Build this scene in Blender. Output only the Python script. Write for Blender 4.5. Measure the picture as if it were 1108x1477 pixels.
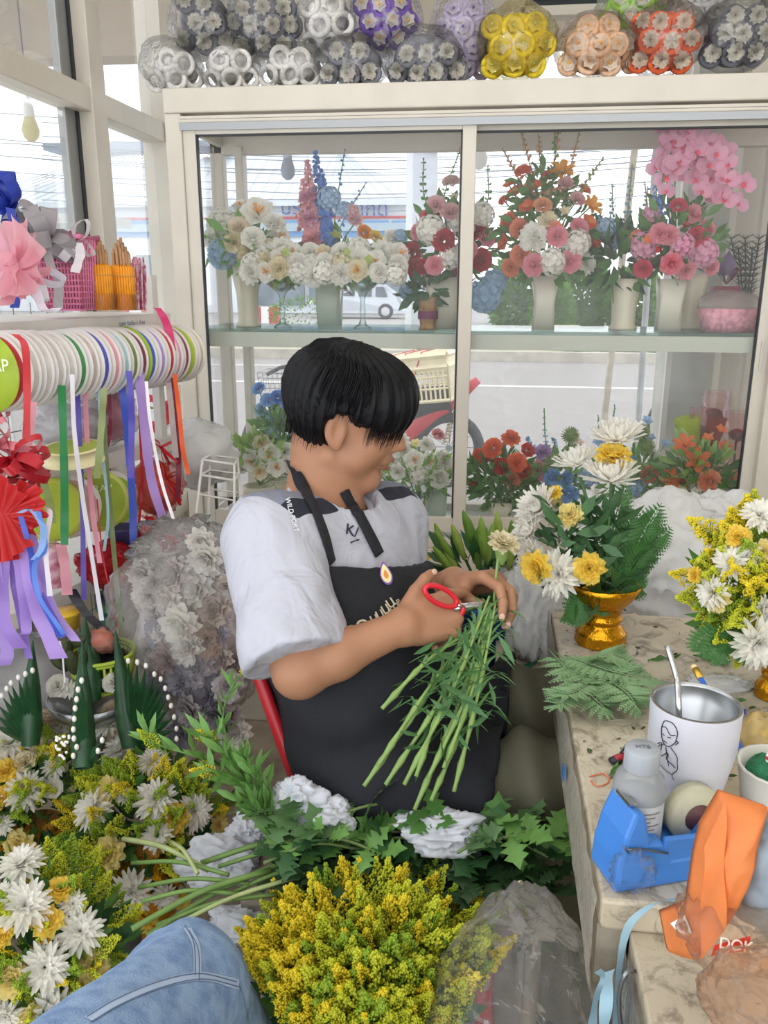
import bpy, bmesh, math, random
import numpy as np
from mathutils import Vector, Matrix, noise, Quaternion
from math import sin, cos, pi, radians, sqrt, atan2
for o in list(bpy.data.objects): bpy.data.objects.remove(o)
SC = bpy.context.scene; COL = SC.collection
# ------------------------------------------------------------ camera
F = 1200.0; EYE = Vector((0, 0, 1.35))
_p, _r, _y = radians(15.56), radians(.14), radians(7.25)
_Q = Matrix(((cos(_r), -sin(_r), 0), (sin(_r), cos(_r), 0), (0, 0, 1)))
_P = Matrix(((1, 0, 0), (0, -sin(_p), -cos(_p)), (0, cos(_p), -sin(_p))))
_W = Matrix(((cos(_y), sin(_y), 0), (-sin(_y), cos(_y), 0), (0, 0, 1)))
CM = _Q @ _P @ _W
cd = bpy.data.cameras.new('camera'); cam = bpy.data.objects.new('camera', cd); COL.objects.link(cam)
cd.sensor_fit = 'HORIZONTAL'; cd.sensor_width = 36; cd.lens = 36 * F / 1108; cd.clip_start = .02; cd.clip_end = 400
R3 = Matrix((CM[0], -CM[1], -CM[2])).transposed()
cam.matrix_world = Matrix.Translation(EYE) @ R3.to_4x4(); SC.camera = cam
# ------------------------------------------------------------ sky and lamps
wd = bpy.data.worlds.new('sky'); SC.world = wd; wd.use_nodes = True
nt = wd.node_tree; nt.nodes.clear()
wo = nt.nodes.new('ShaderNodeOutputWorld'); wb = nt.nodes.new('ShaderNodeBackground')
wb.inputs[0].default_value = (.93, .965, 1, 1); wb.inputs[1].default_value = 2.5
nt.links.new(wb.outputs[0], wo.inputs[0])
def area(name, loc, rot, sx, sy, power, col=(1, .97, .93)):
    l = bpy.data.lights.new(name, 'AREA'); l.shape = 'RECTANGLE'; l.size = sx; l.size_y = sy; l.energy = power; l.color = col
    o = bpy.data.objects.new(name, l); COL.objects.link(o); o.location = loc; o.rotation_euler = rot; return o
area('ceiling_lamp_light', (.1, .3, 2.66), (0, 0, 0), 1.6, 1.2, 8)  # added fill from above, lifts the dim interior
area('ceiling_lamp_light', (.1, 1.5, 2.66), (0, 0, 0), 1.8, .6, 5)  # second added fill, further back towards the cabinet
area('open_front_daylight', (.2, -2.2, 1.5), (radians(-90 + 180), 0, 0), 3.2, 2.4, 16, (1, .985, .96))
SC.view_settings.view_transform = 'Standard'; SC.view_settings.look = 'None'
SC.view_settings.exposure = -0.1; SC.view_settings.gamma = 1; SC.view_settings.use_curve_mapping = False
try:
    SC.cycles.transparent_max_bounces = 32; SC.cycles.max_bounces = 7; SC.cycles.caustics_refractive = False; SC.cycles.caustics_reflective = False
except Exception: pass

# ------------------------------------------------------------ placing helpers
def ray(x, y): return (x - 554) / F * CM[0] + (y - 738.5) / F * CM[1] + CM[2]
def P(x, y, d): return EYE + d * ray(x, y)
def PZ(x, y, z): r = ray(x, y); return EYE + r * ((z - 1.35) / r.z)
def PY(x, y, Y): r = ray(x, y); return EYE + r * (Y / r.y)
def PX(x, y, X): r = ray(x, y); return EYE + r * (X / r.x)
def dep(p): return (Vector(p) - EYE).dot(CM[2])
V = Vector
# ------------------------------------------------------------ materials
def lin(h):
    if not isinstance(h, str): return tuple(h)
    h = h.lstrip('#'); c = [int(h[i:i + 2], 16) / 255 for i in (0, 2, 4)]
    return tuple(v / 12.92 if v < .04045 else ((v + .055) / 1.055) ** 2.4 for v in c)
_M = {}
def mat(h, rough=.6, metal=0, var=0, vs=20, trl=0, bump=0, bs=60, emit=0, sheen=0, spec=.5, h2=None):
    key = (h, rough, metal, var, vs, trl, bump, bs, emit, spec, h2)
    if key in _M: return _M[key]
    m = bpy.data.materials.new('material_' + str(h).strip('#')); m.use_nodes = True; t = m.node_tree; n = t.nodes; b = n['Principled BSDF']
    c = lin(h); b.inputs['Base Color'].default_value = (*c, 1); b.inputs['Roughness'].default_value = rough; b.inputs['Metallic'].default_value = metal
    b.inputs['Specular IOR Level'].default_value = spec
    src = None
    if var or h2 or bump: tc = n.new('ShaderNodeTexCoord')
    if var or h2:
        nz = n.new('ShaderNodeTexNoise'); nz.inputs['Scale'].default_value = vs; nz.inputs['Detail'].default_value = 5
        t.links.new(tc.outputs['Object'], nz.inputs['Vector'])
        cr = n.new('ShaderNodeValToRGB'); e = cr.color_ramp.elements
        c2 = lin(h2) if h2 else tuple(v * (1 - var) for v in c); c1 = c if h2 else tuple(min(1, v * (1 + var * .6)) for v in c)
        e[0].position = .36; e[0].color = (*c2, 1); e[1].position = .62; e[1].color = (*c1, 1)
        t.links.new(nz.outputs['Fac'], cr.inputs['Fac']); t.links.new(cr.outputs['Color'], b.inputs['Base Color']); src = cr.outputs['Color']
    if bump:
        nb = n.new('ShaderNodeTexNoise'); nb.inputs['Scale'].default_value = bs; nb.inputs['Detail'].default_value = 4
        t.links.new(tc.outputs['Object'], nb.inputs['Vector'])
        bp = n.new('ShaderNodeBump'); bp.inputs['Strength'].default_value = bump; bp.inputs['Distance'].default_value = .004
        t.links.new(nb.outputs['Fac'], bp.inputs['Height']); t.links.new(bp.outputs['Normal'], b.inputs['Normal'])
    if emit: b.inputs['Emission Color'].default_value = (*c, 1); b.inputs['Emission Strength'].default_value = emit
    if trl:
        o = n['Material Output']; tr = n.new('ShaderNodeBsdfTranslucent'); tr.inputs[0].default_value = (*c, 1)
        if src: t.links.new(src, tr.inputs[0])
        mx = n.new('ShaderNodeMixShader'); mx.inputs[0].default_value = trl
        t.links.new(b.outputs[0], mx.inputs[1]); t.links.new(tr.outputs[0], mx.inputs[2]); t.links.new(mx.outputs[0], o.inputs[0])
    _M[key] = m; return m
def film(h='#ffffff', milk=.06, gloss=.5, rough=.12, bump=.6, bs=25, name='clear_film'):
    """thin clear plastic or glass: see-through, a little milky, glossy at grazing angles and on creases"""
    key = (h, milk, gloss, rough, bump, bs)
    if key in _M: return _M[key]
    m = bpy.data.materials.new(name); m.use_nodes = True; t = m.node_tree; n = t.nodes; n.clear()
    o = n.new('ShaderNodeOutputMaterial'); tr = n.new('ShaderNodeBsdfTransparent'); gl = n.new('ShaderNodeBsdfGlossy'); df = n.new('ShaderNodeBsdfDiffuse'); tl = n.new('ShaderNodeBsdfTranslucent')
    c = lin(h); tr.inputs[0].default_value = (*[v ** .4 for v in c], 1); df.inputs[0].default_value = (*c, 1); tl.inputs[0].default_value = (*c, 1); gl.inputs['Roughness'].default_value = rough
    lw = n.new('ShaderNodeLayerWeight'); lw.inputs[0].default_value = .25
    ml = n.new('ShaderNodeMath'); ml.operation = 'MULTIPLY'; ml.inputs[1].default_value = gloss
    t.links.new(lw.outputs['Fresnel'], ml.inputs[0])
    md = n.new('ShaderNodeMixShader'); md.inputs[0].default_value = .5; t.links.new(df.outputs[0], md.inputs[1]); t.links.new(tl.outputs[0], md.inputs[2])
    m1 = n.new('ShaderNodeMixShader'); m1.inputs[0].default_value = milk; t.links.new(tr.outputs[0], m1.inputs[1]); t.links.new(md.outputs[0], m1.inputs[2])
    m2 = n.new('ShaderNodeMixShader'); t.links.new(ml.outputs[0], m2.inputs[0]); t.links.new(m1.outputs[0], m2.inputs[1]); t.links.new(gl.outputs[0], m2.inputs[2])
    t.links.new(m2.outputs[0], o.inputs[0])
    if bump:
        tc = n.new('ShaderNodeTexCoord'); nb = n.new('ShaderNodeTexNoise'); nb.inputs['Scale'].default_value = bs; nb.inputs['Detail'].default_value = 3; nb.inputs['Distortion'].default_value = 1.5
        t.links.new(tc.outputs['Object'], nb.inputs['Vector']); bp = n.new('ShaderNodeBump'); bp.inputs['Strength'].default_value = bump; bp.inputs['Distance'].default_value = .01
        t.links.new(nb.outputs['Fac'], bp.inputs['Height']); t.links.new(bp.outputs['Normal'], gl.inputs['Normal']); t.links.new(bp.outputs['Normal'], lw.inputs['Normal'])
    _M[key] = m; return m
GLASS = film('#ffffff', .042, .35, .02, 0, name='glass_pane')
VGLASS = film('#dfeeea', .06, .9, .03, 0, name='clear_glass')
# ------------------------------------------------------------ mesh builder
def rot_to(d, up=(0, 0, 1)):
    """rotation whose local z points along d"""
    d = V(d).normalized(); return d.to_track_quat('Z', 'Y').to_matrix()
class MB:
    def __init__(s): s.v = []; s.f = []; s.m = []; s.k = 0
    def mi(s, k): s.k = k; return s
    def face(s, f): s.f.append(tuple(f)); s.m.append(s.k)
    def box(s, c, size, R=None, taper=1):
        c = V(c); n = len(s.v); x, y, z = [q / 2 for q in size]
        for dz in (-1, 1):
            k = taper if dz > 0 else 1
            for dx, dy in ((-1, -1), (1, -1), (1, 1), (-1, 1)):
                q = V((dx * x * k, dy * y * k, dz * z)); s.v.append(c + (R @ q if R else q))
        for f in ((3, 2, 1, 0), (4, 5, 6, 7), (0, 1, 5, 4), (1, 2, 6, 5), (2, 3, 7, 6), (3, 0, 4, 7)): s.face([n + i for i in f])
        return s
    def bx(s, x0, x1, y0, y1, z0, z1): return s.box(((x0 + x1) / 2, (y0 + y1) / 2, (z0 + z1) / 2), (abs(x1 - x0), abs(y1 - y0), abs(z1 - z0)))
    def tube(s, pts, r, n=6, cap=True, flat=1):
        pts = [V(p) for p in pts]; m = len(pts); rr = r if hasattr(r, '__len__') else [r] * m; base = len(s.v); u = None
        for i, p in enumerate(pts):
            t = (pts[min(i + 1, m - 1)] - pts[max(i - 1, 0)])
            t = t.normalized() if t.length > 1e-9 else V((0, 0, 1))
            if u is None:
                u = t.cross(V((0, 0, 1)) if abs(t.z) < .9 else V((0, 1, 0))).normalized()
            else: u = (u - t * u.dot(t)).normalized()
            w = t.cross(u)
            for k in range(n):
                a = 2 * pi * k / n; s.v.append(p + rr[i] * (cos(a) * u + sin(a) * w * flat))
        for i in range(m - 1):
            for k in range(n):
                a = base + i * n + k; b = base + i * n + (k + 1) % n; s.face((a, b, b + n, a + n))
        if cap: s.face([base + k for k in range(n)][::-1]); s.face([base + (m - 1) * n + k for k in range(n)])
        return s
    def lathe(s, prof, n=24, c=(0, 0, 0), R=None, wob=None):
        c = V(c); base = len(s.v); m = len(prof)
        for r, z in prof:
            for k in range(n):
                a = 2 * pi * k / n; rr = r * (wob(a, z) if wob else 1); q = V((rr * cos(a), rr * sin(a), z)); s.v.append(c + (R @ q if R else q))
        for i in range(m - 1):
            for k in range(n):
                a = base + i * n + k; b = base + i * n + (k + 1) % n; s.face((a, b, b + n, a + n))
        return s
    def grid(s, fn, nu, nv, wrap=False):
        base = len(s.v)
        for i in range(nu):
            for j in range(nv): s.v.append(V(fn(i / (nu - 1), j / (nv - 1))))
        for i in range(nu - 1):
            for j in range(nv - 1):
                a = base + i * nv + j; s.face((a, a + nv, a + nv + 1, a + 1))
        return s
    def strip(s, pts, w, side=None):
        """ribbon along pts; side = width direction (vector or list)"""
        pts = [V(p) for p in pts]; base = len(s.v); m = len(pts)
        for i, p in enumerate(pts):
            t = (pts[min(i + 1, m - 1)] - pts[max(i - 1, 0)])
            sd = side[i] if isinstance(side, list) else side
            if sd is None: sd = t.cross(V((0, 0, 1)))
            sd = V(sd).normalized(); ww = w[i] if hasattr(w, '__len__') else w
            s.v.append(p - sd * ww / 2); s.v.append(p + sd * ww / 2)
        for i in range(m - 1):
            a = base + 2 * i; s.face((a, a + 1, a + 3, a + 2))
        return s
    def sph(s, c, r, n=6, sc=(1, 1, 1)):
        c = V(c); base = len(s.v); rings = max(3, n // 2 + 1)
        for i in range(rings + 1):
            t = pi * i / rings
            for k in range(n):
                a = 2 * pi * k / n; s.v.append(c + V((r * sc[0] * sin(t) * cos(a), r * sc[1] * sin(t) * sin(a), r * sc[2] * cos(t))))
        for i in range(rings):
            for k in range(n):
                a = base + i * n + k; b = base + i * n + (k + 1) % n; s.face((a, a + n, b + n, b))
        return s
    def octa(s, c, r):
        c = V(c); b = len(s.v)
        for d in ((r, 0, 0), (-r, 0, 0), (0, r, 0), (0, -r, 0), (0, 0, r), (0, 0, -r)): s.v.append(c + V(d))
        for f in ((0, 2, 4), (2, 1, 4), (1, 3, 4), (3, 0, 4), (2, 0, 5), (1, 2, 5), (3, 1, 5), (0, 3, 5)): s.face([b + i for i in f])
        return s
    def add(s, o, M=None, k=None):
        base = len(s.v); s.v += [(M @ v if M else v) for v in o.v]
        s.f += [tuple(base + i for i in f) for f in o.f]; s.m += (o.m if k is None else [k] * len(o.m)); return s
    def mesh(s, name, mats, smooth=True):
        me = bpy.data.meshes.new(name); me.from_pydata([tuple(v) for v in s.v], [], s.f); mats = mats if isinstance(mats, (list, tuple)) else [mats]
        for q in mats: me.materials.append(q)
        if len(mats) > 1: me.polygons.foreach_set('material_index', s.m)
        if smooth: me.polygons.foreach_set('use_smooth', [True] * len(me.polygons))
        me.update(); return me
    def build(s, name, mats, parent=None, smooth=False, loc=None, bevel=0, kind=None, label=None, org=None):
        if org is not None:
            s.v = [v - V(org) for v in s.v]
            if loc is None: loc = org
        o = bpy.data.objects.new(name, s.mesh(name, mats, smooth)); COL.objects.link(o)
        if parent is not None:
            o.parent = parent
            if loc is not None: o.location = V(loc) - wloc(parent)
            else: o.location = -wloc(parent)
        elif loc is not None: o.location = loc
        if bevel:
            b = o.modifiers.new('bevel', 'BEVEL'); b.width = bevel; b.segments = 2; b.limit_method = 'ANGLE'
        if kind: o['kind'] = kind
        if label: o['label'] = label
        return o
def wloc(o):
    """world place of an unrotated, unscaled chain of parents"""
    l = V(o.location)
    while o.parent: o = o.parent; l = l + V(o.location)
    return l
def thing(name, label, cat, loc=(0, 0, 0), group=None):
    o = bpy.data.objects.new(name, None); o.empty_display_size = .05; COL.objects.link(o); o.location = loc
    o['label'] = label; o['category'] = cat
    if group: o['group'] = group
    return o
def tag(o, label, cat, group=None, kind=None):
    o['label'] = label; o['category'] = cat
    if group: o['group'] = group
    if kind: o['kind'] = kind
    return o
def inst(me, name, parent, loc, R=None, s=1):
    """one more object using a mesh already made; loc in world"""
    o = bpy.data.objects.new(name, me); COL.objects.link(o)
    M = (R.to_4x4() if R else Matrix.Identity(4)); sv = s if hasattr(s, '__len__') else (s, s, s)
    o.rotation_mode = 'QUATERNION'; o.rotation_quaternion = M.to_quaternion(); o.scale = sv
    if parent is not None: o.parent = parent; o.location = V(loc) - wloc(parent)
    else: o.location = loc
    return o
def text(name, s, size, M, m, parent=None, ext=.0004, sx=1):
    c = bpy.data.curves.new(name, 'FONT'); c.body = s; c.size = size; c.extrude = ext; c.align_x = 'CENTER'; c.align_y = 'CENTER'; c.materials.append(m)
    o = bpy.data.objects.new(name, c); COL.objects.link(o)
    l = M.translation.copy()
    dg = bpy.context.evaluated_depsgraph_get(); dg.update(); me = bpy.data.meshes.new_from_object(o.evaluated_get(dg)); bpy.data.objects.remove(o)
    if not me.materials: me.materials.append(m)
    o = bpy.data.objects.new(name, me); COL.objects.link(o)
    if parent is not None: o.parent = parent; l = l - wloc(parent)
    o.location = l; o.rotation_euler = M.to_euler(); o.scale = (sx, 1, 1); return o
def frame(o, x, y):
    """matrix with origin o, local x along x, local y near y"""
    x = V(x).normalized(); z = x.cross(V(y)).normalized(); y = z.cross(x)
    return Matrix((x, y, z)).transposed().to_4x4() if o is None else Matrix.Translation(o) @ Matrix((x, y, z)).transposed().to_4x4()
def struct(mb, name, m, **k): o = mb.build(name, m, **k); o['kind'] = 'structure'; return o
def bez(pts, n=12):
    """smooth curve through pts"""
    pts = [V(p) for p in pts]; out = []
    q = [pts[0] * 2 - pts[1]] + pts + [pts[-1] * 2 - pts[-2]]; seg = len(pts) - 1
    for i in range(n):
        t = i / (n - 1) * seg; k = min(int(t), seg - 1); u = t - k; a, b, c, d = q[k:k + 4]
        out.append(.5 * ((2 * b) + (c - a) * u + (2 * a - 5 * b + 4 * c - d) * u * u + (3 * b - a - 3 * c + d) * u ** 3))
    return out
# ------------------------------------------------------------ implicit surfaces (for bodies, cloth, bags)
def surfnet(fn, lo, hi, h, B=12):
    lo = np.array(lo, float); n = np.ceil((np.array(hi) - lo) / h).astype(int) + 1; n = ((n + B - 1) // B) * B
    val = np.ones(n) * 1.0; nb = n // B
    ci = np.stack(np.meshgrid(*[np.arange(k) for k in nb], indexing='ij'), -1).reshape(-1, 3)
    cc = lo + (ci * B + B / 2) * h; dc = fn(cc); lim = B * h * .9 + .012
    g = np.stack(np.meshgrid(*[np.arange(B)] * 3, indexing='ij'), -1).reshape(-1, 3)
    for idx, d in zip(ci, dc):
        sl = tuple(slice(i * B, (i + 1) * B) for i in idx)
        if abs(d) < lim: val[sl] = fn(lo + (idx * B + g) * h).reshape(B, B, B)
        else: val[sl] = np.sign(d)
    ins = val < 0; acc = np.zeros((n[0] - 1, n[1] - 1, n[2] - 1, 3)); cnt = np.zeros(acc.shape[:3])
    def sl(o, ax=None):
        return tuple(slice(o[k], n[k] - 1 + o[k]) for k in range(3))
    offs = [(i, j, k) for i in (0, 1) for j in (0, 1) for k in (0, 1)]
    for a in offs:
        for ax in range(3):
            if a[ax]: continue
            b = list(a); b[ax] = 1
            va, vb = val[sl(a)], val[sl(b)]; m = (va < 0) != (vb < 0)
            t = np.where(m, va / np.where(va - vb == 0, 1, va - vb), 0)
            for k in range(3): acc[..., k] += m * (a[k] + (t if k == ax else 0))
            cnt += m
    idx = -np.ones(cnt.shape, int); act = np.argwhere(cnt > 0); idx[tuple(act.T)] = np.arange(len(act))
    vs = lo + (act + acc[tuple(act.T)] / cnt[tuple(act.T)][:, None]) * h
    faces = []
    for ax in range(3):
        u, w = (ax + 1) % 3, (ax + 2) % 3
        s0 = [slice(1, n[k] - 1) for k in range(3)]; s0[ax] = slice(0, n[ax] - 1); s1 = list(s0); s1[ax] = slice(1, n[ax])
        a, b = ins[tuple(s0)], ins[tuple(s1)]; e = np.argwhere(a != b)
        fl = a[tuple(e.T)]; e = e + np.array([0 if k == ax else 1 for k in range(3)])
        du = np.zeros(3, int); du[u] = 1; dw = np.zeros(3, int); dw[w] = 1
        q = np.stack([idx[tuple((e - du - dw).T)], idx[tuple((e - dw).T)], idx[tuple(e.T)], idx[tuple((e - du).T)]], 1)
        q[~fl] = q[~fl][:, ::-1]; faces.append(q)
    q = np.concatenate(faces); q = q[(q >= 0).all(1)]
    mb = MB(); mb.v = [V(v) for v in vs]; mb.f = [tuple(int(i) for i in f) for f in q]; mb.m = [0] * len(mb.f); return mb
def cone(p, a, b, ra, rb):
    a = np.array(a, float); b = np.array(b, float); ba = b - a; pa = p - a
    h = np.clip(pa @ ba / max(ba @ ba, 1e-12), 0, 1); return np.linalg.norm(pa - h[:, None] * ba, axis=1) - (ra + (rb - ra) * h)
def ell(p, c, r, R=None):
    q = p - np.array(c, float)
    if R is not None: q = q @ np.array(R)   # columns of R = local axes
    r = np.array(r, float); k = np.linalg.norm(q / r, axis=1); k2 = np.linalg.norm(q / r ** 2, axis=1); return k * (k - 1) / np.maximum(k2, 1e-9)
def rbox(p, c, hs, r, R=None):
    q = p - np.array(c, float)
    if R is not None: q = q @ np.array(R)
    q = np.abs(q) - (np.array(hs) - r); return np.linalg.norm(np.maximum(q, 0), axis=1) + np.minimum(q.max(1), 0) - r
def smin(a, b, k):
    h = np.clip(.5 + .5 * (b - a) / k, 0, 1); return b + (a - b) * h - k * h * (1 - h)
def smax(a, b, k): return -smin(-a, -b, k)
def nz3(p, s, seed=0):
    """cheap smooth noise, vectorised"""
    q = p * s + seed * 7.31; x, y, z = q[:, 0], q[:, 1], q[:, 2]
    return (np.sin(x + 1.7 * np.sin(y * .9 + z * .6)) * np.sin(y * 1.1 + 1.3 * np.sin(z + x * .7)) + .5 * np.sin(2.1 * z + 1.9 * np.sin(x * 1.3 + y)) * np.cos(1.7 * x + y * 2.3)) / 1.5
def decim(mb, name, mats, parent=None, loc=None, ratio=None, smooth=True):
    o = mb.build(name, mats, parent, smooth)
    return o
# ============================================================ THE SETTING
FRAME = mat('#cfc8bb', .45, var=.05, vs=8); FRAME2 = mat('#bdbab3', .4, metal=.15); DARK = mat('#3a3f48', .6)
WALLC = mat('#d9d3c6', .8, var=.05, vs=3, bump=.1); RUB = mat('#22262c', .5)
# room shell
struct(MB().bx(-1.35, 3.0, -1.4, 2.72, -.06, 0), 'floor', mat('#b5a796', .55, vs=9, h2='#8f8272', bump=.2, bs=40))
struct(MB().bx(-1.35, 3.0, -1.4, 2.78, 2.72, 2.8), 'ceiling', mat('#dcd6ca', .8))
struct(MB().bx(2.6, 2.7, -1.4, 2.72, 0, 2.72), 'wall_right', WALLC)
struct(MB().bx(-1.2, 3.0, 2.80, 2.86, -.4, .6), 'wall_back', WALLC)
struct(MB().bx(-1.16, -1.08, -1.4, 2.8, 0, .55), 'wall_left', WALLC)
# left glazed wall: frames at X=-1.1
def rail(y0, y1, z0, z1, t=.06): return (-1.1 - t / 2, -1.1 + t / 2, y0, y1, z0, z1)
t = MB()
t.bx(*rail(.4, 2.95, 1.775, 1.835, .07)); t.bx(*rail(.4, 2.95, 2.62, 2.72, .07)); t.bx(*rail(.4, 2.95, .55, .62, .07))
for y0, w in ((2.27, .085), (1.2, .06)): t.bx(*rail(y0, y0 + w, .55, 2.72, .08))
struct(t, 'window_1', FRAME, bevel=.003)
t = MB(); t.bx(-1.125, -1.105, 2.20, 2.265, .6, 1.775); t.bx(-1.125, -1.105, 2.20, 2.265, 1.835, 2.62)
struct(t, 'window_2', mat('#8d8f8f', .4, metal=.3))
t = MB(); t.bx(-1.115, -1.1, 2.255, 2.272, .6, 1.775); t.bx(-1.115, -1.1, 2.255, 2.272, 1.835, 2.62); struct(t, 'trim_1', RUB)
t = MB(); t.bx(-1.104, -1.1, .4, 2.2, .6, 2.62); t.bx(-1.104, -1.1, 2.36, 2.9, .6, 2.62); struct(t, 'window_3', GLASS)
# shopfront opening behind the cabinet: corner post and header with a dark louvre
t = MB(); t.bx(-1.14, -1.06, 2.78, 2.86, -.4, 2.8); t.bx(.72, .80, 2.78, 2.86, -.4, 2.8); struct(t, 'trim_2', FRAME)
t = MB(); t.bx(.05, 2.4, 2.78, 2.84, 2.22, 2.26); t.bx(.05, 2.4, 2.78, 2.84, 2.10, 2.125); t.bx(.02, .06, 2.78, 2.84, 2.0, 2.5); struct(t, 'trim_3', FRAME)
t = MB()
for i in range(4): t.box((1.2, 2.8, 2.14 + i * .022), (2.3, .03, .003), Matrix.Rotation(radians(40), 3, 'X'))
struct(t, 'trim_4', DARK)
# outside: porch slab, canopy and its beam, pillar
struct(MB().bx(-4.5, 4.5, 2.86, 5.2, -.45, -.12), 'porch_floor', mat('#b9b4ad', .8, var=.08, vs=4))
struct(MB().bx(-5.5, 4.5, 2.9, 5.4, 2.95, 3.05), 'canopy_ceiling', mat('#cbbfae', .8, var=.04, vs=3))
t = MB(); t.bx(-5.5, 4.5, 5.2, 5.4, 2.62, 2.95); t.bx(-5.5, -1.2, 3.9, 4.0, 2.83, 2.95); t.bx(-5.5, -5.3, 2.9, 5.3, 2.62, 2.95); struct(t, 'canopy_beam', mat('#b6ab9c', .8))
t = MB(); t.bx(.60, 1.5, 2.95, 3.2, -.3, 2.95); struct(t, 'pillar', mat('#cfd0cb', .8, vs=5, h2='#b4b7b4', bump=.15))
struct(MB().bx(.585, .602, 2.93, 2.96, -.3, 2.95), 'trim_5', mat('#dedcd6', .6))
# ground and road
struct(MB().bx(-60, 60, 5.2, 19.3, -.5, -.42), 'road', mat('#8f8b88', .9, var=.09, vs=6, bump=.3, bs=30))
t = MB(); t.bx(-60, 60, 14.6, 14.8, -.42, -.416); t.bx(-60, -2.5, 17.6, 17.75, -.42, -.416); t.bx(-60, 60, 34.4, 34.7, -.42, -.412); struct(t, 'road_line', mat('#c9c6c0', .8))
struct(MB().bx(-60, 60, 30, 60, -.5, -.42), 'far_road', mat('#9a9896', .9, var=.08, vs=3))
t = MB(); t.bx(-60, 60, 19.3, 19.55, -.5, -.2); t.bx(-60, 60, 29.8, 30, -.5, -.3); struct(t, 'kerb', mat('#b0aa9f', .9, var=.15, vs=5, bump=.4, bs=8))
struct(MB().bx(-60, 60, 19.55, 29.8, -.5, -.25), 'verge', mat('#87906a', .95, vs=1.2, h2='#a89c84', bump=.4, bs=4))
t = MB(); t.bx(1.5, 60, 21.0, 21.25, -.3, .12); t.bx(-1.0, .9, 21.5, 21.7, -.3, .05)
for i in range(6): t.bx(1.5 + i * 4.2, 2.1 + i * 4.2, 20.9, 21.35, -.3, .3)
struct(t, 'garden_wall', mat('#a79d8e', .95, var=.25, vs=4, bump=.5, bs=8))

# ---- things outside
def blob_leaves(c, rad, n, ls, m, name, label, cat, group=None, seed=1, top=False, kind=None, parent=None, surf=.75, mats=None):
    rnd = random.Random(seed); b = MB()
    for i in range(n):
        d = V((rnd.gauss(0, 1), rnd.gauss(0, 1), rnd.gauss(0, 1))).normalized(); r = surf + rnd.random() * (1 - surf) + .1 * noise.noise(d * 3 + V((seed, 0, 0)))
        if top and d.z < -.1: d.z *= -.5
        p = V(c) + V((d.x * rad[0], d.y * rad[1], d.z * rad[2])) * r
        leafq(b, p, (d + V((rnd.uniform(-.7, .7), rnd.uniform(-.7, .7), rnd.uniform(-.5, .7)))).normalized(), ls * rnd.uniform(.7, 1.3), rnd)
    o = b.build(name, m, parent, True, org=V(c))
    if cat: tag(o, label, cat, group, kind)
    return o
def leafq(b, p, d, L, rnd, w=.38, fold=.25, curl=.2):
    """a pointed leaf: 2x3 quads with a fold along the midrib"""
    d = V(d).normalized(); s = d.cross(V((rnd.uniform(-1, 1), rnd.uniform(-1, 1), rnd.uniform(-.3, 1)))).normalized(); n = d.cross(s); k = len(b.v)
    b.v.append(V(p))
    for t, ww in ((.3, .8), (.62, 1.)): 
        q = V(p) + d * L * t - n * curl * L * t * t
        b.v += [q - s * w * L * .5 * ww + n * fold * w * L * .5, q, q + s * w * L * .5 * ww + n * fold * w * L * .5]
    b.v.append(V(p) + d * L - n * curl * L)
    for f in ((0, 1, 2), (0, 2, 3), (1, 4, 5, 2), (2, 5, 6, 3), (4, 7, 5), (5, 7, 6)): b.face([k + i for i in f])
LEAFM = [mat(h, .5, trl=.25, var=.2, vs=30) for h in ('#56853f', '#3a653a', '#74a254', '#98bf62', '#35503c')]
BUSHM = mat('#5f8f3a', .7, trl=.2, var=.3, vs=6)
def grounded(x, y, Y, rz, g=-.25):
    top = PY(x, y, Y).z + rz; h = (top - g) / 2; return V((PY(x, y, Y).x, Y, top - h)), h
for i, (x, y, Y, r) in enumerate([(757, 412, 26, .95), (840, 415, 27.5, .8), (798, 430, 24.4, .4), (915, 420, 27, .7)]):
    c, h = grounded(x, y, Y, r * .9); blob_leaves(c, (r * 1.1, r * .75, h), 3600, .24, BUSHM, 'round_shrub', ['largest round green shrub across the street, behind the orange bouquet', 'green shrub across the street seen right of the orange bouquet vase', 'small low shrub between the two larger ones across the street', 'shrub across the street behind the dark leafy vase'][i], 'shrub', 'shrubs across the street', i)
for i, (x, y, Y, r) in enumerate([(435, 440, 28, .5), (640, 507, 20, .28), (860, 505, 20.4, .35), (960, 505, 20.3, .4)]):
    c, h = grounded(x, y, Y, r * .45); blob_leaves(c, (r * 2.2, r * .7, h), 500, .13, BUSHM, 'low_plant_patch', ['low green plants beside the red and white barrier', 'green weeds at the kerb behind the motorbike crate', 'green weeds on the verge left of the slanted post', 'green weeds on the verge beside the pillar'][i], 'plants', 'weeds along the verge', 20 + i, kind='stuff')
# building with blue sign
BW = mat('#d5dce4', .8, var=.03, vs=1); bl = PY(-60, 440, 46); br = PY(596, 440, 46)
b = thing('company_building', 'long white building with grey tiled roof and blue sign across the street', 'building', V((bl.x, 46, -.4)))
bx0, bx1 = bl.x, br.x; zt = PY(500, 289, 46).z; zm = PY(500, 312, 46).z; zr = PY(500, 246, 52).z
MB().bx(bx0, bx1, 46, 56, -.4, zt).build('wall', BW, b)
rf = MB(); rf.v = [V(q) for q in ((bx0 - .5, 45.3, zt), (bx1 + .5, 45.3, zt), (bx1 - 5, 52, zr + 1.2), (bx0 + 16, 52, zr + 1.2), (bx0 - .5, 45.3, zt - .3), (bx1 + .5, 45.3, zt - .3))]
for f in ((0, 1, 2, 3), (4, 5, 1, 0)): rf.face(f)
rf.build('roof', mat('#c6ced6', .7, var=.06, vs=2), b)
rb = MB()
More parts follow.
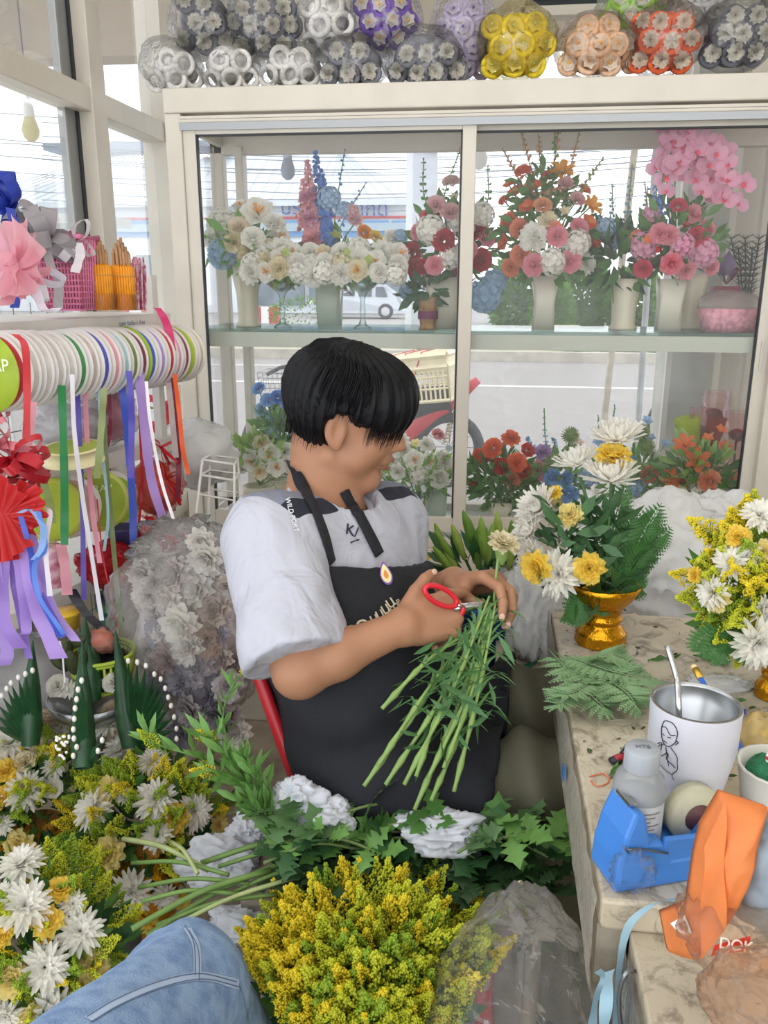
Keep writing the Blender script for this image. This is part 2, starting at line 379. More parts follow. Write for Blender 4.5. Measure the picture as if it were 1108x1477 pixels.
for i in range(34):
    x = bx0 + 1 + i * (bx1 - bx0 - 1) / 34; rb.tube([(x, 45.25, zt + .05), (min(max(x, bx0 + 16 - 8 + i * .2), bx1 - 5), 51.9, zr + 1.25)], .03, 4)
rb.build('roof_ridge', mat('#b4bdc6', .7), b)
MB().bx(bx0 + 4, bx1 - 11, 50, 52.5, zr + 1.1, zr + 1.5).build('roof_vent', mat('#7f8b99', .6), b)
MB().bx(bx0, bx1, 45.9, 46, zm - .12, zm).build('red_stripe', mat('#c0484a', .6), b)
MB().bx(bx0, bx1, 45.7, 46, zm - .75, zm - .35).build('awning', mat('#9db0bd', .6), b)
for x0, x1 in ((150, 238), (400, 470), (495, 560), (565, 592)):
    a = PY(x0, 318, 45.9); c = PY(x1, 341, 45.9); MB().bx(a.x, c.x, 45.85, 45.95, c.z, a.z).build('blue_window', mat('#5f93c8', .4), b)
for x0, x1 in ((150, 192), (196, 238), (350, 440), (445, 520), (524, 594)):
    a = PY(x0, 368, 45.9); c = PY(x1, 440, 45.9); MB().bx(a.x, c.x, 45.8, 45.95, c.z, a.z).build('shop_window', mat('#6f7c88', .3, var=.3, vs=.8), b)
text('sign_lettering', 'บริษัท', 1.05, frame(PY(437, 300, 45.7), (1, 0, 0), (0, 0, 1)), mat('#2f55a8', .5), b, .03)
text('sign_lettering', 'จำกัด', 1.05, frame(PY(530, 302, 45.7), (1, 0, 0), (0, 0, 1)), mat('#2f55a8', .5), b, .03)
# barriers
RED = mat('#c23a44', .5); WHT = mat('#e4e2de', .5)
for i, (x0, x1, Y) in enumerate([(150, 245, 33), (365, 402, 33)]):
    a = PY(x0, 444, Y); c = PY(x1, 444, Y); t = thing('traffic_barrier', ['red and white road barrier seen through the left window', 'red and white road barrier seen through the cabinet glass'][i], 'barrier', V((a.x, Y, -.42)), 'road barriers across the street'); n = 5 if i == 0 else 3
    for k in range(n):
        w = (c.x - a.x) / n; MB().box((a.x + w * (k + .5), Y, -.05), (w * .97, .4, .75), taper=.96).build('barrier_block', RED if (k + i) % 2 else WHT, t, bevel=.03)
# utility pole, street posts, wires
t = thing('utility_pole', 'concrete utility pole with cable brackets across the street', 'pole', PY(610, 470, 24))
pp = PY(612, 300, 24); MB().bx(pp.x - .32, pp.x + .32, 24, 24.4, -.4, 9).build('pole', mat('#b4b9c2', .8, var=.1, vs=3), t)
MB().bx(pp.x - .5, pp.x - .32, 24, 24.3, -.4, 5.6).build('ladder_strip', mat('#c9cdd4', .8), t)
r_ = MB(); cc = PY(632, 188, 23.9)
for k in range(3): r_.tube([cc + V((.55 * (1 + .1 * k) * cos(a), 0, .4 * (1 + .1 * k) * sin(a))) for a in [pi + pi * j / 12 for j in range(13)]], .05, 6)
r_.build('cable_coil', mat('#5d6d8a', .6), t)
rnd = random.Random(5); wires = [(188, 175), (194, 183), (203, 196), (212, 214), (222, 219), (236, 228), (247, 251), (262, 250), (280, 268)]
for i, (ya, yb) in enumerate(wires + [(150, 165), (168, 170), (188, 206), (216, 222)]):
    a = PY(-60 if i % 2 else 60, ya + 8, 24 + i * .2); c = PY(1080, yb, 24 + i * .2); pts = [a.lerp(c, k / 16) - V((0, 0, .5 * sin(pi * k / 16))) for k in range(17)]
    tag(MB().tube(pts, .013, 4).build('power_line', mat('#7d8696', .6)), 'thin power line strung across the sky above the street', 'cable', 'power lines over the street')
for i, (xt, xb, h, rr) in enumerate([(887, 868, '#bfb8a8', .022), (930, 919, '#a8adb2', .02)]):
    a = PY(xt, 470, 5.5); c = PY(xb, 640, 5.5); d = (c - a).normalized(); k = (-.42 - c.z) / d.z
    tag(MB().tube([a - d * 1.2, c + d * k], rr, 8).build('street_post', mat(h, .6, var=.2, vs=20)), ['pale wooden post leaning outside the shop window', 'perforated grey metal post outside the shop window'][i], 'post')
# car
def car():
    c0 = PY(470, 459, 40); x0 = PY(446, 440, 40).x; x1 = PY(581, 440, 40).x; L = x1 - x0; z = -.42
    t = thing('car', 'silver hatchback parked across the street behind the pale green vase', 'car', V((x0, 40, z)))
    prof = [(0, .35), (.02, .75), (.12, .92), (.26, 1.0), (.38, 1.5), (.46, 1.62), (.78, 1.58), (.9, 1.2), (.98, 1.0), (1, .4)]
    m = MB(); n = len(prof)
    for yy, ins in ((40, .0), (40.25, 0), (41.6, 0), (41.8, 0)):
        for u, h in prof: m.v.append(V((x0 + u * L, yy + (.18 if h > 1.1 and yy < 41 else (-.18 if h > 1.1 else 0)), z + h)))
    for k in range(3):
        for i in range(n): a = k * n + i; bb = k * n + (i + 1) % n; m.face((a, bb, bb + n, a + n))
    m.face(range(n)); m.face(range(4 * n - 1, 3 * n - 1, -1)); m.build('body', mat('#b7bcc4', .3, metal=.3), t)
    for u0, u1 in ((.3, .5), (.52, .68), (.7, .85)):
        MB().grid(lambda u, v: (x0 + L * (u0 + .01 + (u1 - u0 - .02) * u) + (.0 if v == 0 else (.5 if u0 == .3 and u == 0 else (-.2 if u0 == .7 and u == 1 else 0))), 40.02 + .14 * v, z + 1.05 + .42 * v), 2, 2).build('side_window', mat('#4a5560', .2), t)
    for u in (.18, .82):
        w = MB(); w.lathe([(.0, -.1), (.2, -.11), (.22, -.1), (.33, -.11), (.36, 0), (.33, .11), (0, .11)], 20, (x0 + u * L, 40.0, z + .36), Matrix.Rotation(pi / 2, 3, 'X')); w.build('wheel', mat('#3c3f45', .6), t)
        MB().lathe([(0, .125), (.2, .12), (.22, .1)], 10, (x0 + u * L, 40.0, z + .36), Matrix.Rotation(pi / 2, 3, 'X')).build('hubcap', mat('#c5c8cc', .3, metal=.6), t)
    MB().bx(x0 + .0 * L, x0 + .06 * L, 39.97, 40.1, z + .68, z + .84).build('headlight', WHT, t)
car()
def car2():
    a = PY(735, 441, 36); t = thing('car', 'dark car far across the street seen left of the round shrub', 'car', V((a.x, 36, -.42)))
    MB().box(a + V((0, .8, .25)), (2.1, 1.6, .5)).build('body', mat('#5a626c', .4), t, bevel=.1); MB().box(a + V((0, .8, .75)), (1.3, 1.4, .5), taper=.8).build('cabin', mat('#454d57', .3), t, bevel=.08)
    for dx in (-.65, .65): MB().lathe([(0, -.1), (.28, -.1), (.28, .1), (0, .1)], 14, a + V((dx, 0, -.05)), Matrix.Rotation(pi / 2, 3, 'X')).build('wheel', mat('#26282c'), t)
car2()
# motorbike with crate
def torus(c, R, r, nrm, n=24, k=8, a0=0, a1=2 * pi):
    M = rot_to(nrm); return [V(c) + M @ V((R * cos(a0 + (a1 - a0) * i / n), R * sin(a0 + (a1 - a0) * i / n), 0)) for i in range(n + 1)]
def motorbike():
    Y = 7.4; S = 1.6; g = lambda x, y, dy=0: PY(x, y, Y + dy); t = thing('motorbike', 'red motorbike with a cream crate on its rack, parked outside the window', 'motorbike', V((g(560, 700).x, Y, -.42)))
    w = MB(); c = g(648, 645); w.tube(torus(c, .27, .035, (.1, 1, 0)), .05, 10); w.build('rear_wheel', mat('#30343c', .7), t, True)
    s = MB()
    for k in range(12): a = k * pi / 6; s.tube([c, c + V((.27 * cos(a), 0, .27 * sin(a)))], .003, 4)
    s.tube([c - V((0, .05, 0)), c + V((0, .05, 0))], .03, 10); s.build('spokes', mat('#9a9da3', .3, metal=.8), t)
    w = MB(); c2 = g(395, 640, .02); w.tube(torus(c2, .27, .035, (.1, 1, 0)), .05, 10); w.build('front_wheel', mat('#30343c', .7), t, True)
    m = MB(); m.tube(bez([g(690, 548), g(650, 578), g(612, 605), g(575, 632), g(520, 650)], 16), [.024, .032, .042, .048, .054] + [.058] * 11, 10, flat=1.5); m.build('red_body', mat('#c33644', .35), t, True)
    m = MB(); m.tube(bez([g(500, 640), g(450, 600), g(440, 560), g(432, 540)], 10), .05, 10, flat=1.5); m.build('steering_column', mat('#8a8d94', .4), t, True)
    m = MB(); m.tube([g(650, 575), g(580, 585), g(530, 590)], [.07, .1, .09], 10, flat=1.7); m.build('seat', mat('#2a2d33', .6), t, True)
    sp = MB(); q0, q1 = g(655, 595), g(642, 640)
    sp.tube([q0.lerp(q1, k / 60) + V((.03 * cos(k * .9), .03 * sin(k * .9), 0)) for k in range(61)], .008, 5); sp.build('shock_spring', mat('#c7bda5', .4, metal=.4), t)
    m = MB(); m.tube([g(435, 525), g(405, 530), g(385, 540)], .018, 8); m.build('handlebar', mat('#33363c'), t)
    # front basket
    bk = MB(); b0, b1 = g(378, 535), g(435, 565)
    for k in range(9):
        x = b0.x + (b1.x - b0.x) * k / 8; bk.tube([(x, Y - .16, b0.z), (x, Y - .08, b1.z)], .002, 4); bk.tube([(x, Y + .2, b0.z), (x, Y + .1, b1.z)], .002, 4)
    for k in range(5):
        z = b0.z + (b1.z - b0.z) * k / 4; bk.tube([(b0.x, Y - .16, z), (b1.x, Y - .16, z), (b1.x, Y + .2, z), (b0.x, Y + .2, z), (b0.x, Y - .16, z)], .003, 4)
    bk.build('front_basket', mat('#6f737a', .4, metal=.5), t)
    # crate on the rear rack
    CR = mat('#e2d8b8', .6, var=.08, vs=10); cr = MB(); W, D, H = .58, .48, .40; o = g(612, 578); ax = V((.96, -.15, .12)).normalized(); ay = V((.15, .98, 0)).normalized(); az = ax.cross(ay)
    fr = Matrix((ax, ay, az)).transposed()
    def at(u, v, w_): return o + ax * u + ay * v + az * w_
    for (u0, v0, u1, v1) in ((-W / 2, -D / 2, W / 2, -D / 2), (W / 2, -D / 2, W / 2, D / 2), (W / 2, D / 2, -W / 2, D / 2), (-W / 2, D / 2, -W / 2, -D / 2)):
        for z, h in ((0.016, .03), (.12, .019), (.22, .019), (.30, .05), (H, .06)):
            cr.tube([at(u0, v0, z), at(u1, v1, z)], h / 2, 4)
        for k in range(15): q = k / 14; cr.tube([at(u0 + (u1 - u0) * q, v0 + (v1 - v0) * q, 0), at(u0 + (u1 - u0) * q, v0 + (v1 - v0) * q, .30)], .009, 4)
        cr.grid(lambda a, b_: at(u0 + (u1 - u0) * a, v0 + (v1 - v0) * a, .26 + .14 * b_), 2, 2)
    cr.grid(lambda a, b_: at(-W / 2 + W * a, -D / 2 + D * b_, .0), 2, 2); cr.build('crate', CR, t)
    st = MB()
    for k in (-.16, -.06, .08): st.tube([at(k - .19, -D / 2 - .01, .0), at(k, -D / 2, H + .04), at(k + .06, D / 2, H + .04)], .006, 5)
    st.tube([at(.29, -D / 2, H), g(655, 590), g(648, 640)], .004, 5); st.tube([at(-.29, -D / 2, H + .01), at(.29, -D / 2, H + .02)], .005, 5); st.build('red_strap', mat('#b63b45', .5), t)
    pk = MB(); pk.sph(g(478, 490, .5), .15, 12, (1.2, 1, .5)); pk.build('pink_basket_lining', mat('#e05a8e', .5), t, True)
    wb_ = MB(); wb_.sph(g(450, 540, .2), .2, 14, (.9, 1, .8)); wb_.build('front_cowl', mat('#d7dade', .4), t, True)
motorbike()
def bicycle():
    c = P(980, 612, 8.7); t = thing('bicycle', 'bicycle with a dark wheel standing at the right beside the pillar', 'bicycle', V((c.x, c.y, -.42)))
    w = MB(); w.tube(torus(c, .31, .02, (.15, 1, 0), 40), .022, 8); w.build('wheel', mat('#3a3a40', .7), t, True)
    s = MB(); M_ = rot_to((.15, 1, 0))
    for k in range(20): a = k * pi / 10; s.tube([c, c + M_ @ V((.31 * cos(a), .31 * sin(a), 0))], .002, 4)
    s.build('spokes', mat('#a0a0a4', .3, metal=.7), t)
    m = MB(); m.tube(torus(c, .355, .01, (.15, 1, 0), 14, 8, radians(-220), radians(-90)), .012, 6); m.tube([c, c + V((.1, 0, .45)), c + V((.3, 0, .5))], .015, 8); m.build('frame', mat('#4a5568', .4), t, True)
    k = MB(); k.bx(c.x - .1, c.x + .3, c.y - .15, c.y + .2, c.z + .55, c.z + .8); k.build('basket', mat('#56606c', .5), t)
bicycle()
# outside display shelf beyond the left window
t = thing('outdoor_display_shelf', 'glass shelf and grey post seen through the far left window', 'shelf', (-2.1, 2.7, -.12))
MB().bx(-2.25, -2.05, 2.9, 2.96, -.12, 2.2).build('post', mat('#9aa0a0', .6), t); MB().bx(-2.02, -1.96, 2.9, 2.96, -.12, 2.2).build('post', mat('#c9c7c2', .6), t)
MB().bx(-2.6, -1.25, 2.6, 2.9, 1.52, 1.55).build('shelf_board', mat('#aeb5b2', .4), t)
# hanging bulbs under the canopy
for i, (x, y, Y) in enumerate([(415, 234, 4.0), (692, 216, 3.7), (962, 214, 4.0), (43, 175, 3.4), (806, 240, 5.0)][:4]):
    c = PY(x, y, Y); t = thing('hanging_bulb', ['grey bulb hanging outside above the white bouquets', 'white bulb hanging outside left of the orange bouquet', 'pale bulb hanging outside above the pink orchids', 'warm bulb hanging outside the far left window'][i], 'light bulb', c + V((0, 0, .1)), 'bulbs hanging under the canopy')
    MB().tube([c + V((0, 0, .07)), V((c.x, c.y, 2.95))], .003, 5).build('cord', mat('#555b66'), t)
    MB().lathe([(.0, .09), (.012, .085), (.018, .06), (.022, .02), (.02, .015)], 12, c).build('socket', mat('#8d96a5' if i == 0 else '#e4e4e4', .5), t, True)
    MB().lathe([(.02, .015), (.028, -.01), (.035, -.035), (.028, -.06), (.012, -.075), (0, -.078)], 14, c).build('bulb_glass', mat(['#8f98a8', '#f0f0ee', '#d8e0ea', '#e7dfae'][i], .3, trl=.4), t, True)
# ============================================================ DISPLAY CABINET
CX0, CX1, CZ0, CZ1, CY, CB = -.88, .80, .60, 1.83, 2.30, 2.70
t = CAB = thing('display_cabinet', 'cream aluminium display cabinet with two sliding glass doors full of bouquets', 'cabinet', (-.04, 2.5, 0))
m = MB(); m.bx(CX0, CX1, CY, CB, 0, .60); m.build('base', FRAME, t, bevel=.004)
m = MB(); m.bx(CX0, CX1, CY - .005, CB, 1.772, 1.832); m.build('top_board', FRAME, t, bevel=.004)
m = MB()   # outer frame
m.bx(CX0, -.835, CY, CY + .05, CZ0, 1.772); m.bx(.72, CX1, CY, CY + .05, CZ0, 1.772); m.bx(CX0, CX1, CY, CY + .05, .60, .635)
for z in (1.76, 1.765): m.bx(-.84, .73, CY - .004, CY + .02, z - .012, z)
for x0 in (CX0, .76): m.bx(x0, x0 + .04, CB - .04, CB, CZ0, 1.772)
m.bx(CX0, CX1, CB - .04, CB, 1.72, 1.772); m.bx(CX0, CX1, CB - .04, CB, CZ0, .64)
m.bx(-.855, -.835, CY + .05, CB - .04, 1.74, 1.772); m.bx(-.80, -.775, CB - .05, CB, CZ0, 1.74)
m.build('frame', FRAME, t, bevel=.003)
for z0_, z1_ in ((1.73, 1.748), (.64, .648)): MB().bx(-.84, .73, CY - .002, CY + .006, z0_, z1_).build('track', mat('#a5a8ab', .4, metal=.3), t)
def door(x0, x1, y, name='sliding_door', sw=.036):
    m = MB(); z0, z1 = .648, 1.75; th = .018
    m.bx(x0, x0 + sw, y, y + th, z0, z1); m.bx(x1 - sw, x1, y, y + th, z0, z1); m.bx(x0 + sw, x1 - sw, y, y + th, z1 - .03, z1); m.bx(x0 + sw, x1 - sw, y, y + th, z0, z0 + .045)
    d = m.build(name, FRAME, t, bevel=.002)
    g = MB(); g.bx(x0 + sw, x1 - sw, y + .007, y + .011, z0 + .045, z1 - .03); g.build('glass', GLASS, d).location = (0, 0, 0)
    r = MB()
    for a in (x0 + sw, x1 - sw - .004): r.bx(a, a + .004, y - .001, y + .014, z0 + .045, z1 - .03)
    r.bx(x0 + sw, x1 - sw, y - .001, y + .014, z1 - .034, z1 - .03); r.build('rubber_seal', RUB, d).location = (0, 0, 0)
    h = MB(); hx = x0 + .012 if x0 < -.5 else x1 - .024; h.bx(hx, hx + .006, y - .003, y + .002, 1.12, 1.2); h.build('finger_pull', FRAME2, d).location = (0, 0, 0)
door(-.835, -.058, CY + .006); door(-.10, .725, CY + .03)
m = MB(); m.bx(CX0 + .03, CX1 - .03, CY + .056, CB - .03, 1.208, 1.216); m.build('glass_shelf', film('#a9c9be', .25, .6, .03, 0), t)
m = MB(); m.bx(-.835, .76, CY + .056, CY + .07, 1.166, 1.207); m.bx(-.835, .76, CB - .05, CB - .03, 1.166, 1.207); m.build('shelf_rail', mat('#b9beb0', .5), t)
m = MB(); m.bx(CX0 + .02, CX1 - .02, CY + .056, CB - .02, .60, .618); m.build('bottom_board', mat('#dfe4e6', .25, var=.05, vs=6), t)
m = MB(); m.bx(CX0 + .04, CX1 - .04, CB - .02, CB - .016, .64, 1.72); m.bx(CX0 + .01, CX0 + .014, CY + .06, CB - .04, .64, 1.74); m.build('side_and_back_glass', GLASS, t)
m = MB(); m.lathe([(0, 0), (.006, 0), (.006, .03), (0, .03)], 10, (.742, CY - .03, 1.04), Matrix.Rotation(-pi / 2, 3, 'X')); m.bx(.735, .75, CY - .034, CY - .02, 1.036, 1.046); m.build('lock', mat('#d9d2c0', .4), t)
for i, (x, y, sx, sy) in enumerate([(.1, .3, 1.6, .16), (.1, 1.5, 1.8, .16)]):  # invented housings, out of view, for the added ceiling fills
    t = thing('ceiling_lamp', ['long ceiling lamp above the work table', 'long ceiling lamp above the low bench'][i], 'ceiling lamp', (x, y, 2.72)); MB().box((x, y, 2.70), (sx, sy, .03)).build('housing', mat('#e4e2dc', .5), t)
# ============================================================ FLOWER KIT (unit radius 1, facing +Z; scaled on placing)
_F = {}
def petal(b, yaw, L, W, lift, curl, cup=.25, base=.05, k=0, nu=4, tip=1., z0=0, jag=0, rnd=None):
    """petal growing outward from the axis at angle yaw; lift = elevation, curl = bend along its length"""
    c, s = cos(yaw), sin(yaw); n = len(b.v); nu += 1; x, z, a = base, z0, lift
    for i in range(nu):
        t = i / (nu - 1); w = W * (sin(pi * min(1, t * .78 + .12)) ** .7) * (1 if t < .99 else tip * .6)
        for j in (-1, -.5, 0, .5, 1):
            y = j * w; zz = z + cup * w * j * j + (jag * (rnd.uniform(-1, 1)) * t if jag else 0); xx = x + (jag * rnd.uniform(-1, 1) * t if jag else 0) - .08 * L * j * j * (t > .99)
            b.v.append(V((xx * c - y * s, xx * s + y * c, zz)))
        st = L / (nu - 1); x += st * cos(a); z += st * sin(a); a += curl / (nu - 1)
    for i in range(nu - 1):
        for j in range(4): q = n + i * 5 + j; b.f.append((q, q + 5, q + 6, q + 1)); b.m.append(k)
def F_rose(rnd):
    b = MB(); k = 0
    for ring, (n, L, W, lift, curl, base, z) in enumerate([(3, .42, .22, 1.45, -.1, .03, .25), (4, .52, .30, 1.35, -.35, .08, .18), (5, .62, .38, 1.15, -.7, .13, .1), (6, .70, .44, 1.02, -1.0, .18, .02), (7, .78, .5, .75, -1.1, .2, -.08)]):
        for i in range(n): petal(b, 2 * pi * i / n + ring * .7 + rnd.uniform(-.1, .1), L, W, lift, curl, .35, base, 0, 4, 1, z)
    b.sph((0, 0, .45), .13, 8, (1, 1, 1.8)); return b
def F_mum(rnd, rings=((7, .38, 1.35, -.9), (10, .6, 1.15, -.7), (13, .8, .85, -.5), (15, .95, .55, -.35), (16, 1.02, .25, -.25), (16, 1.0, -.05, .05)), w=.125):
    b = MB()
    for r, (n, L, lift, curl) in enumerate(rings):
        for i in range(n): petal(b, 2 * pi * i / n + r * .37 + rnd.uniform(-.12, .12), L * rnd.uniform(.88, 1.08), w, lift + rnd.uniform(-.12, .12), curl, .45, .04, 0, 3, 1.5, .02 * (len(rings) - r))
    return b
def F_mum2(rnd): return F_mum(rnd, ((9, .3, 1.4, .4), (12, .5, 1.1, .7), (14, .72, .85, .8), (16, .9, .62, .7), (18, 1.0, .4, .5), (16, 1.0, .15, .35)), .10)
def F_carnation(rnd):
    b = MB()
    for r, (n, L, lift) in enumerate([(5, .5, 1.3), (7, .68, 1.05), (8, .84, .75), (9, .95, .42), (9, 1.0, .1)]):
        for i in range(n): petal(b, 2 * pi * i / n + r * .5 + rnd.uniform(-.2, .2), L, .3, lift, -.3, .15, .05, 0, 4, 1.5, 0, .075, rnd)
    return b
def F_daisy(rnd):
    b = MB()
    for i in range(6): petal(b, 2 * pi * i / 6, .95, .36, .35, .1, .25, .1, 0, 3)
    for i in range(5): petal(b, 2 * pi * i / 5 + .4, .6, .28, .8, .1, .3, .08, 0, 3)
    b.mi(1).sph((0, 0, .18), .17, 8); return b
def F_cluster(rnd):   # hydrangea head
    b = MB()
    for i in range(46):
        a = i * 2.4; z = 1 - 1.5 * i / 46; r = sqrt(max(0, 1 - z * z)); d = V((r * cos(a), r * sin(a), z)); R = rot_to(d); o = MB(); y0 = rnd.random() * 2
        for j in range(4): petal(o, y0 + j * pi / 2, .24, .15, .2, .2, .2, .02, 0, 2)
        b.add(o, Matrix.Translation(d * rnd.uniform(.76, .9)) @ R.to_4x4())
    b.sph((0, 0, 0), .7, 8); return b
def F_pom(rnd):
    b = MB()
    for i in range(150):
        a = i * 2.4; z = 1 - 1.8 * i / 150; r = sqrt(max(0, 1 - z * z)); d = V((r * cos(a), r * sin(a), z)); b.tube([d * .45, d * rnd.uniform(.9, 1.05)], [.09, .035], 3)
    b.sph((0, 0, 0), .6, 8); return b
def F_open(rnd):      # five broad petals, yellow centre
    b = MB()
    for i in range(5): petal(b, 2 * pi * i / 5, .95, .46, .45, -.35, .3, .06, 0, 4)
    for i in range(5): petal(b, 2 * pi * i / 5 + .6, .75, .38, .85, -.3, .35, .05, 0, 4)
    b.mi(1)
    for i in range(14): d = V((rnd.uniform(-.3, .3), rnd.uniform(-.3, .3), .5)); b.tube([(0, 0, .05), d], .02, 3); b.octa(d, .05)
    return b
def F_lily(rnd):
    b = MB()
    for i in range(6): petal(b, pi * i / 3, 1.15, .22 if i % 2 else .28, .95, -1.1, .4, .06, 0, 6, .5)
    b.mi(1)
    for i in range(6): a = i + .3; d = V((.3 * cos(a), .3 * sin(a), .75)); b.tube([(0, 0, 0), d], .02, 3); b.sph(d, .06, 5, (1, 1, .6))
    return b
def F_orchid(rnd):
    b = MB()
    for yaw, L, W in ((pi / 2, .9, .3), (pi / 2 + 2.15, .9, .3), (pi / 2 - 2.15, .9, .3), (0, 1.0, .55), (pi, 1.0, .55)): petal(b, yaw, L, W, .2, .1, .1, .05, 0, 4)
    b.mi(1); petal(b, -pi / 2, .45, .2, .8, -.8, .6, .02, 1, 4); petal(b, -pi / 2 + .9, .25, .13, 1.1, -.5, .6, .02, 1, 3); petal(b, -pi / 2 - .9, .25, .13, 1.1, -.5, .6, .02, 1, 3); return b
def F_small(rnd):
    b = MB()
    for i in range(5): petal(b, 2 * pi * i / 5, .9, .34, .4, -.2, .25, .08, 0, 3)
    b.mi(1).sph((0, 0, .15), .15, 6); return b
def F_bud(rnd):
    b = MB(); b.lathe([(.0, -1), (.16, -.95), (.3, -.5), (.36, 0), (.3, .5), (.14, .9), (0, 1.05)], 12, wob=lambda a, z: 1 + .09 * cos(3 * a)); return b
FK = dict(rose=F_rose, mum=F_mum, mum2=F_mum2, carnation=F_carnation, daisy=F_daisy, hydrangea=F_cluster, pompom=F_pom, open=F_open, lily=F_lily, orchid=F_orchid, small=F_small, bud=F_bud)
FN = dict(rose='rose', mum='chrysanthemum', mum2='chrysanthemum', carnation='carnation', daisy='daisy', hydrangea='hydrangea', pompom='pompom_flower', open='blossom', lily='lily', orchid='orchid_bloom', small='small_blossom', bud='lily_bud')
CC = dict(W='#f7f5ee', C='#efe6c8', Y='#f8dc62', Y2='#f7e8a0', P='#f0a9b4', PL='#efc9cb', R='#bf2738', PK='#e0566e', O='#f27d48', OL='#f0a27c', PE='#efb78c', B='#9cc6f0', B2='#6d9fe2', BL='#bcd8ee', G='#b9d38a', GD='#3f6b35', LV='#c9a8d8', OR='#f0b9d0', YO='#f0a52a', K='#f4ddd6', W2='#f3e7d2', BD='#b9cc6a')
def fmesh(kind, col, col2=None, seed=0):
    key = (kind, col, col2, seed)
    if key in _F: return _F[key]
    b = FK[kind](random.Random(hash((kind, seed)) % 999 if False else len(kind) * 7 + seed)); tr = .5
    base = lin(CC.get(col, col)); m0 = mat(CC.get(col, col), .55, trl=tr, var=.1, vs=3); m1 = mat(CC.get(col2 or 'YO', col2 or 'YO'), .6)
    _F[key] = b.mesh(FN[kind], [m0, m1]); return _F[key]
def leafmass(parent, c, rad, n, L, m=0, seed=0, name='foliage', bias=(0, 0, 0), w=.38, surf=.3, zmin=None):
    rnd = random.Random(seed + 77); b = MB()
    for i in range(n):
        d = V((rnd.gauss(0, 1), rnd.gauss(0, 1), rnd.gauss(0, 1))).normalized(); q = (surf + (1 - surf) * rnd.random() ** .6)
        p = V(c) + V((d.x * rad[0], d.y * rad[1], d.z * rad[2])) * q
        if zmin is not None and p.z < zmin: p.z = zmin + rnd.random() * .02
        leafq(b, p, d + V(bias) + V((rnd.uniform(-.5, .5), rnd.uniform(-.5, .5), rnd.uniform(-.3, .6))), L * rnd.uniform(.6, 1.3), rnd, w)
    ms = LEAFM[m] if isinstance(m, int) else m
    return b.build(name, ms, parent, True, org=V(c))
def stems(parent, base, tips, r=.0022, m=None, name='stems'):
    b = MB()
    for tp in tips:
        tp = V(tp); base = V(base); mid = base.lerp(tp, .5) + V((0, 0, .12 * (tp - base).length)); b.tube(bez([base, mid, tp], 6), r, 5, False)
    return b.build(name, m or LEAFM[2], parent, True, org=V(base))
def spike(parent, pts, kind, name='flower_spike'):
    """delphinium, eucalyptus or fern-like stalk along pts"""
    rnd = random.Random(int(abs(pts[0].x * 1000))); pts = bez(pts, 24); b = MB(); b.tube(pts, .0016, 4)
    L = (pts[-1] - pts[0]).length; b.mi(1)
    typ, sz = kind[0], kind[1]
    for i in range(3, 24):
        t = i / 23; s = sz * (1.15 - .75 * t)
        for k in range(kind[3] if len(kind) > 3 else 2):
            a = rnd.random() * 6.28 if typ != 'euc' else (i * 1.57 + k * pi); d = V((cos(a), sin(a), .35))
            if typ == 'euc': o = pts[i]; leafq(b, o, d, s * 1.3, rnd, .8, .1)
            elif typ == 'del':
                o = MB()
                for q in range(5): petal(o, q * 1.256, s * .8, s * .38, .35, 0, .2, .0, 1, 2)
                b.add(o, Matrix.Translation(pts[i] + d * s * rnd.uniform(.3, 1.3)) @ rot_to(d).to_4x4(), 1)
            elif typ == 'dot': b.octa(pts[i] + d * s, s * .35)
    return b.build(name, [LEAFM[2], kind[2]], parent, True, org=pts[0])
rndF = random.Random(11)
def put(parent, kind, col, x, y, Y, rpx, c=None, col2=None, out=.6, mode='Y', up=.25, seed=0):
    """one bloom of a bouquet at its own place; faces away from the bouquet's middle c and a little towards the aisle"""
    p = PY(x, y, Y); R = rpx * dep(p) / F; c = V(c) if c is not None else p - V((0, -.1, 0))
    d = (p - c); d = (d.normalized() * out if d.length > 1e-5 else V()) + V((0, -.55, up)) + V((rndF.uniform(-.2, .2), rndF.uniform(-.15, .15), rndF.uniform(-.2, .2)))
    if p.y > c.y + .03: d.y += .7
    sc = R * rndF.uniform(1.1, 1.28)
    o = inst(fmesh(kind, col, col2, seed), FN[kind], parent, p, rot_to(d) @ Matrix.Rotation(rndF.random() * 6.28, 3, 'Z'), sc); return o
def vase(parent, x, yb, yt, wb, wm, wt, Y, m, name='vase', n=28, wob=None, square=False):
    """vase between pixel rows yt (rim) and yb (foot), widths in px at Y"""
    c = PY(x, yb, Y); h = (PY(x, yt, Y) - c).z; k = dep(c) / F / 2; b = MB()
    prof = [(0, 0), (wb * k, 0), (wb * k * 1.02, .006), (wb * k * .84, h * .1), ((wm * .55 + wb * .35) * k, h * .22), (wm * k, h * .55), (wt * k * .94, h * .85), (wt * k, h), (wt * k * .9, h), (wt * k * .84, h * .85), (0, h * .3)]
    if square: prof = [(0, 0), (wb * k, 0), (wm * k, h * .5), (wt * k, h), (wt * k * .92, h), (0, h * .4)]
    b.lathe(prof, 4 if False else n, (c.x, c.y, c.z), wob=(lambda a, z: 1 / max(abs(cos(a)), abs(sin(a))) ** .75 * .95) if square else wob)
    o = b.build(name, m, parent, True, org=c); return c, h
CREAM = mat('#d6d0b8', .3, var=.04); PGREEN = mat('#b9c7b4', .3); PALEC = mat('#c9c6b4', .35)
rib = lambda a, z: 1 + .05 * cos(14 * a)
ZS = 1.216  # glass shelf top
def base_at(x, Y, z=ZS): p = PY(x, 465, Y); return V((p.x, Y, z))
def bouquet(name, label, x, yb, Y, cat='flower arrangement', z=ZS, group=None):
    p = PY(x, yb, Y); return thing(name, label, cat, (p.x, Y, p.z), group)
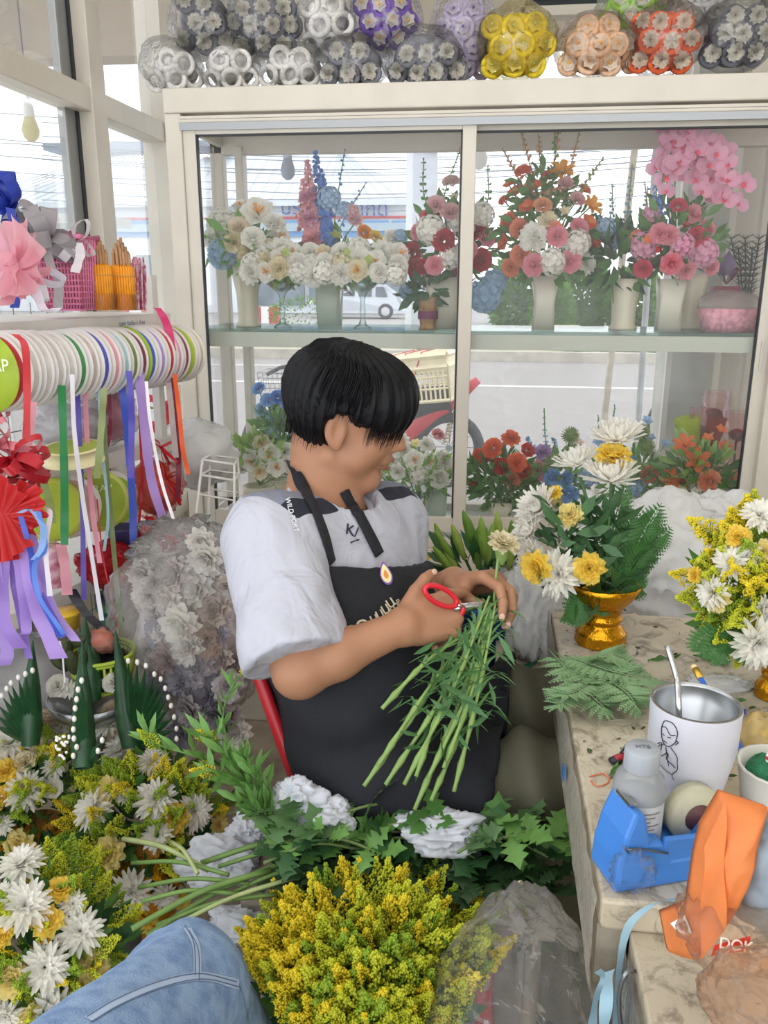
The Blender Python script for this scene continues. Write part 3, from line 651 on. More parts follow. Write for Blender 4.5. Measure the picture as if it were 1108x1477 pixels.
def ypx(x, Y, z):
    """image row of height z above point (x px, Y)"""
    lo, hi = 0, 1477
    for _ in range(30):
        m_ = (lo + hi) / 2
        if PY(x, m_, Y).z > z: lo = m_
        else: hi = m_
    return lo
def goblet(parent, x, yt, Y, z, w, m=VGLASS, shelf=ZS):
    """glass bowl on a stem"""
    c = PY(x, yt, Y); k = dep(c) / F / 2; h = c.z - shelf; R = w * k; b = MB()
    b.lathe([(0, 0), (R * .55, 0), (R * .5, .005), (.012, .012), (.006, .03), (.009, h * .35), (.006, h * .5), (.008, h * .62), (R * .3, h * .72), (R * .85, h * .88), (R, h), (R * .97, h), (R * .8, h * .9), (R * .25, h * .76), (0, h * .72)], 24, (c.x, Y, shelf))
    return b.build('glass_bowl', m, parent, True, org=(c.x, Y, shelf))
# ------------------------------------------------------------ bouquets on the glass shelf
def A1():
    Y = 2.47; yb = ypx(359, Y, ZS); t = bouquet('rose_bouquet', 'cream fluted vase with white roses and a pale blue hydrangea, leftmost on the glass shelf', 359, yb, Y)
    vase(t, 359, yb, 385, 34, 30, 42, Y, CREAM, wob=rib); c = PY(352, 352, Y)
    leafmass(t, c, (.09, .08, .06), 90, .05, 2, 1)
    for k, col, x, y, r, dy in [('hydrangea', 'W', 322, 325, 22, 0), ('rose', 'W2', 345, 330, 17, -.05), ('open', 'W', 372, 310, 22, -.03), ('rose', 'W', 395, 325, 17, -.04), ('rose', 'C', 338, 350, 17, -.07), ('hydrangea', 'BL', 321, 366, 20, -.04), ('open', 'W', 400, 345, 18, 0), ('rose', 'W', 365, 345, 17, -.08), ('hydrangea', 'W', 352, 315, 18, .04), ('hydrangea', 'W', 312, 345, 16, .02), ('rose', 'C', 385, 358, 14, -.05), ('hydrangea', 'W', 340, 378, 14, 0), ('open', 'W', 350, 300, 14, .0), ('open', 'W', 378, 300, 13, .03)]: put(t, k, col, x, y, Y + dy, r, c)
A1()
def A2(x0, x1, xs, ytop, Yv, label, seed):
    Y = Yv; xm = (x0 + x1) / 2; t = bouquet('flower_bowl', label, xs, ypx(xs, Y, ZS), Y, group='white flowers in footed glass bowls')
    goblet(t, xs, 402, Y, 0, 50); c = PY(xm, 378, Y); rnd = random.Random(seed); W_ = (x1 - x0) / 2
    leafmass(t, c + V((0, 0, -.01)), (W_ * .0019, .07, .035), 120, .045, 3, seed)
    for i in range(15):
        u = (i % 5) / 4 * 2 - 1 + rnd.uniform(-.1, .1); row = i // 5; put(t, ['open', 'carnation', 'hydrangea', 'rose'][(i * 7 + seed) % 4], 'W' if i % 6 else 'C', xm + u * W_ * .82, 362 + row * 14 + abs(u) * 5 + rnd.uniform(-3, 3), Y - .05 + .03 * row * -1, 15.5, c)
    for i in range(4): put(t, 'small', 'BD', xm + rnd.uniform(-.4, .2) * W_, 372 + rnd.uniform(-10, 14), Y - .1, 6, c, 'G')
    for i in range(5): u = rnd.uniform(-.9, .9); spike(t, [PY(xm + u * W_, 388, Y - .08), PY(xm + u * W_ + 4, 400, Y - .09), PY(xm + u * W_ + 6, 410, Y - .08)], ('euc', .016, LEAFM[2], 1), 'trailing_leaves')
A2(350, 460, 406, 350, 2.45, 'low mound of white flowers on a clear glass foot, left of the pale green vase', 3)
A2(458, 585, 523, 345, 2.44, 'low mound of white flowers on a clear glass foot, right of the pale green vase', 8)
def A3():
    Y = 2.56; yb = ypx(476, Y, ZS); t = bouquet('tall_bouquet', 'pale green vase with tall pink and blue flower spikes', 476, yb, Y); vase(t, 476, yb, 400, 35, 38, 40, Y, PGREEN, square=True, n=32); c = PY(476, 370, Y)
    leafmass(t, c, (.07, .06, .06), 80, .05, 0, 5)
    base = PY(476, 395, Y); pk = mat('#eeb0b6', .6, trl=.3); bl = mat('#5f8fd8', .6, trl=.3)
    for a, b_, m in [((450, 300), (444, 235), pk), ((440, 330), (438, 262), pk), ((455, 350), (452, 290), pk), ((462, 300), (456, 222), bl), ((470, 320), (466, 255), bl), ((485, 300), (497, 218), bl), ((490, 330), (527, 265), bl), ((470, 350), (475, 290), bl), ((464, 340), (470, 300), bl)]:
        thin = b_ in ((497, 218), (527, 265)); spike(t, [base, PY(a[0], a[1], Y - .03), PY(b_[0], b_[1], Y - .02)], ('del', .012 if thin else .02, m, 1 if thin else 5))
    for k, col, x, y, r in [('hydrangea', 'BL', 475, 287, 15), ('rose', 'PL', 512, 318, 13), ('rose', 'YO', 525, 336, 12), ('rose', 'Y', 541, 343, 11), ('hydrangea', 'PL', 507, 305, 10), ('hydrangea', 'BL', 497, 304, 12), ('small', 'BD', 484, 340, 9), ('carnation', 'OR', 448, 315, 14), ('carnation', 'OR', 446, 285, 13), ('carnation', 'P', 452, 345, 14), ('rose', 'W', 565, 345, 13), ('hydrangea', 'BL', 577, 342, 10)]: put(t, k, col, x, y, Y - .04, r, c)
    stems(t, base, [PY(512, 322, Y), PY(530, 340, Y), PY(563, 348, Y), PY(577, 345, Y)])
    r = MB(); 
    for k in range(3): r.strip(bez([PY(493, 405, Y - .08), PY(510, 402 + k * 3, Y - .09), PY(508, 425, Y - .09), PY(496, 420 - k * 4, Y - .08), PY(490, 455, Y - .08)], 16), .012, CM[2])
    r.build('striped_ribbon', mat('#9a4a63', .5), t)
A3()
def A4():
    Y = 2.46; x = 632; yb = ypx(640, Y, ZS); t = bouquet('rose_bouquet', 'grey-green square vase with red, pink and white roses behind the door stile', 640, yb, Y); vase(t, 638, yb, 400, 48, 50, 54, Y, PALEC, square=True, n=32); c = PY(652, 350, Y + .02)
    leafmass(t, c, (.11, .09, .1), 170, .055, 0, 9); leafmass(t, PY(612, 420, Y), (.05, .04, .03), 40, .05, 1, 10)
    for k, col, px, y, r, dy in [('rose', 'R', 598, 365, 17, -.04), ('rose', 'R', 640, 348, 16, -.09), ('rose', 'PL', 629, 297, 15, -.05), ('rose', 'PL', 650, 308, 15, -.05), ('rose', 'K', 651, 265, 13, 0), ('rose', 'P', 627, 383, 14, -.09), ('rose', 'R', 693, 375, 18, -.04), ('rose', 'P', 700, 345, 14, -.02), ('hydrangea', 'W', 622, 332, 20, -.07), ('hydrangea', 'W', 695, 310, 18, -.02), ('hydrangea', 'W', 650, 370, 17, -.08), ('carnation', 'PK', 620, 313, 13, -.02), ('rose', 'R', 600, 385, 15, -.05), ('hydrangea', 'W', 665, 325, 20, -.04), ('rose', 'R', 690, 335, 14, -.02), ('rose', 'P', 605, 335, 14, -.02), ('rose', 'R', 612, 385, 12, -.06), ('hydrangea', 'BL', 698, 425, 22, .05), ('hydrangea', 'BL', 712, 405, 16, .05), ('small', 'C', 655, 285, 8, 0), ('rose', 'P', 675, 360, 15, -.06), ('rose', 'R', 668, 390, 13, -.06), ('small', 'K', 605, 400, 6, -.06), ('hydrangea', 'BL', 590, 420, 14, .03)]: put(t, k, col, px, y, Y + dy, r, c)
    e = LEAFM[0]
    for a, b_ in [((614, 290), (611, 230)), ((640, 290), (664, 215)), ((700, 300), (704, 240))]: spike(t, [c, PY(a[0], a[1], Y), PY(b_[0], b_[1], Y)], ('euc', .014, e, 2), 'eucalyptus_stem')
A4()
t = bouquet('wicker_pot', 'small reed pot with a purple band left of the square vase', 617, ypx(617, 2.40, ZS), 2.40, 'pot'); c, h = vase(t, 617, ypx(617, 2.4, ZS), 428, 24, 25, 27, 2.40, mat('#9a7a55', .8, var=.2, vs=50), name='reed_body', wob=lambda a, z: 1 + .06 * cos(20 * a))
MB().lathe([(.0283, 0), (.0283, .022)], 24, c + V((0, 0, .03))).build('purple_band', mat('#6a2f52', .6), t, True); leafmass(t, c + V((0, .0, h + .02)), (.035, .03, .03), 50, .045, 1, 12)
def A5():
    Y = 2.47; yb = ypx(783, Y, ZS); t = bouquet('orange_bouquet', 'tall orange, peach and pink bouquet with eucalyptus in a pale vase', 783, yb, Y); vase(t, 783, yb, 398, 34, 30, 42, Y, PALEC, square=True, n=32); c = PY(790, 345, Y + .02)
    leafmass(t, c, (.12, .1, .12), 200, .05, 0, 15); leafmass(t, PY(785, 285, Y), (.08, .06, .07), 120, .04, 0, 16)
    tips = []
    for k, col, x, y, r, dy in [('rose', 'P', 803, 342, 17, -.1), ('rose', 'P', 771, 383, 16, -.09), ('rose', 'P', 822, 377, 16, -.08), ('rose', 'P', 834, 330, 15, -.05), ('rose', 'OL', 752, 368, 16, -.06), ('rose', 'OL', 750, 330, 15, -.04), ('rose', 'PE', 783, 298, 13, -.07), ('carnation', 'W', 770, 343, 18, -.09), ('hydrangea', 'W', 797, 378, 17, -.1), ('hydrangea', 'W', 832, 352, 18, -.07), ('carnation', 'C', 790, 320, 15, -.08), ('open', 'O', 735, 320, 13, 0), ('open', 'O', 745, 280, 14, 0), ('rose', 'O', 755, 250, 12, 0), ('rose', 'O', 792, 255, 12, 0), ('open', 'O', 770, 270, 12, -.02), ('lily', 'YO', 810, 252, 16, -.02), ('rose', 'PL', 816, 267, 12, -.04), ('rose', 'PL', 832, 289, 12, -.03), ('lily', 'YO', 850, 300, 16, -.02), ('open', 'O', 848, 322, 12, -.02), ('rose', 'O', 855, 350, 12, .0), ('open', 'O', 728, 350, 12, 0), ('rose', 'O', 728, 290, 9, 0), ('small', 'C', 814, 305, 8, -.06), ('open', 'O', 760, 300, 11, -.03), ('open', 'O', 735, 268, 9, 0), ('rose', 'OL', 738, 385, 14, -.04), ('rose', 'OL', 800, 330, 12, -.09), ('open', 'O', 842, 275, 10, .02), ('carnation', 'W', 845, 380, 13, -.03)]: put(t, k, col, x, y, Y + dy, r, c); tips.append(PY(x, y, Y + dy))
    stems(t, PY(783, 395, Y), tips[-12:])
    eu = mat('#c9906f', .6, trl=.2); sb = PY(790, 330, Y)
    for a, b_, m in [((765, 240), (752, 190), eu), ((780, 240), (777, 195), eu), ((800, 230), (809, 168), eu), ((820, 250), (836, 190), eu), ((840, 270), (870, 228), mat('#9a9a6a', .6)), ((800, 240), (800, 185), LEAFM[2]), ((750, 260), (725, 215), eu)]: spike(t, [sb, PY(a[0], a[1], Y), PY(b_[0], b_[1], Y)], ('euc', .014, m, 2), 'eucalyptus_stem')
A5()
def A6():
    Y = 2.5; yb = ypx(898, Y, ZS); t = bouquet('leafy_bouquet', 'ribbed cream vase with dark green leaves and blue-grey sprigs', 898, yb, Y); vase(t, 898, yb, 402, 38, 34, 42, Y, CREAM, wob=rib); c = PY(890, 372, Y)
    leafmass(t, c, (.09, .07, .06), 90, .085, 0, 19, w=.3); leafmass(t, c, (.08, .06, .06), 50, .075, 4, 20, w=.3); bg = mat('#7f9cae', .6, trl=.2)
    for a, b_ in [((885, 320), (883, 265)), ((905, 310), (912, 238)), ((925, 330), (935, 268)), ((870, 330), (866, 300))]: spike(t, [c, PY(a[0], a[1], Y), PY(b_[0], b_[1], Y)], ('euc', .015, bg, 2), 'eucalyptus_stem')
    put(t, 'hydrangea', 'BL', 872, 330, Y - .02, 14, c); put(t, 'hydrangea', 'BL', 895, 350, Y, 12, c)
A6()
def A7():
    Y = 2.44; yb = ypx(962, Y, ZS); t = bouquet('orchid_bouquet', 'pink roses under a high spray of pink orchids in a pale vase', 962, yb, Y); vase(t, 962, yb, 402, 36, 34, 42, Y, PALEC, square=True, n=32); c = PY(972, 345, Y + .02)
    leafmass(t, c, (.12, .09, .09), 150, .05, 0, 23)
    for k, col, x, y, r, dy in [('rose', 'P', 968, 380, 17, -.1), ('rose', 'PK', 928, 387, 15, -.06), ('rose', 'P', 952, 337, 15, -.08), ('rose', 'PK', 1005, 343, 15, -.06), ('hydrangea', 'OR', 930, 355, 18, -.04), ('hydrangea', 'OR', 1015, 365, 19, -.05), ('rose', 'P', 965, 340, 14, -.08), ('rose', 'OL', 920, 342, 11, -.02), ('carnation', 'P', 1000, 310, 16, -.02), ('hydrangea', 'OR', 985, 355, 16, -.08), ('rose', 'PK', 978, 298, 13, -.03), ('hydrangea', 'OR', 940, 310, 12, 0), ('small', 'B2', 945, 290, 9, 0), ('small', 'B2', 958, 300, 8, 0), ('rose', 'P', 1025, 385, 13, -.03), ('carnation', 'P', 990, 390, 13, -.06), ('small', 'R', 950, 360, 5, -.1), ('small', 'R', 1005, 330, 5, -.08), ('small', 'O', 935, 345, 7, -.08), ('rose', 'P', 1020, 330, 12, -.02), ('small', 'R', 990, 325, 6, -.08)]: put(t, k, col, x, y, Y + dy, r, c)
    rnd = random.Random(4); b0 = PY(975, 340, Y)
    arcs = [[(975, 250), (1000, 205), (1045, 215), (1060, 260)], [(965, 260), (985, 215), (1030, 240), (1052, 300)], [(955, 270), (975, 200), (965, 195), (985, 190)], [(965, 280), (960, 235), (990, 240), (1020, 290)]]
    for ar in arcs:
        pts = [b0] + [PY(x, y, Y - .02 + rnd.uniform(-.02, .02)) for x, y in ar]; cv = bez(pts, 24); MB().tube(cv, .002, 5).build('orchid_stem', LEAFM[0], t, True, org=b0)
        for i in range(8, 24, 1):
            p = cv[i] + V((rnd.uniform(-.03, .03), rnd.uniform(-.03, .01), rnd.uniform(-.035, .03))); inst(fmesh('orchid', 'OR', 'PK'), 'orchid_bloom', t, p, rot_to((rnd.uniform(-.7, .7), -1, rnd.uniform(-.3, .5))) @ Matrix.Rotation(rnd.uniform(-.5, .5), 3, 'Z'), rnd.uniform(.026, .036))
    pd = mat('#e9b3c0', .6, trl=.3); spike(t, [b0, PY(940, 320, Y), PY(930, 262, Y)], ('euc', .012, pd, 3)); spike(t, [b0, PY(950, 300, Y), PY(947, 245, Y)], ('del', .012, mat('#5f8fd8', .6), 2))
A7()
t = bouquet('empty_vase', 'ribbed cream vase half hidden behind the orchid bouquet vase', 992, ypx(992, 2.58, ZS), 2.58, 'vase'); vase(t, 992, ypx(992, 2.58, ZS), 395, 38, 34, 42, 2.58, CREAM, wob=rib)
def A8():
    Y = 2.46; yb = ypx(1048, Y, ZS); c = PY(1050, yb, Y); t = thing('gift_basket', 'pink woven basket wrapped in clear film at the right end of the shelf', 'basket', c); k = dep(c) / F
    wv = mat('#d99aa6', .8, var=.3, vs=90); b = MB(); b.lathe([(0, 0), (36 * k, 0), (40 * k, .03), (44 * k, .062), (41 * k, .062), (34 * k, .01), (0, .008)], 30, c, wob=lambda a, z: (1 + .02 * cos(30 * a)) * (1 if abs(sin(a)) < .7 else .8)); b.build('basket_body', wv, t, True, org=c)
    m = crumple(c + V((0, 0, .075)), (.085, .06, .035), 3, 5, .25); m.build('clear_wrap', film('#f3ece6', .3, .6, .1, .8), t, True, org=c)
def crumple(c, size, sub=3, seed=0, amp=.3, freq=2.2, flat=None):
    """crumpled blob of film or tissue"""
    bm = bmesh.new(); bmesh.ops.create_icosphere(bm, subdivisions=sub, radius=1); b = MB(); c = V(c); sd = V((seed * 3.1, seed * 1.7, seed))
    for v in bm.verts:
        d = v.co.normalized(); n1 = noise.noise(d * freq + sd); n2 = abs(noise.noise(d * freq * 2.3 + sd * 2)); n3 = abs(noise.noise(d * freq * 5 + sd))
        r = 1 + amp * (n1 * 1.1 - n2 * 1.2 - n3 * .5 + .3); p = V((d.x * size[0], d.y * size[1], d.z * size[2])) * r
        b.v.append(c + p)
    for f in bm.faces: b.face([v.index for v in f.verts])
    bm.free()
    if flat is not None:
        for v in b.v: v.z = max(v.z, flat)
    return b
A8()
t = thing('burgundy_gift_box', 'burgundy bow-topped package standing behind the pink basket', 'package', PY(1040, ypx(1040, 2.6, ZS), 2.6)); c = wloc(t); b = MB()
b.box(c + V((0, 0, .06)), (.075, .05, .12)); b.build('box', mat('#7f2340', .5), t, bevel=.004)
b = MB()
for k in range(6): a = k * pi / 3; q = c + V((0, 0, .125)); b.strip(bez([q, q + V((.035 * cos(a), .02 * sin(a), .045)), q + V((.012 * cos(a), .0, .012))], 8), .02, (0, 1, .2))
b.build('bow', mat('#8f2a48', .5), t, True); MB().lathe([(0, 0), (.02, .0), (.026, .03), (.0, .07)], 10, c + V((0, 0, .15))).build('purple_top', mat('#6a5480', .5), t, True)
t = thing('pine_sprigs', 'small dark artificial pine branches at the right end of the shelf', 'artificial plant', PY(1075, ypx(1075, 2.62, ZS), 2.62)); c = wloc(t)
for k in range(5):
    x = 1055 + k * 10; b = MB(); top = PY(x, 345 + (k % 2) * 15, 2.62); pts = bez([c, c.lerp(top, .5) + V((0, 0, .01)), top], 14); b.tube(pts, .002, 4)
    for i in range(3, 14):
        for q in range(7): a = q * .9 + i; b.tube([pts[i], pts[i] + V((.022 * cos(a), .022 * sin(a), .014))], [.0016, .0006], 3)
    b.build('pine_branch', mat('#3c4a44', .7), t)
# ------------------------------------------------------------ bouquets on the cabinet floor
ZB = .618
def zb(x, Y): return ypx(x, Y, ZB)
def B(name, label, x, Y, flowers, lm, vz=None, cy=0, cat='flower arrangement', extra=None, lseed=0, group=None):
    yb = zb(x, Y); t = thing(name, label, cat, PY(x, yb, Y), group)
    ys = sum(f[3] for f in flowers) / len(flowers); xs = sum(f[2] for f in flowers) / len(flowers); c = PY(xs, ys + cy, Y + .02)
    for (px, py, rx, rz, n, L, mi) in lm: leafmass(t, PY(px, py, Y), (rx, rx * .7, rz), n, L, mi, lseed + int(px))
    if vz: vase(t, x, yb, vz[0], vz[1], vz[2], vz[3], Y, vz[4], wob=vz[5] if len(vz) > 5 else None, square=len(vz) <= 5, n=32)
    for f in flowers: put(t, f[0], f[1], f[2], f[3], Y + (f[5] if len(f) > 5 else 0), f[4], c, f[6] if len(f) > 6 else None)
    stems(t, PY(x, (vz[0] if vz else yb - 20), Y), [PY(f[2], f[3], Y + (f[5] if len(f) > 5 else 0)) for f in flowers[::2]])
    if extra: extra(t, c, Y)
    return t
t = B('blue_rose_bouquet', 'tall blue roses with green leaves left of the man\'s head', 402, 2.5, [('rose', 'B', 374, 562, 11), ('rose', 'B2', 401, 574, 12, -.02), ('rose', 'B', 386, 578, 11, -.03), ('rose', 'PE', 418, 579, 12, -.01), ('rose', 'BL', 377, 591, 10), ('rose', 'BL', 396, 600, 12, .01), ('rose', 'B', 414, 590, 10), ('hydrangea', 'BL', 390, 626, 12), ('small', 'BL', 405, 590, 7)], [(400, 610, .06, .05, 90, .05, 2), (410, 635, .06, .04, 60, .05, 0)], (690, 34, 32, 40, CREAM, rib))
t = B('white_blossom_bouquet', 'low white and cream blossoms behind the wire stand, left on the cabinet floor', 375, 2.44, [('open', 'W', 365, 665, 15, -.04), ('open', 'W', 390, 657, 15, -.03), ('rose', 'W', 412, 650, 13), ('open', 'C', 378, 640, 13), ('rose', 'W', 352, 672, 11), ('open', 'W', 398, 675, 14, -.05), ('open', 'C', 375, 680, 12, -.05), ('small', 'BD', 345, 640, 9), ('small', 'BD', 360, 632, 8), ('open', 'C', 345, 655, 11), ('hydrangea', 'W', 420, 668, 14), ('rose', 'W', 340, 672, 10), ('hydrangea', 'C', 430, 690, 14)], [(370, 650, .08, .04, 110, .04, 3)], (700, 40, 40, 46, CREAM, rib))
t = B('white_blossom_bouquet', 'white blossoms and a pink rosebud above a glass foot, right of the man\'s face', 607, 2.46, [('open', 'W', 598, 664, 16, -.05), ('rose', 'W', 632, 690, 14, -.05), ('hydrangea', 'W', 570, 655, 15), ('open', 'W', 585, 650, 12), ('carnation', 'W', 580, 636, 11), ('carnation', 'W', 615, 642, 12), ('carnation', 'W', 640, 665, 14), ('rose', 'P', 631, 628, 10, .02), ('open', 'W', 560, 672, 13), ('rose', 'W', 575, 680, 13, -.05), ('hydrangea', 'W', 605, 685, 15, -.05), ('open', 'W', 618, 665, 12), ('open', 'W', 550, 685, 12), ('small', 'Y2', 600, 640, 7), ('open', 'W', 640, 690, 11)], [(600, 675, .11, .04, 150, .04, 3), (610, 695, .1, .025, 60, .04, 2)])
goblet(t, 607, 705, 2.46, 0, 44, shelf=ZB)
for (x, w, yt) in [(630, 34, 700), (535, 34, 690)]:
    q = thing('small_vase', ['pale square vase under the white blossoms beside the glass foot', 'pale green vase standing right of the man\'s chin'][x < 600], 'vase', PY(x, zb(x, 2.53), 2.53)); vase(q, x, zb(x, 2.53), yt, w * .8, w * .85, w, 2.53, PGREEN, square=True, n=32)
t = B('orange_rose_bouquet', 'orange-red roses with bushy green leaves in a pale square vase', 722, 2.44, [('rose', 'O', 712, 648, 16, -.04), ('carnation', 'O', 737, 633, 13), ('rose', 'O', 745, 668, 14, -.05), ('rose', 'O', 700, 660, 11), ('rose', '#d8392c', 760, 650, 11), ('rose', '#d8392c', 722, 672, 12, -.04), ('rose', '#d8392c', 685, 700, 9, -.02), ('rose', '#c93a34', 755, 680, 12, -.03), ('small', 'G', 745, 655, 6), ('rose', 'OL', 740, 692, 11, -.04), ('small', 'B', 768, 712, 7, -.04), ('rose', 'O', 690, 655, 9)], [(722, 690, .09, .07, 240, .045, 0), (722, 705, .08, .04, 100, .04, 2)], (722, 28, 28, 34, CREAM))
t = B('pastel_bouquet', 'pastel bouquet of blue roses, green pompoms and pink blossoms on the cabinet floor', 810, 2.5, [('pompom', 'G', 823, 628, 12), ('pompom', 'G', 799, 668, 13, -.02), ('pompom', 'G', 825, 651, 12), ('carnation', 'LV', 783, 653, 13), ('carnation', 'P', 775, 680, 14, -.02), ('rose', 'B', 797, 688, 14, -.04), ('rose', 'B', 820, 712, 15, -.05), ('hydrangea', 'BL', 790, 708, 14), ('pompom', 'G', 768, 702, 10), ('rose', 'B', 815, 690, 12), ('small', 'B', 757, 712, 7), ('rose', 'Y2', 803, 717, 11, -.05), ('small', 'K', 836, 640, 8), ('hydrangea', 'BL', 845, 690, 14)], [(805, 690, .09, .07, 150, .04, 2)], (730, 34, 32, 38, CREAM, rib), extra=lambda t, c, Y: [spike(t, [c, PY(a, 640, Y), PY(a - 3, b_, Y)], ('euc', .01, mat('#8fb4dc', .6, trl=.2), 2)) for a, b_ in ((788, 590), (800, 632), (765, 630))])
t = B('green_blue_bouquet', 'airy bouquet of green pompoms, pale blue blooms and small white blossoms behind the chrysanthemums', 915, 2.52, [('pompom', 'G', 925, 623, 12), ('pompom', 'G', 932, 645, 12), ('pompom', 'G', 917, 680, 13, -.02), ('rose', 'OL', 936, 683, 13, -.03), ('rose', 'OL', 942, 716, 12, -.03), ('small', 'B', 933, 607, 8), ('small', 'B', 938, 632, 8), ('hydrangea', 'BL', 920, 702, 13), ('rose', 'B', 865, 687, 12), ('hydrangea', 'W', 955, 660, 12), ('small', 'B', 865, 635, 9), ('small', 'W', 950, 690, 8), ('hydrangea', 'W', 905, 725, 13), ('hydrangea', 'W', 875, 655, 12), ('small', 'B', 960, 640, 7), ('hydrangea', 'W', 960, 700, 10)], [(915, 685, .1, .08, 150, .04, 2), (950, 690, .06, .05, 60, .03, 3)], (735, 34, 32, 38, CREAM, rib), extra=lambda t, c, Y: [spike(t, [c, PY(a, 640, Y), PY(b_[0], b_[1], Y)], ('del', .009, mat('#5f8fd8', .6, trl=.2), 1)) for a, b_ in ((870, (863, 600)), (885, (887, 585)))])
t = B('orange_lily_bouquet', 'orange lilies and peach roses with small white buttons at the right of the cabinet', 1010, 2.42, [('lily', 'O', 988, 644, 16, -.03), ('lily', 'O', 1005, 666, 17, -.04), ('lily', '#e8702a', 970, 690, 14, -.02), ('rose', 'OL', 1022, 693, 16, -.05), ('rose', 'C', 982, 712, 14, -.04), ('rose', 'OL', 1000, 728, 14, -.06), ('rose', 'PE', 1055, 690, 13), ('rose', 'C', 1032, 716, 14, -.05), ('small', 'O', 1021, 632, 8, 0, 'YO'), ('small', 'O', 1040, 620, 9, 0, 'YO'), ('small', 'O', 1045, 645, 10, 0, 'YO'), ('small', 'O', 1035, 660, 8, 0, 'YO'), ('small', 'W', 1003, 708, 6, -.05), ('small', 'W', 1012, 703, 6, -.05), ('rose', 'C', 1035, 680, 13), ('rose', 'OL', 965, 712, 12), ('rose', 'OL', 1050, 718, 11), ('hydrangea', 'W', 1015, 670, 9, .03), ('rose', '#d8392c', 985, 700, 9)], [(1010, 690, .1, .07, 170, .045, 0), (1000, 670, .05, .05, 50, .07, 3)], (745, 38, 36, 42, CREAM, rib))
for i, (x, y, w) in enumerate([(1030, 600, 15), (1012, 625, 14), (1063, 630, 14)]):
    Y = 2.6 - i * .02; p = PY(x, y, Y); t = thing('wrapped_rose', ['tall red rose wrapped in clear film by the grey pillar', 'pinkish red rose in clear film, lower of the wrapped ones', 'crimson rose in clear film at the right frame'][i], 'wrapped flower', V((p.x, Y, ZB)))
    inst(fmesh('rose', '#a81c33'), 'rose', t, p, rot_to((0, -.6, .8)), .03); MB().tube([V((p.x, Y, ZB)), p], .003, 6).build('stem', LEAFM[1], t)
    MB().lathe([(.006, -(p.z - ZB)), (.015, -.1), (.035, 0), (.04, .05), (.038, .075)], 10, p, wob=lambda a, z: 1 + .1 * cos(5 * a)).build('film_sleeve', film('#f0c8cc', .12, .8, .1, .6), t, True)
t = thing('iridescent_flower_sleeve', 'yellow-green and red iridescent film cone behind the orange lilies', 'wrapped flower', V((PY(1003, 640, 2.55).x, 2.55, ZB)))
a = PY(1005, 690, 2.55); MB().lathe([(.004, 0), (.03, .13), (.04, .19)], 8, a, rot_to((-.25, 0, 1))).build('green_film', film('#c6e03a', .5, .6, .2, .3), t); MB().lathe([(.004, 0), (.026, .13), (.03, .18)], 8, a + V((.02, 0, .01)), rot_to((.12, 0, 1))).build('red_film', film('#b84a44', .5, .6, .2, .3), t); MB().tube([V((a.x, 2.55, ZB)), a + V((0, 0, .03))], .003, 5).build('stem', LEAFM[1], t)
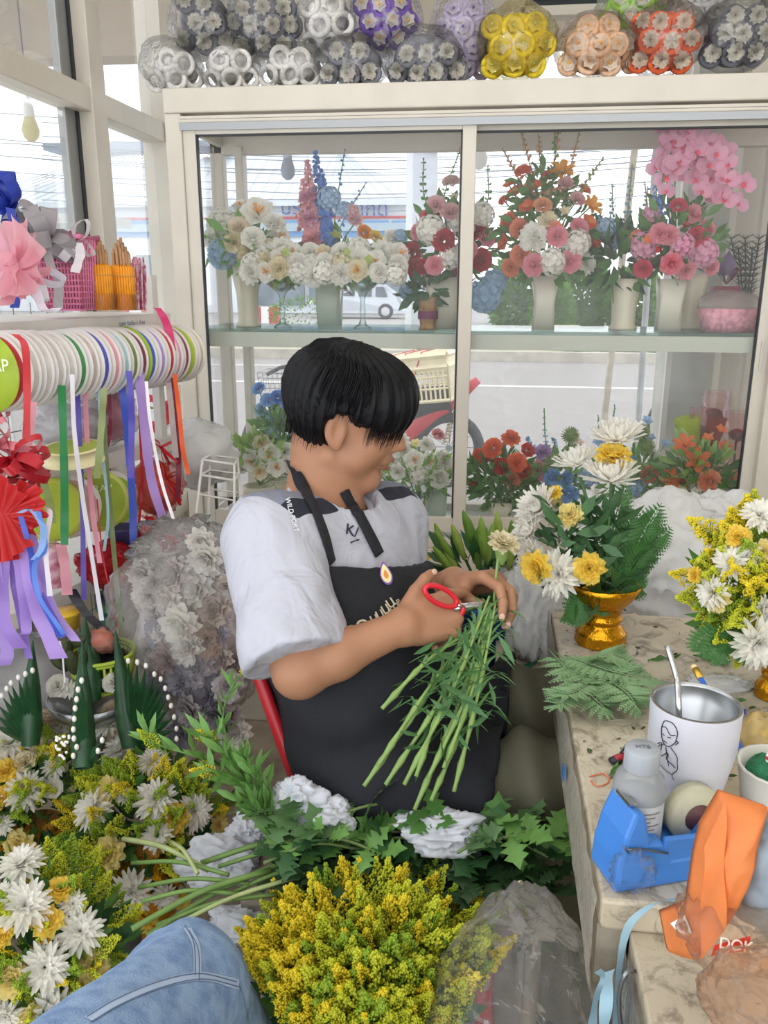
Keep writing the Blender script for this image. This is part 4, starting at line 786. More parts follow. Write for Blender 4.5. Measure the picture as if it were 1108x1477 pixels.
# ============================================================ BAGS OF DECORATIVE RINGS ON THE CABINET
def F_ring(rnd):
    b = MB(); b.tube(torus((0, 0, 0), 1, .3, (0, 0, 1), 18)[:19], .33, 8)
    return b
_R = {}
def ring_mesh(h):
    if h not in _R: _R[h] = F_ring(None).mesh('ring', mat(h, .8, var=.15, vs=3, bump=.3, bs=8))
    return _R[h]
def bag(name, label, x0, x1, y0, y1, Y, ringc, flc=None, cc='YO', rp=17, seed=1, fk='open', tint='#ffffff', tie=None):
    rp *= .86; rnd = random.Random(seed); xm, ym = (x0 + x1) / 2, (y0 + y1) / 2; c = PY(xm, ym, Y); k = dep(c) / F; rx, rz = (x1 - x0) / 2 * k, (y1 - y0) / 2 * k
    t = thing(name, label, 'bag of decorations', (c.x, Y, c.z - rz), 'bags of ring decorations on the cabinet')
    lo = c.z - rz
    spots = []
    nr = int((y1 - y0) / (rp * 1.75)) + 1
    for j in range(nr):
        for i in range(int((x1 - x0) / (rp * 1.9)) + 1):
            u = x0 + rp * 1.1 + i * rp * 1.9 + (j % 2) * rp * .9; v = y1 - rp * 1.15 - j * rp * 1.75
            if ((u - xm) / ((x1 - x0) / 2 - rp * .4)) ** 2 + ((v - ym - 4) / ((y1 - y0) / 2 - rp * .3)) ** 2 < (1.5 if v > ym else 1.12): spots.append((u, v))
    for u, v in spots:
        e = ((u - xm) / (x1 - xm)) ** 2 + ((v - ym) / (y1 - ym)) ** 2; p = PY(u + rnd.uniform(-3, 3), v + rnd.uniform(-3, 3), Y - .075 * sqrt(max(.1, 1.15 - e))); R = rp * k * .8
        d = V(((p.x - c.x) * 3 + rnd.uniform(-.3, .3), -1, (p.z - c.z) * 3 + rnd.uniform(-.3, .3)))
        inst(ring_mesh(ringc), 'ring', t, p + V((0, .012, 0)), rot_to(d), R)
        if flc: inst(fmesh(fk, flc, cc), 'fabric_flower', t, p - V((0, .008, 0)), rot_to(d) @ Matrix.Rotation(rnd.random() * 3, 3, 'Z'), R * .95)
    b = MB(); b.sph((0, 0, 0), 1, 12)
    inn = MB(); inn.grid(lambda a, q: (c.x + rx * .82 * sin(pi * q) * cos(2 * pi * a), Y + .02 + .07 * sin(pi * q) * sin(2 * pi * a), c.z + rz * .85 * cos(pi * q)), 15, 9); inn.build('packed_rings', mat(ringc, .9, var=.45, vs=45), t, True, org=c)
    f = crumple(c, (rx * 1.1, .115, rz * 1.1), 4, seed, .09, 1.8, flat=max(lo, 1.833)); f.build('clear_bag', film(tint, .05, .75, .12, .9, 40), t, True, org=c)
    kn = PY(xm + rnd.uniform(-.15, .15) * (x1 - x0), ym, Y - .115); r = MB()
    for q in range(5): a = q * 1.3 + seed; r.strip([kn, kn + V((.02 * cos(a), -.008, .02 * sin(a))), kn + V((.034 * cos(a), .004, .034 * sin(a)))], [.004, .012, .02], V((-sin(a), .3, cos(a))))
    r.build('tied_film', film('#ffffff', .25, .8, .15, .5), t, True)
G1, G2, G3 = '#e2dfdb', '#8f8f97', '#b9b5bd'
WF = '#e6e2d8'
bag('ring_bag', 'white rings with grey centres, leftmost low bag overhanging the cabinet corner', 208, 290, 62, 130, 2.42, G1, None, rp=17, seed=1)
bag('ring_bag', 'white rings bag second from the left in the bottom row', 286, 372, 60, 128, 2.42, G1, None, rp=17, seed=2)
bag('ring_bag', 'white rings bag third from the left in the bottom row', 370, 472, 68, 126, 2.42, G1, None, rp=18, seed=3)
bag('ring_bag', 'dark grey rings with white flowers in the top left bag', 250, 338, -14, 76, 2.46, '#74747d', WF, 'W2', 18, 4, 'carnation')
bag('ring_bag', 'dark grey rings with white flowers, second bag along the top', 332, 428, -14, 84, 2.46, '#7c7c86', WF, 'W2', 18, 5, 'carnation')
bag('ring_bag', 'white rings in the tall bag left of the purple one', 428, 512, -20, 80, 2.46, G1, None, rp=19, seed=6)
bag('ring_bag', 'purple rings with small white and yellow flowers', 506, 606, -20, 74, 2.47, '#7d56b8', '#f5f0e6', 'YO', 17, 7, 'daisy')
bag('ring_bag', 'grey rings with white flowers below the purple bag', 458, 560, 58, 122, 2.40, '#82828b', WF, 'W2', 18, 8, 'carnation')
bag('ring_bag', 'grey rings with white flowers, bottom row, left of the lilac bag', 556, 664, 45, 122, 2.40, '#7c7c86', WF, 'W2', 18, 9, 'carnation')
bag('ring_bag', 'pale lilac rings in the bag beside the yellow one', 622, 716, -10, 112, 2.5, '#c5b8d4', '#e9e2ee', '#7050a0', 18, 10, 'daisy')
bag('ring_bag', 'bright yellow rings with green-centred flowers', 693, 796, 14, 112, 2.41, '#e8cf2e', '#f2e27a', 'G', 19, 11, 'daisy', '#fff8d0')
bag('ring_bag', 'cream and peach blossoms with golden centres', 804, 914, 25, 108, 2.41, '#f0c9a8', '#fbeedd', 'YO', 18, 12, 'daisy', '#fff2e6')
bag('ring_bag', 'lime green rings with white flowers at the top', 866, 962, -22, 42, 2.5, '#a3d64e', '#f5f0e6', 'YO', 17, 13, 'daisy')
bag('ring_bag', 'orange rings with white flowers', 908, 1012, 12, 104, 2.41, '#e8693c', '#eee2d2', 'W2', 18, 14, 'carnation')
bag('ring_bag', 'white and grey rings at the top beside the lime green bag', 958, 1052, -22, 36, 2.5, '#c9c7c8', WF, 'W2', 18, 15, 'daisy')
bag('ring_bag', 'charcoal rings with white flowers, rightmost on the cabinet', 1010, 1118, 8, 97, 2.41, '#6c6d76', WF, 'W2', 19, 16, 'carnation')
# ============================================================ RIBBON RACK ON THE LEFT
RO = V((-.882, 1.44, 0)); RD = V((.26, .966, 0)).normalized(); RN = V((.966, -.26, 0)).normalized()   # along the rack / out to the aisle
def RK(u, n, z): return RO + RD * u + RN * n + V((0, 0, z))
RR = Matrix((RD, -RN, V((0, 0, 1)))).transposed()
t = RACK = thing('ribbon_rack', 'white metal shelf rack holding ribbon spools along the left windows', 'shelf rack', RK(.2, -.12, 0)); SM = mat('#d8d5cf', .45, var=.05, vs=9)
def slab(z, u0=-.55, u1=.50, dn=.24): 
    b = MB(); b.box(RK((u0 + u1) / 2, -dn / 2, z), (u1 - u0, dn, .006), RR); b.box(RK((u0 + u1) / 2, 0, z - .014), (u1 - u0, .004, .032), RR); b.box(RK((u0 + u1) / 2, -dn, z - .014), (u1 - u0, .004, .032), RR); return b
for z in (1.272, .984, .728): slab(z).build('shelf', SM, t)
for u in (-.54, .47):
    for n in (-.02, -.235): MB().box(RK(u, n - .005, .68), (.02, .02, 1.36), RR).build('post', SM, t)
b = MB()
for i in range(22): b.tube([RK(-.53 + i * .05, -.245, .1), RK(-.53 + i * .05, -.245, 1.3)], .0014, 4)
for i in range(24): b.tube([RK(-.53, -.245, .12 + i * .05), RK(.48, -.245, .12 + i * .05)], .0014, 4)
b.build('wire_mesh_back', mat('#8f9496', .4, metal=.5), t)
ROD0, ROD1 = RK(-.18, .045, 1.196), RK(.55, .0, 1.180)
MB().tube([ROD0 - (ROD1 - ROD0) * .3, ROD1], .006, 8).build('rod', mat('#c9c9c9', .3, metal=.8), t)
text('shelf_marking', 'ราคา ริบบิ้น 1 ม้วน', .012, frame(RK(.36, .003, 1.258), RD, (0, 0, 1)), mat('#8a8f99'), t)
# spools
FLG = mat('#dcd8d4', .4, var=.03, vs=12); LIME = mat('#9db62c', .5, var=.06, vs=30)
AX = (ROD1 - ROD0).normalized(); QA = AX.to_track_quat('Z', 'X').to_matrix()
def spool(u, col, name_label, lime=False, r=.069, w=.02):
    c = ROD0.lerp(ROD1, u); t = thing('ribbon_spool', name_label, 'ribbon spool', c - V((0, 0, r)), 'ribbon spools on the rod')
    for s in (-1, 1):
        b = MB(); b.lathe([(.006, 0), (r, 0), (r + .0004, .0011), (r, .0022), (.006, .0022)], 40, c + AX * (s * w / 2 - .001), QA); b.build('flange', LIME if lime and s < 0 else FLG, t, True)
    b = MB(); b.lathe([(.012, -w / 2), (r * .93, -w / 2 + .001), (r * .94, 0), (r * .93, w / 2 - .001)], 36, c, QA); b.build('wound_ribbon', mat(col, .35, var=.1, vs=60), t, True); return t, c
def tail(t, pts, w, col, depth, wig=.004, name='ribbon_tail', trl=.25):
    """pts: pixel points at a given distance, a strip of satin hanging down"""
    p3 = bez([P(x, y, depth + (wig * sin(i * 1.7))) for i, (x, y) in enumerate(pts)], 22); side = CM[0] + CM[2] * .35
    return MB().strip(p3, w, [(side + CM[2] * .5 * sin(i * .45 + pts[0][0])) for i in range(22)]).build(name, mat(col, .35, trl=trl), t, True)
cols = ['#b8202c', '#cfcac4', '#d4d0ca', '#c9c5bf', '#d6d2cc', '#3f8f4e', '#c7b9b4', '#4b52b8', '#e6a0ae', '#a9cdd6', '#7a8a4c', '#7c2a44', '#3f5fd0', '#b496dc', '#c8202c', '#e7a3bb', '#8f3048', '#c4d24a', '#d8c9a4']
names = ['red', 'ivory', 'silver', 'white', 'cream', 'green', 'mauve', 'indigo', 'light pink', 'pale blue', 'olive', 'maroon', 'royal blue', 'lavender', 'scarlet', 'rose pink', 'plum', 'lime', 'beige']
SP = {}
for i, (c_, n_) in enumerate(zip(cols, names)):
    u = .15 + i * .045; s_, cc = spool(u, c_, ('lime-faced spool of red ribbon, nearest on the rod' if i == 0 else f'spool of {n_} ribbon on the rod, next after the {names[i-1]} one'), lime=(i in (0, 12, 17)), r=.069 + .002 * sin(i)); SP[n_] = (s_, dep(cc))
M0 = frame(ROD0.lerp(ROD1, .12) - AX * .0125 + V((.025, 0, .015)), V((AX.y, -AX.x, 0)), (0, 0, 1))
text('flange_lettering', 'WRAP', .03, M0, mat('#e9efd0'), SP['red'][0])
def T(sp, pts, w, col, dd=-.06, **k): tail(SP[sp][0], pts, w, col, SP[sp][1] + dd, **k)
T('red', [(22, 482), (36, 500), (39, 560), (38, 632)], .0125, '#c8343c'); T('ivory', [(48, 580), (45, 605), (40, 650), (35, 690)], .014, '#e8a8b4')
T('green', [(89, 556), (91, 620), (93, 700), (93, 786)], .0145, '#2f8f52', -.07); T('white', [(104, 540), (107, 620), (118, 710), (132, 800), (147, 895)], .008, '#e6e4ec', -.05)
T('indigo', [(111, 545), (115, 640), (119, 740), (121, 865)], .010, '#6252b4', -.05); T('light pink', [(122, 536), (126, 640), (134, 740), (144, 812)], .010, '#e89cb0')
T('pale blue', [(98, 486), (130, 500), (141, 545), (147, 640), (156, 740), (150, 795)], .006, '#a8ccd8'); T('olive', [(148, 565), (153, 660), (163, 780), (176, 925)], .010, '#7c8a58', -.07)
T('maroon', [(157, 562), (159, 600), (158, 630), (153, 648)], .008, '#7c2a44'); T('silver', [(150, 560), (146, 620), (140, 690)], .012, '#8a9560')
T('royal blue', [(174, 545), (181, 600), (190, 700), (194, 820)], .016, '#3f58c4', -.08); T('mauve', [(186, 535), (190, 600), (188, 690)], .012, '#5a4fb6', -.07)
T('lavender', [(200, 535), (207, 600), (218, 690), (238, 757)], .02, '#b594dc', -.08); T('cream', [(211, 550), (217, 610), (232, 690), (250, 748)], .006, '#ece6ee', -.08)
T('rose pink', [(243, 552), (248, 600), (254, 660)], .013, '#c3b6b4', -.05); T('plum', [(250, 545), (256, 600), (258, 660), (257, 718)], .012, '#7c2038', -.07); T('scarlet', [(252, 540), (259, 600), (264, 650), (272, 684)], .010, '#f2642c', -.08)
T('beige', [(259, 555), (262, 620), (268, 700)], .004, '#d9d3c8', -.06)
def loose(name, label, pts, w, col, depth, cat='ribbon', **k):
    p = P(*pts[0], depth); t = thing(name, label, cat, p, k.pop('group', None)); tail(t, pts, w, col, depth, name='satin_strip', **k); return t
loose('ribbon_strip', 'hot pink ribbon draped over the end of the top shelf', [(226, 444), (233, 452), (243, 475), (248, 505)], .019, '#e0457f', 1.86)
loose('ribbon_strip', 'short black ribbon slanting above the yellow tub', [(102, 850), (120, 880), (145, 905), (168, 925)], .022, '#26262c', 1.62)
loose('ribbon_strip', 'thin red cord hanging in front of the lower shelves', [(140, 720), (148, 800), (160, 860), (168, 905)], .003, '#c8303a', 1.66)
loose('ribbon_strip', 'short light pink ribbon end over the striped can', [(88, 785), (94, 820), (97, 858)], .02, '#e6a0b0', 1.6)
loose('ribbon_strip', 'wide olive ribbon crossing the lime spool', [(38, 650), (60, 690), (72, 730), (74, 755)], .016, '#8a9a58', 1.5)
# spools lying and standing on the lower shelves
def spool_at(x, y, d, r, nrm, face, rim, label, w=.018, letters=None):
    c = P(x, y, d); R = rot_to(nrm); t = thing('ribbon_spool', label, 'ribbon spool', c - V((0, 0, r)), 'spools on the lower shelves')
    MB().lathe([(0, -w / 2), (r, -w / 2), (r, -w / 2 + .002), (r * .93, -w / 2 + .002), (r * .93, w / 2 - .002), (r, w / 2 - .002), (r, w / 2), (r * .72, w / 2)], 40, c, R).build('flange', mat(rim, .5), t, True)
    MB().lathe([(.0, w / 2 + .0006), (r * .86, w / 2 + .0006), (r * .86, w / 2)], 36, c, R).build('face_disc', mat(face, .5, var=.08, vs=30), t)
    if letters: text('face_lettering', letters, .022, frame(c + V(nrm).normalized() * (w / 2 + .001) + V((0, 0, r * .4)), V((-nrm[1], nrm[0], 0)), (0, 0, 1)), mat('#dfe6b0'), t)
spool_at(75, 735, 1.66, .064, (.5, -.85, .05), '#a9b82e', '#c6cf5a', 'lime green spool standing behind the wide olive ribbon')
spool_at(98, 730, 1.72, .066, (.55, -.8, .05), '#dfb4ae', '#ece7e0', 'cream spool with a pink ring beside the lime green one')
spool_at(140, 722, 1.76, .066, (.6, -.8, .05), '#93a52c', '#c9d06a', 'olive spool lettered in white, middle of the second tier', letters='WRAP')
spool_at(158, 722, 1.84, .066, (.65, -.75, .05), '#a8cf2e', '#eceae4', 'white-rimmed spool with a bright lime ring, rightmost of the tier')
spool_at(106, 655, 1.62, .058, (0, -.1, 1), '#a9b84c', '#efe3b4', 'yellowish spool lying flat on the middle shelf', .03)
# plastic bags and packets on shelves
def sack(name, label, cat, x, y, d, size, h, milk=.35, seed=1, amp=.3, inner=None, gloss=.6, sub=4, freq=2.2, tint='#ffffff', flat=None):
    c = P(x, y, d); t = thing(name, label, cat, (c.x, c.y, c.z - size[2]))
    crumple(c, size, sub, seed, amp, freq, flat).build('film', film(tint, milk, gloss, .12, .9, 30), t, True, org=c)
    if inner: crumple(c, [q * .85 for q in size], 3, seed + 5, amp * .8, freq, flat).build('contents', mat(inner, .8, var=.2, vs=25), t, True, org=c)
    return t, c
sack('clear_bag', 'clear bag of white filling on the middle shelf behind the ribbons', 'bag', 95, 612, 1.78, (.085, .08, .055), 0, .4, 11, inner='#d9d3da')
sack('clear_bag', 'clear packet of pink and maroon ribbon behind the maroon tail', 'bag', 165, 600, 1.86, (.05, .05, .06), 0, .15, 12, inner='#c57f8c')
sack('clear_bag', 'red and orange packet on the second tier behind the lavender ribbon', 'bag', 222, 705, 1.9, (.065, .06, .065), 0, .12, 13, inner='#d8533f', tint='#ffd8cf')
sack('red_cloth_bundle', 'crumpled red cloth on the lowest shelf', 'cloth', 160, 815, 1.76, (.07, .05, .05), 0, .9, 14, inner='#b92430', tint='#c22630')
sack('grey_plastic_bag', 'milky plastic bag at the far left below the lavender ribbons', 'bag', 15, 985, 1.85, (.16, .13, .12), 0, .35, 15, inner='#d9d7da', amp=.2)
sack('white_plastic_bag', 'translucent white plastic bag behind the wire stand', 'bag', 285, 655, 2.12, (.10, .09, .09), 0, .6, 16, inner='#dcdcdc', amp=.15)
t = thing('purple_cup', 'dark purple plastic cup on the lowest shelf', 'cup', P(180, 799, 1.82)); k = 1.82 / F
MB().lathe([(0, 0), (19 * k, 0), (21 * k, .06), (22 * k, .062), (20 * k, .062), (17 * k, .01), (0, .01)], 24, wloc(t)).build('cup_body', mat('#45426e', .4), t, True)
t = thing('striped_can', 'small pink printed can on the lowest shelf', 'can', P(80, 845, 1.66)); MB().lathe([(0, 0), (.019, 0), (.0195, .002), (.0195, .083), (.017, .086), (0, .086)], 24, wloc(t)).build('can_body', mat('#b0607a', .4, vs=60, h2='#d9b8bf'), t, True)
t = thing('yellow_tub', 'yellow round tub below the shelves at the left', 'tub', P(98, 905, 1.66)); MB().lathe([(0, 0), (.022, 0), (.026, .03), (.028, .031), (.027, .036), (0, .037)], 26, wloc(t)).build('tub_body', mat('#e6bc3a', .4), t, True)
t = thing('green_spool', 'dark green thread reel beside the yellow tub', 'reel', P(160, 897, 1.72)); MB().lathe([(0, 0), (.027, 0), (.027, .004), (.02, .006), (.02, .026), (.027, .028), (.027, .032), (0, .032)], 26, wloc(t)).build('reel_body', mat('#1f6b4e', .5), t, True)
t = thing('thread_reel', 'dark blue reel behind the white ribbon tail', 'reel', P(158, 875, 1.82)); MB().lathe([(0, 0), (.03, 0), (.03, .03), (0, .031)], 26, wloc(t)).build('reel_body', mat('#23283c', .5), t, True)
t = thing('green_basket', 'lime green slatted plastic basket behind the banana-leaf cones', 'basket', P(150, 985, 1.62)); c = wloc(t); b = MB()
for k_ in range(30): a = k_ * pi / 15; b.tube([c + V((.05 * cos(a), .05 * sin(a), 0)), c + V((.06 * cos(a), .06 * sin(a), .06))], .003, 4)
for z, r in ((0, .05), (.03, .055), (.06, .06), (.066, .062)): b.tube(torus(c + V((0, 0, z)), r, .003, (0, 0, 1), 30), .004, 6)
b.build('basket_body', mat('#a9bf3f', .5), t, True)
sack('orange_packet', 'small packet with an orange picture in the green basket', 'packet', 146, 925, 1.62, (.035, .03, .028), 0, .15, 17, inner='#d0765a')
sack('black_case', 'dark blue case in the green basket', 'case', 158, 950, 1.64, (.045, .035, .02), 0, .9, 18, inner='#23252e', tint='#2a2c38', amp=.05)
# things on the top shelf
def skp(x, y, d): return P(x, y, d)
t = thing('pink_plastic_basket', 'pink plastic basket with square holes on the top shelf', 'basket', P(102, 446, 1.68)); c = wloc(t); PK_ = mat('#f291b8', .45, trl=.2); b = MB(); k = 1.68 / F
def bw(z): return (30 + 6 * z / .14) * k * 1.0
for i in range(15):
    for (ax, ay) in ((1, 0), (0, 1)):
        if ay and i % 2: continue
        for s in (-1, 1):
            u = -1 + 2 * i / 14; w0, w1 = bw(0), bw(.14); f0 = lambda w, z: c + (V((u * w, s * w * .75, z)) if ax else V((s * w, u * w * .75, z))); b.tube([f0(w0, 0), f0(w1, .135)], .0021, 4)
for j in range(13):
    z = j * .135 / 12; w = bw(z); b.tube([c + V((x * w, y * w * .75, z)) for x, y in ((-1, -1), (1, -1), (1, 1), (-1, 1), (-1, -1))], .0021, 4)
b.build('lattice', PK_, t, True); w = bw(.14); b = MB(); b.tube([c + V((x * w * 1.04, y * w * .8, .138)) for x, y in ((-1, -1), (1, -1), (1, 1), (-1, 1), (-1, -1))], .005, 6); b.bx(c.x - w * .8, c.x + w * .8, c.y - w * .6, c.y + w * .6, c.z, c.z + .003); b.build('rim_and_base', PK_, t, True)
b = MB()
for k_ in range(12): a = k_ * 2.4; q = c + V((.03 * cos(a), .02 * sin(a), .01)); b.tube([q, q + V((0, 0, .11 + .02 * sin(k_ * 3)))], .007, 6)
b.build('bundled_sticks', mat('#d08a7a', .6, var=.3, vs=30), t)
def bowloops(t, c, n, R, w, col, name='bow_loop', seed=1, tilt=(0, -.5, .6), trl=.3, m=None):
    rnd = random.Random(seed); T_ = V(tilt).normalized()
    for i in range(n):
        d = (V((rnd.gauss(0, 1), rnd.gauss(0, .7), rnd.gauss(0, 1))).normalized() + T_ * .5).normalized(); s = d.cross(V((rnd.random() - .5, rnd.random() - .5, rnd.random() - .5))).normalized(); u = d.cross(s)
        L = R * rnd.uniform(.8, 1.15); pts = bez([c, c + d * L * .5 + u * w * .8, c + d * L + u * w * .3, c + d * L * .98 - u * w * .3, c + d * L * .5 - u * w * .7, c], 14); MB().strip(pts, w, s).build(name, m or mat(col, .4, trl=trl), t, True, org=c)
t = thing('white_ribbon_bow', 'white ribbon loop and tails over the pink basket rim', 'bow', P(105, 372, 1.62)); c = P(108, 350, 1.6); bowloops(t, c, 3, .05, .018, '#ece9ee', seed=3, tilt=(0, -.2, 1)); tail(t, [(112, 350), (116, 365), (112, 380), (108, 393)], .018, '#efedf2', 1.59)
t = thing('red_cord_spiral', 'twist of dark red cord sticking up from the pink basket', 'cord', P(108, 358, 1.66)); q = wloc(t); b = MB(); b.tube([q + V((.006 * cos(a * .9), .006 * sin(a * .9), a * .0008 - .0)) for a in range(40)], .0025, 5); b.build('cord', mat('#a82038', .5), t, True)
for i, x in enumerate((148, 180)):
    d = 1.72 + i * .05; t = thing('orange_candle_bundle', ['bundle of orange incense candles nearest the pink basket', 'second bundle of orange incense candles, further right'][i], 'candle bundle', P(x, 447, d), 'orange candle bundles'); c = wloc(t); R = 15.5 * d / F; b = MB(); tp = MB()
    for k_ in range(26): a = 2 * pi * k_ / 26; q = c + V((R * cos(a), R * sin(a), 0)); b.tube([q, q + V((0, 0, .086)), q + V((-.3 * R * cos(a), -.3 * R * sin(a), .092))], [.0034, .0034, .001], 5)
    b.lathe([(R * .9, 0), (R * .9, .085), (0, .088)], 20, c); b.build('candles', mat('#eb9a1c', .5, var=.1, vs=40), t, True)
    for k_ in range(22): rr = R * .75 * sqrt((k_ + .5) / 22); a = k_ * 2.4; q = c + V((rr * cos(a), rr * sin(a), .08)); tp.tube([q, q + V((0, 0, .022 + .05 * (1 - rr / R)))], .0035, 5)
    tp.build('wooden_tips', mat('#b58a64', .7, var=.2, vs=30), t); MB().lathe([(R * 1.16, .0), (R * 1.18, .012), (R * 1.15, .03), (R * 1.17, .033)], 24, c).build('film_band', film('#ffe0b0', .12, .9, .1, .8), t, True); b = MB(); b.tube(torus(c + V((0, 0, .07)), R * 1.13, .001, (0, 0, 1), 24), .001, 4); b.build('rubber_band', mat('#c8a060'), t)
t = thing('maroon_stick_bundle', 'maroon and pink stick bundle behind the orange candles', 'stick bundle', P(192, 447, 1.84)); c = wloc(t); b = MB()
for k_ in range(60): a = k_ * 2.4; rr = .03 * sqrt((k_ + .5) / 60); q = c + V((rr * cos(a), rr * sin(a), 0)); b.tube([q, q + V((.2 * (q.x - c.x), .2 * (q.y - c.y), .10 + .012 * sin(k_)))], .0022, 4)
b.build('sticks', mat('#b23a62', .6, vs=90, h2='#e8c6d0'), t)
bowl = lambda x, y, d: P(x, y, d)
for i, (x, y, d, n, R, w, col, lab) in enumerate([(15, 300, 1.58, 8, .06, .028, '#2f46b0', 'royal blue satin bow at the far left of the top shelf'), (62, 345, 1.60, 10, .07, .03, '#a9a4a8', 'grey satin bow between the blue bow and the pink basket'), (45, 395, 1.50, 6, .065, .02, '#e4e2ec', 'white satin bow hanging at the shelf edge beside the pink organza')]):
    t = thing('satin_bow', lab, 'bow', P(x, 440, d)); bowloops(t, P(x, y, d), n, R, w, col, seed=i + 5); 
    tail(t, [(x, y), (x + 12, y + 40), (x + 22, y + 55), (x + 6 + 16 * i, 444)], .018, col, d - .03)
t = thing('pink_organza_bow', 'large pale pink organza bow at the left edge of the top shelf', 'bow', P(18, 450, 1.46)); OG = mat('#f0b8c4', .5, trl=.5)
for i, (x, y, a) in enumerate([(35, 340, 60), (48, 372, 20), (45, 410, -20), (22, 425, -60), (0, 370, 120), (5, 330, 95), (-5, 420, 200), (20, 380, 0)]):
    c = P(14, 385, 1.46); e = P(x, y, 1.42 + .02 * (i % 3)); d = (e - c); s = d.cross(CM[2]).normalized(); b = MB()
    b.grid(lambda u, v: c + d * u * 1.15 + s * (v - .5) * (.02 + .075 * u) + CM[2] * (.012 * sin(v * 14 + i) * u + .02 * sin(u * 3)), 8, 14); b.build('organza_fold', OG, t, True)
# red bows and the lavender bunch of tails at the far left
t = thing('red_satin_bow', 'red satin bow with white edges hanging above the organza bow', 'bow', P(20, 700, 1.35)); bowloops(t, P(14, 665, 1.36), 9, .065, .018, '#b81f2e', seed=21, tilt=(.5, -.3, -.1), trl=.1); bowloops(t, P(-2, 640, 1.36), 5, .05, .016, '#e08a98', seed=22, tilt=(.5, -.3, .2))
t = thing('red_satin_bow', 'small dark red bow lying on the middle shelf beside the green ribbon', 'bow', P(52, 690, 1.46)); bowloops(t, P(48, 682, 1.46), 5, .045, .012, '#8f1c28', seed=23, tilt=(.6, -.3, 0), trl=.1)
t = thing('red_satin_bow', 'red ribbon loop at the left edge below the lime spool', 'bow', P(5, 606, 1.5)); bowloops(t, P(2, 605, 1.48), 3, .03, .014, '#b81f2e', seed=29, tilt=(.8, 0, 0), trl=.1)
t = thing('red_organza_bow', 'big red organza bow with ruffled ends at the left edge', 'bow', P(15, 770, 1.3)); RG = mat('#d63a3c', .45, trl=.4); c = P(4, 740, 1.31)
for i, (x, y) in enumerate([(62, 722), (52, 748), (40, 775), (25, 800), (5, 810), (-15, 780), (20, 700), (-10, 700), (45, 705)]):
    e = P(x, y, 1.27 + .02 * (i % 3)); d = e - c; s = d.cross(CM[2]).normalized(); b = MB()
    b.grid(lambda u, v: c + d * u + s * (v - .5) * (.015 + .04 * u) + CM[2] * (.01 * sin(v * 18 + i) * u), 7, 16); b.build('organza_fold', RG, t, True)
t = thing('lavender_ribbon_bunch', 'bunch of long lavender and blue ribbons hanging below the red organza bow', 'ribbon bunch', P(30, 920, 1.3))
for i, (pts, w, col, d) in enumerate([([(5, 790), (2, 850), (8, 900), (30, 935)], .022, '#a586d6', 1.31), ([(22, 790), (32, 850), (38, 905), (36, 915)], .016, '#a98ad8', 1.30), ([(35, 780), (48, 850), (62, 900), (85, 950)], .026, '#b494e0', 1.29), ([(15, 790), (20, 840), (28, 880), (42, 950)], .012, '#8f72c8', 1.33), ([(45, 770), (62, 840), (80, 885), (110, 925)], .016, '#b79ae2', 1.31), ([(30, 745), (45, 800), (52, 850), (88, 920)], .009, '#4f66d0', 1.28), ([(55, 735), (65, 790), (50, 815), (56, 860), (82, 900), (92, 915)], .008, '#5f8ae0', 1.27), ([(28, 740), (45, 735), (62, 760), (60, 790), (48, 808)], .01, '#8fb4e8', 1.27), ([(60, 730), (72, 740), (66, 790), (72, 860)], .008, '#e6e2ea', 1.28), ([(38, 800), (46, 830), (60, 860), (92, 918)], .011, '#6f5fc4', 1.3), ([(-8, 800), (-4, 880), (10, 935), (5, 960)], .022, '#a78ad6', 1.31)]): tail(t, pts, w, col, d, name='ribbon_tail', trl=.35)
t = thing('red_ribbon_cluster', 'curled red ribbon loops hanging beside the lavender tail, upper right of the rack', 'ribbon bunch', P(235, 700, 1.86)); bowloops(t, P(232, 645, 1.86), 6, .05, .006, '#c8202c', seed=31, tilt=(0, -.2, -1)); tail(t, [(200, 560), (203, 640), (205, 700), (200, 760)], .006, '#c8242e', 1.84)
bowloops(t, P(240, 690, 1.86), 5, .06, .006, '#c8202c', seed=32, tilt=(0, -.2, -1))
t = thing('red_star_bow', 'red rosette bow on the lower tier below the packet', 'bow', P(225, 790, 1.84)); bowloops(t, P(212, 765, 1.84), 10, .035, .016, '#c81f2a', seed=33); bowloops(t, P(250, 775, 1.86), 10, .035, .016, '#c8323e', seed=34)
# pink blossom spray seen under the spools
t = thing('pink_blossom_spray', 'dark pink blossoms outside the left window below the spools', 'flowers', PX(235, 600, -1.2)); leafmass(t, P(235, 600, 2.5), (.05, .03, .06), 30, .03, 3, 3)
for i in range(12): inst(fmesh('small', 'PK'), 'small_blossom', t, P(222 + (i * 7) % 26, 575 + (i * 11) % 50, 2.48), rot_to((0, -1, .2)), .018)
# ============================================================ WIRE STAND, CLEAR BAG OF WHITE FLOWERS
t = thing('wire_stand', 'white wire tray stand beside the man\'s shoulder', 'stand', P(310, 800, 1.98)); WM = mat('#e6e4e0', .4); b = MB()
def wp(x, y, d): return P(x, y, d)
top = [wp(292, 663, 1.86), wp(338, 670, 1.86), wp(343, 661, 2.05), wp(303, 657, 2.05)]; bot = [wp(276, 800, 1.86), wp(338, 815, 1.86), wp(352, 800, 2.05), wp(300, 790, 2.05)]
mid = [a.lerp(c_, .16) for a, c_ in zip(top, bot)]; m2 = [a.lerp(c_, .36) for a, c_ in zip(top, bot)]
for q in (top, mid): b.tube(q + [q[0]], .003, 6)
b.tube([m2[0], m2[1]], .0022, 6); b.tube([m2[2], m2[3]], .0022, 6)
b.build('tray_rings', WM, t, True)
for a, c_ in zip(top, bot): 
    d = c_ - a; k = (a.z - .6) / -d.z; MB().tube([a, a + d * min(k, 1.6)], .003, 6).build('leg', WM, t, True)
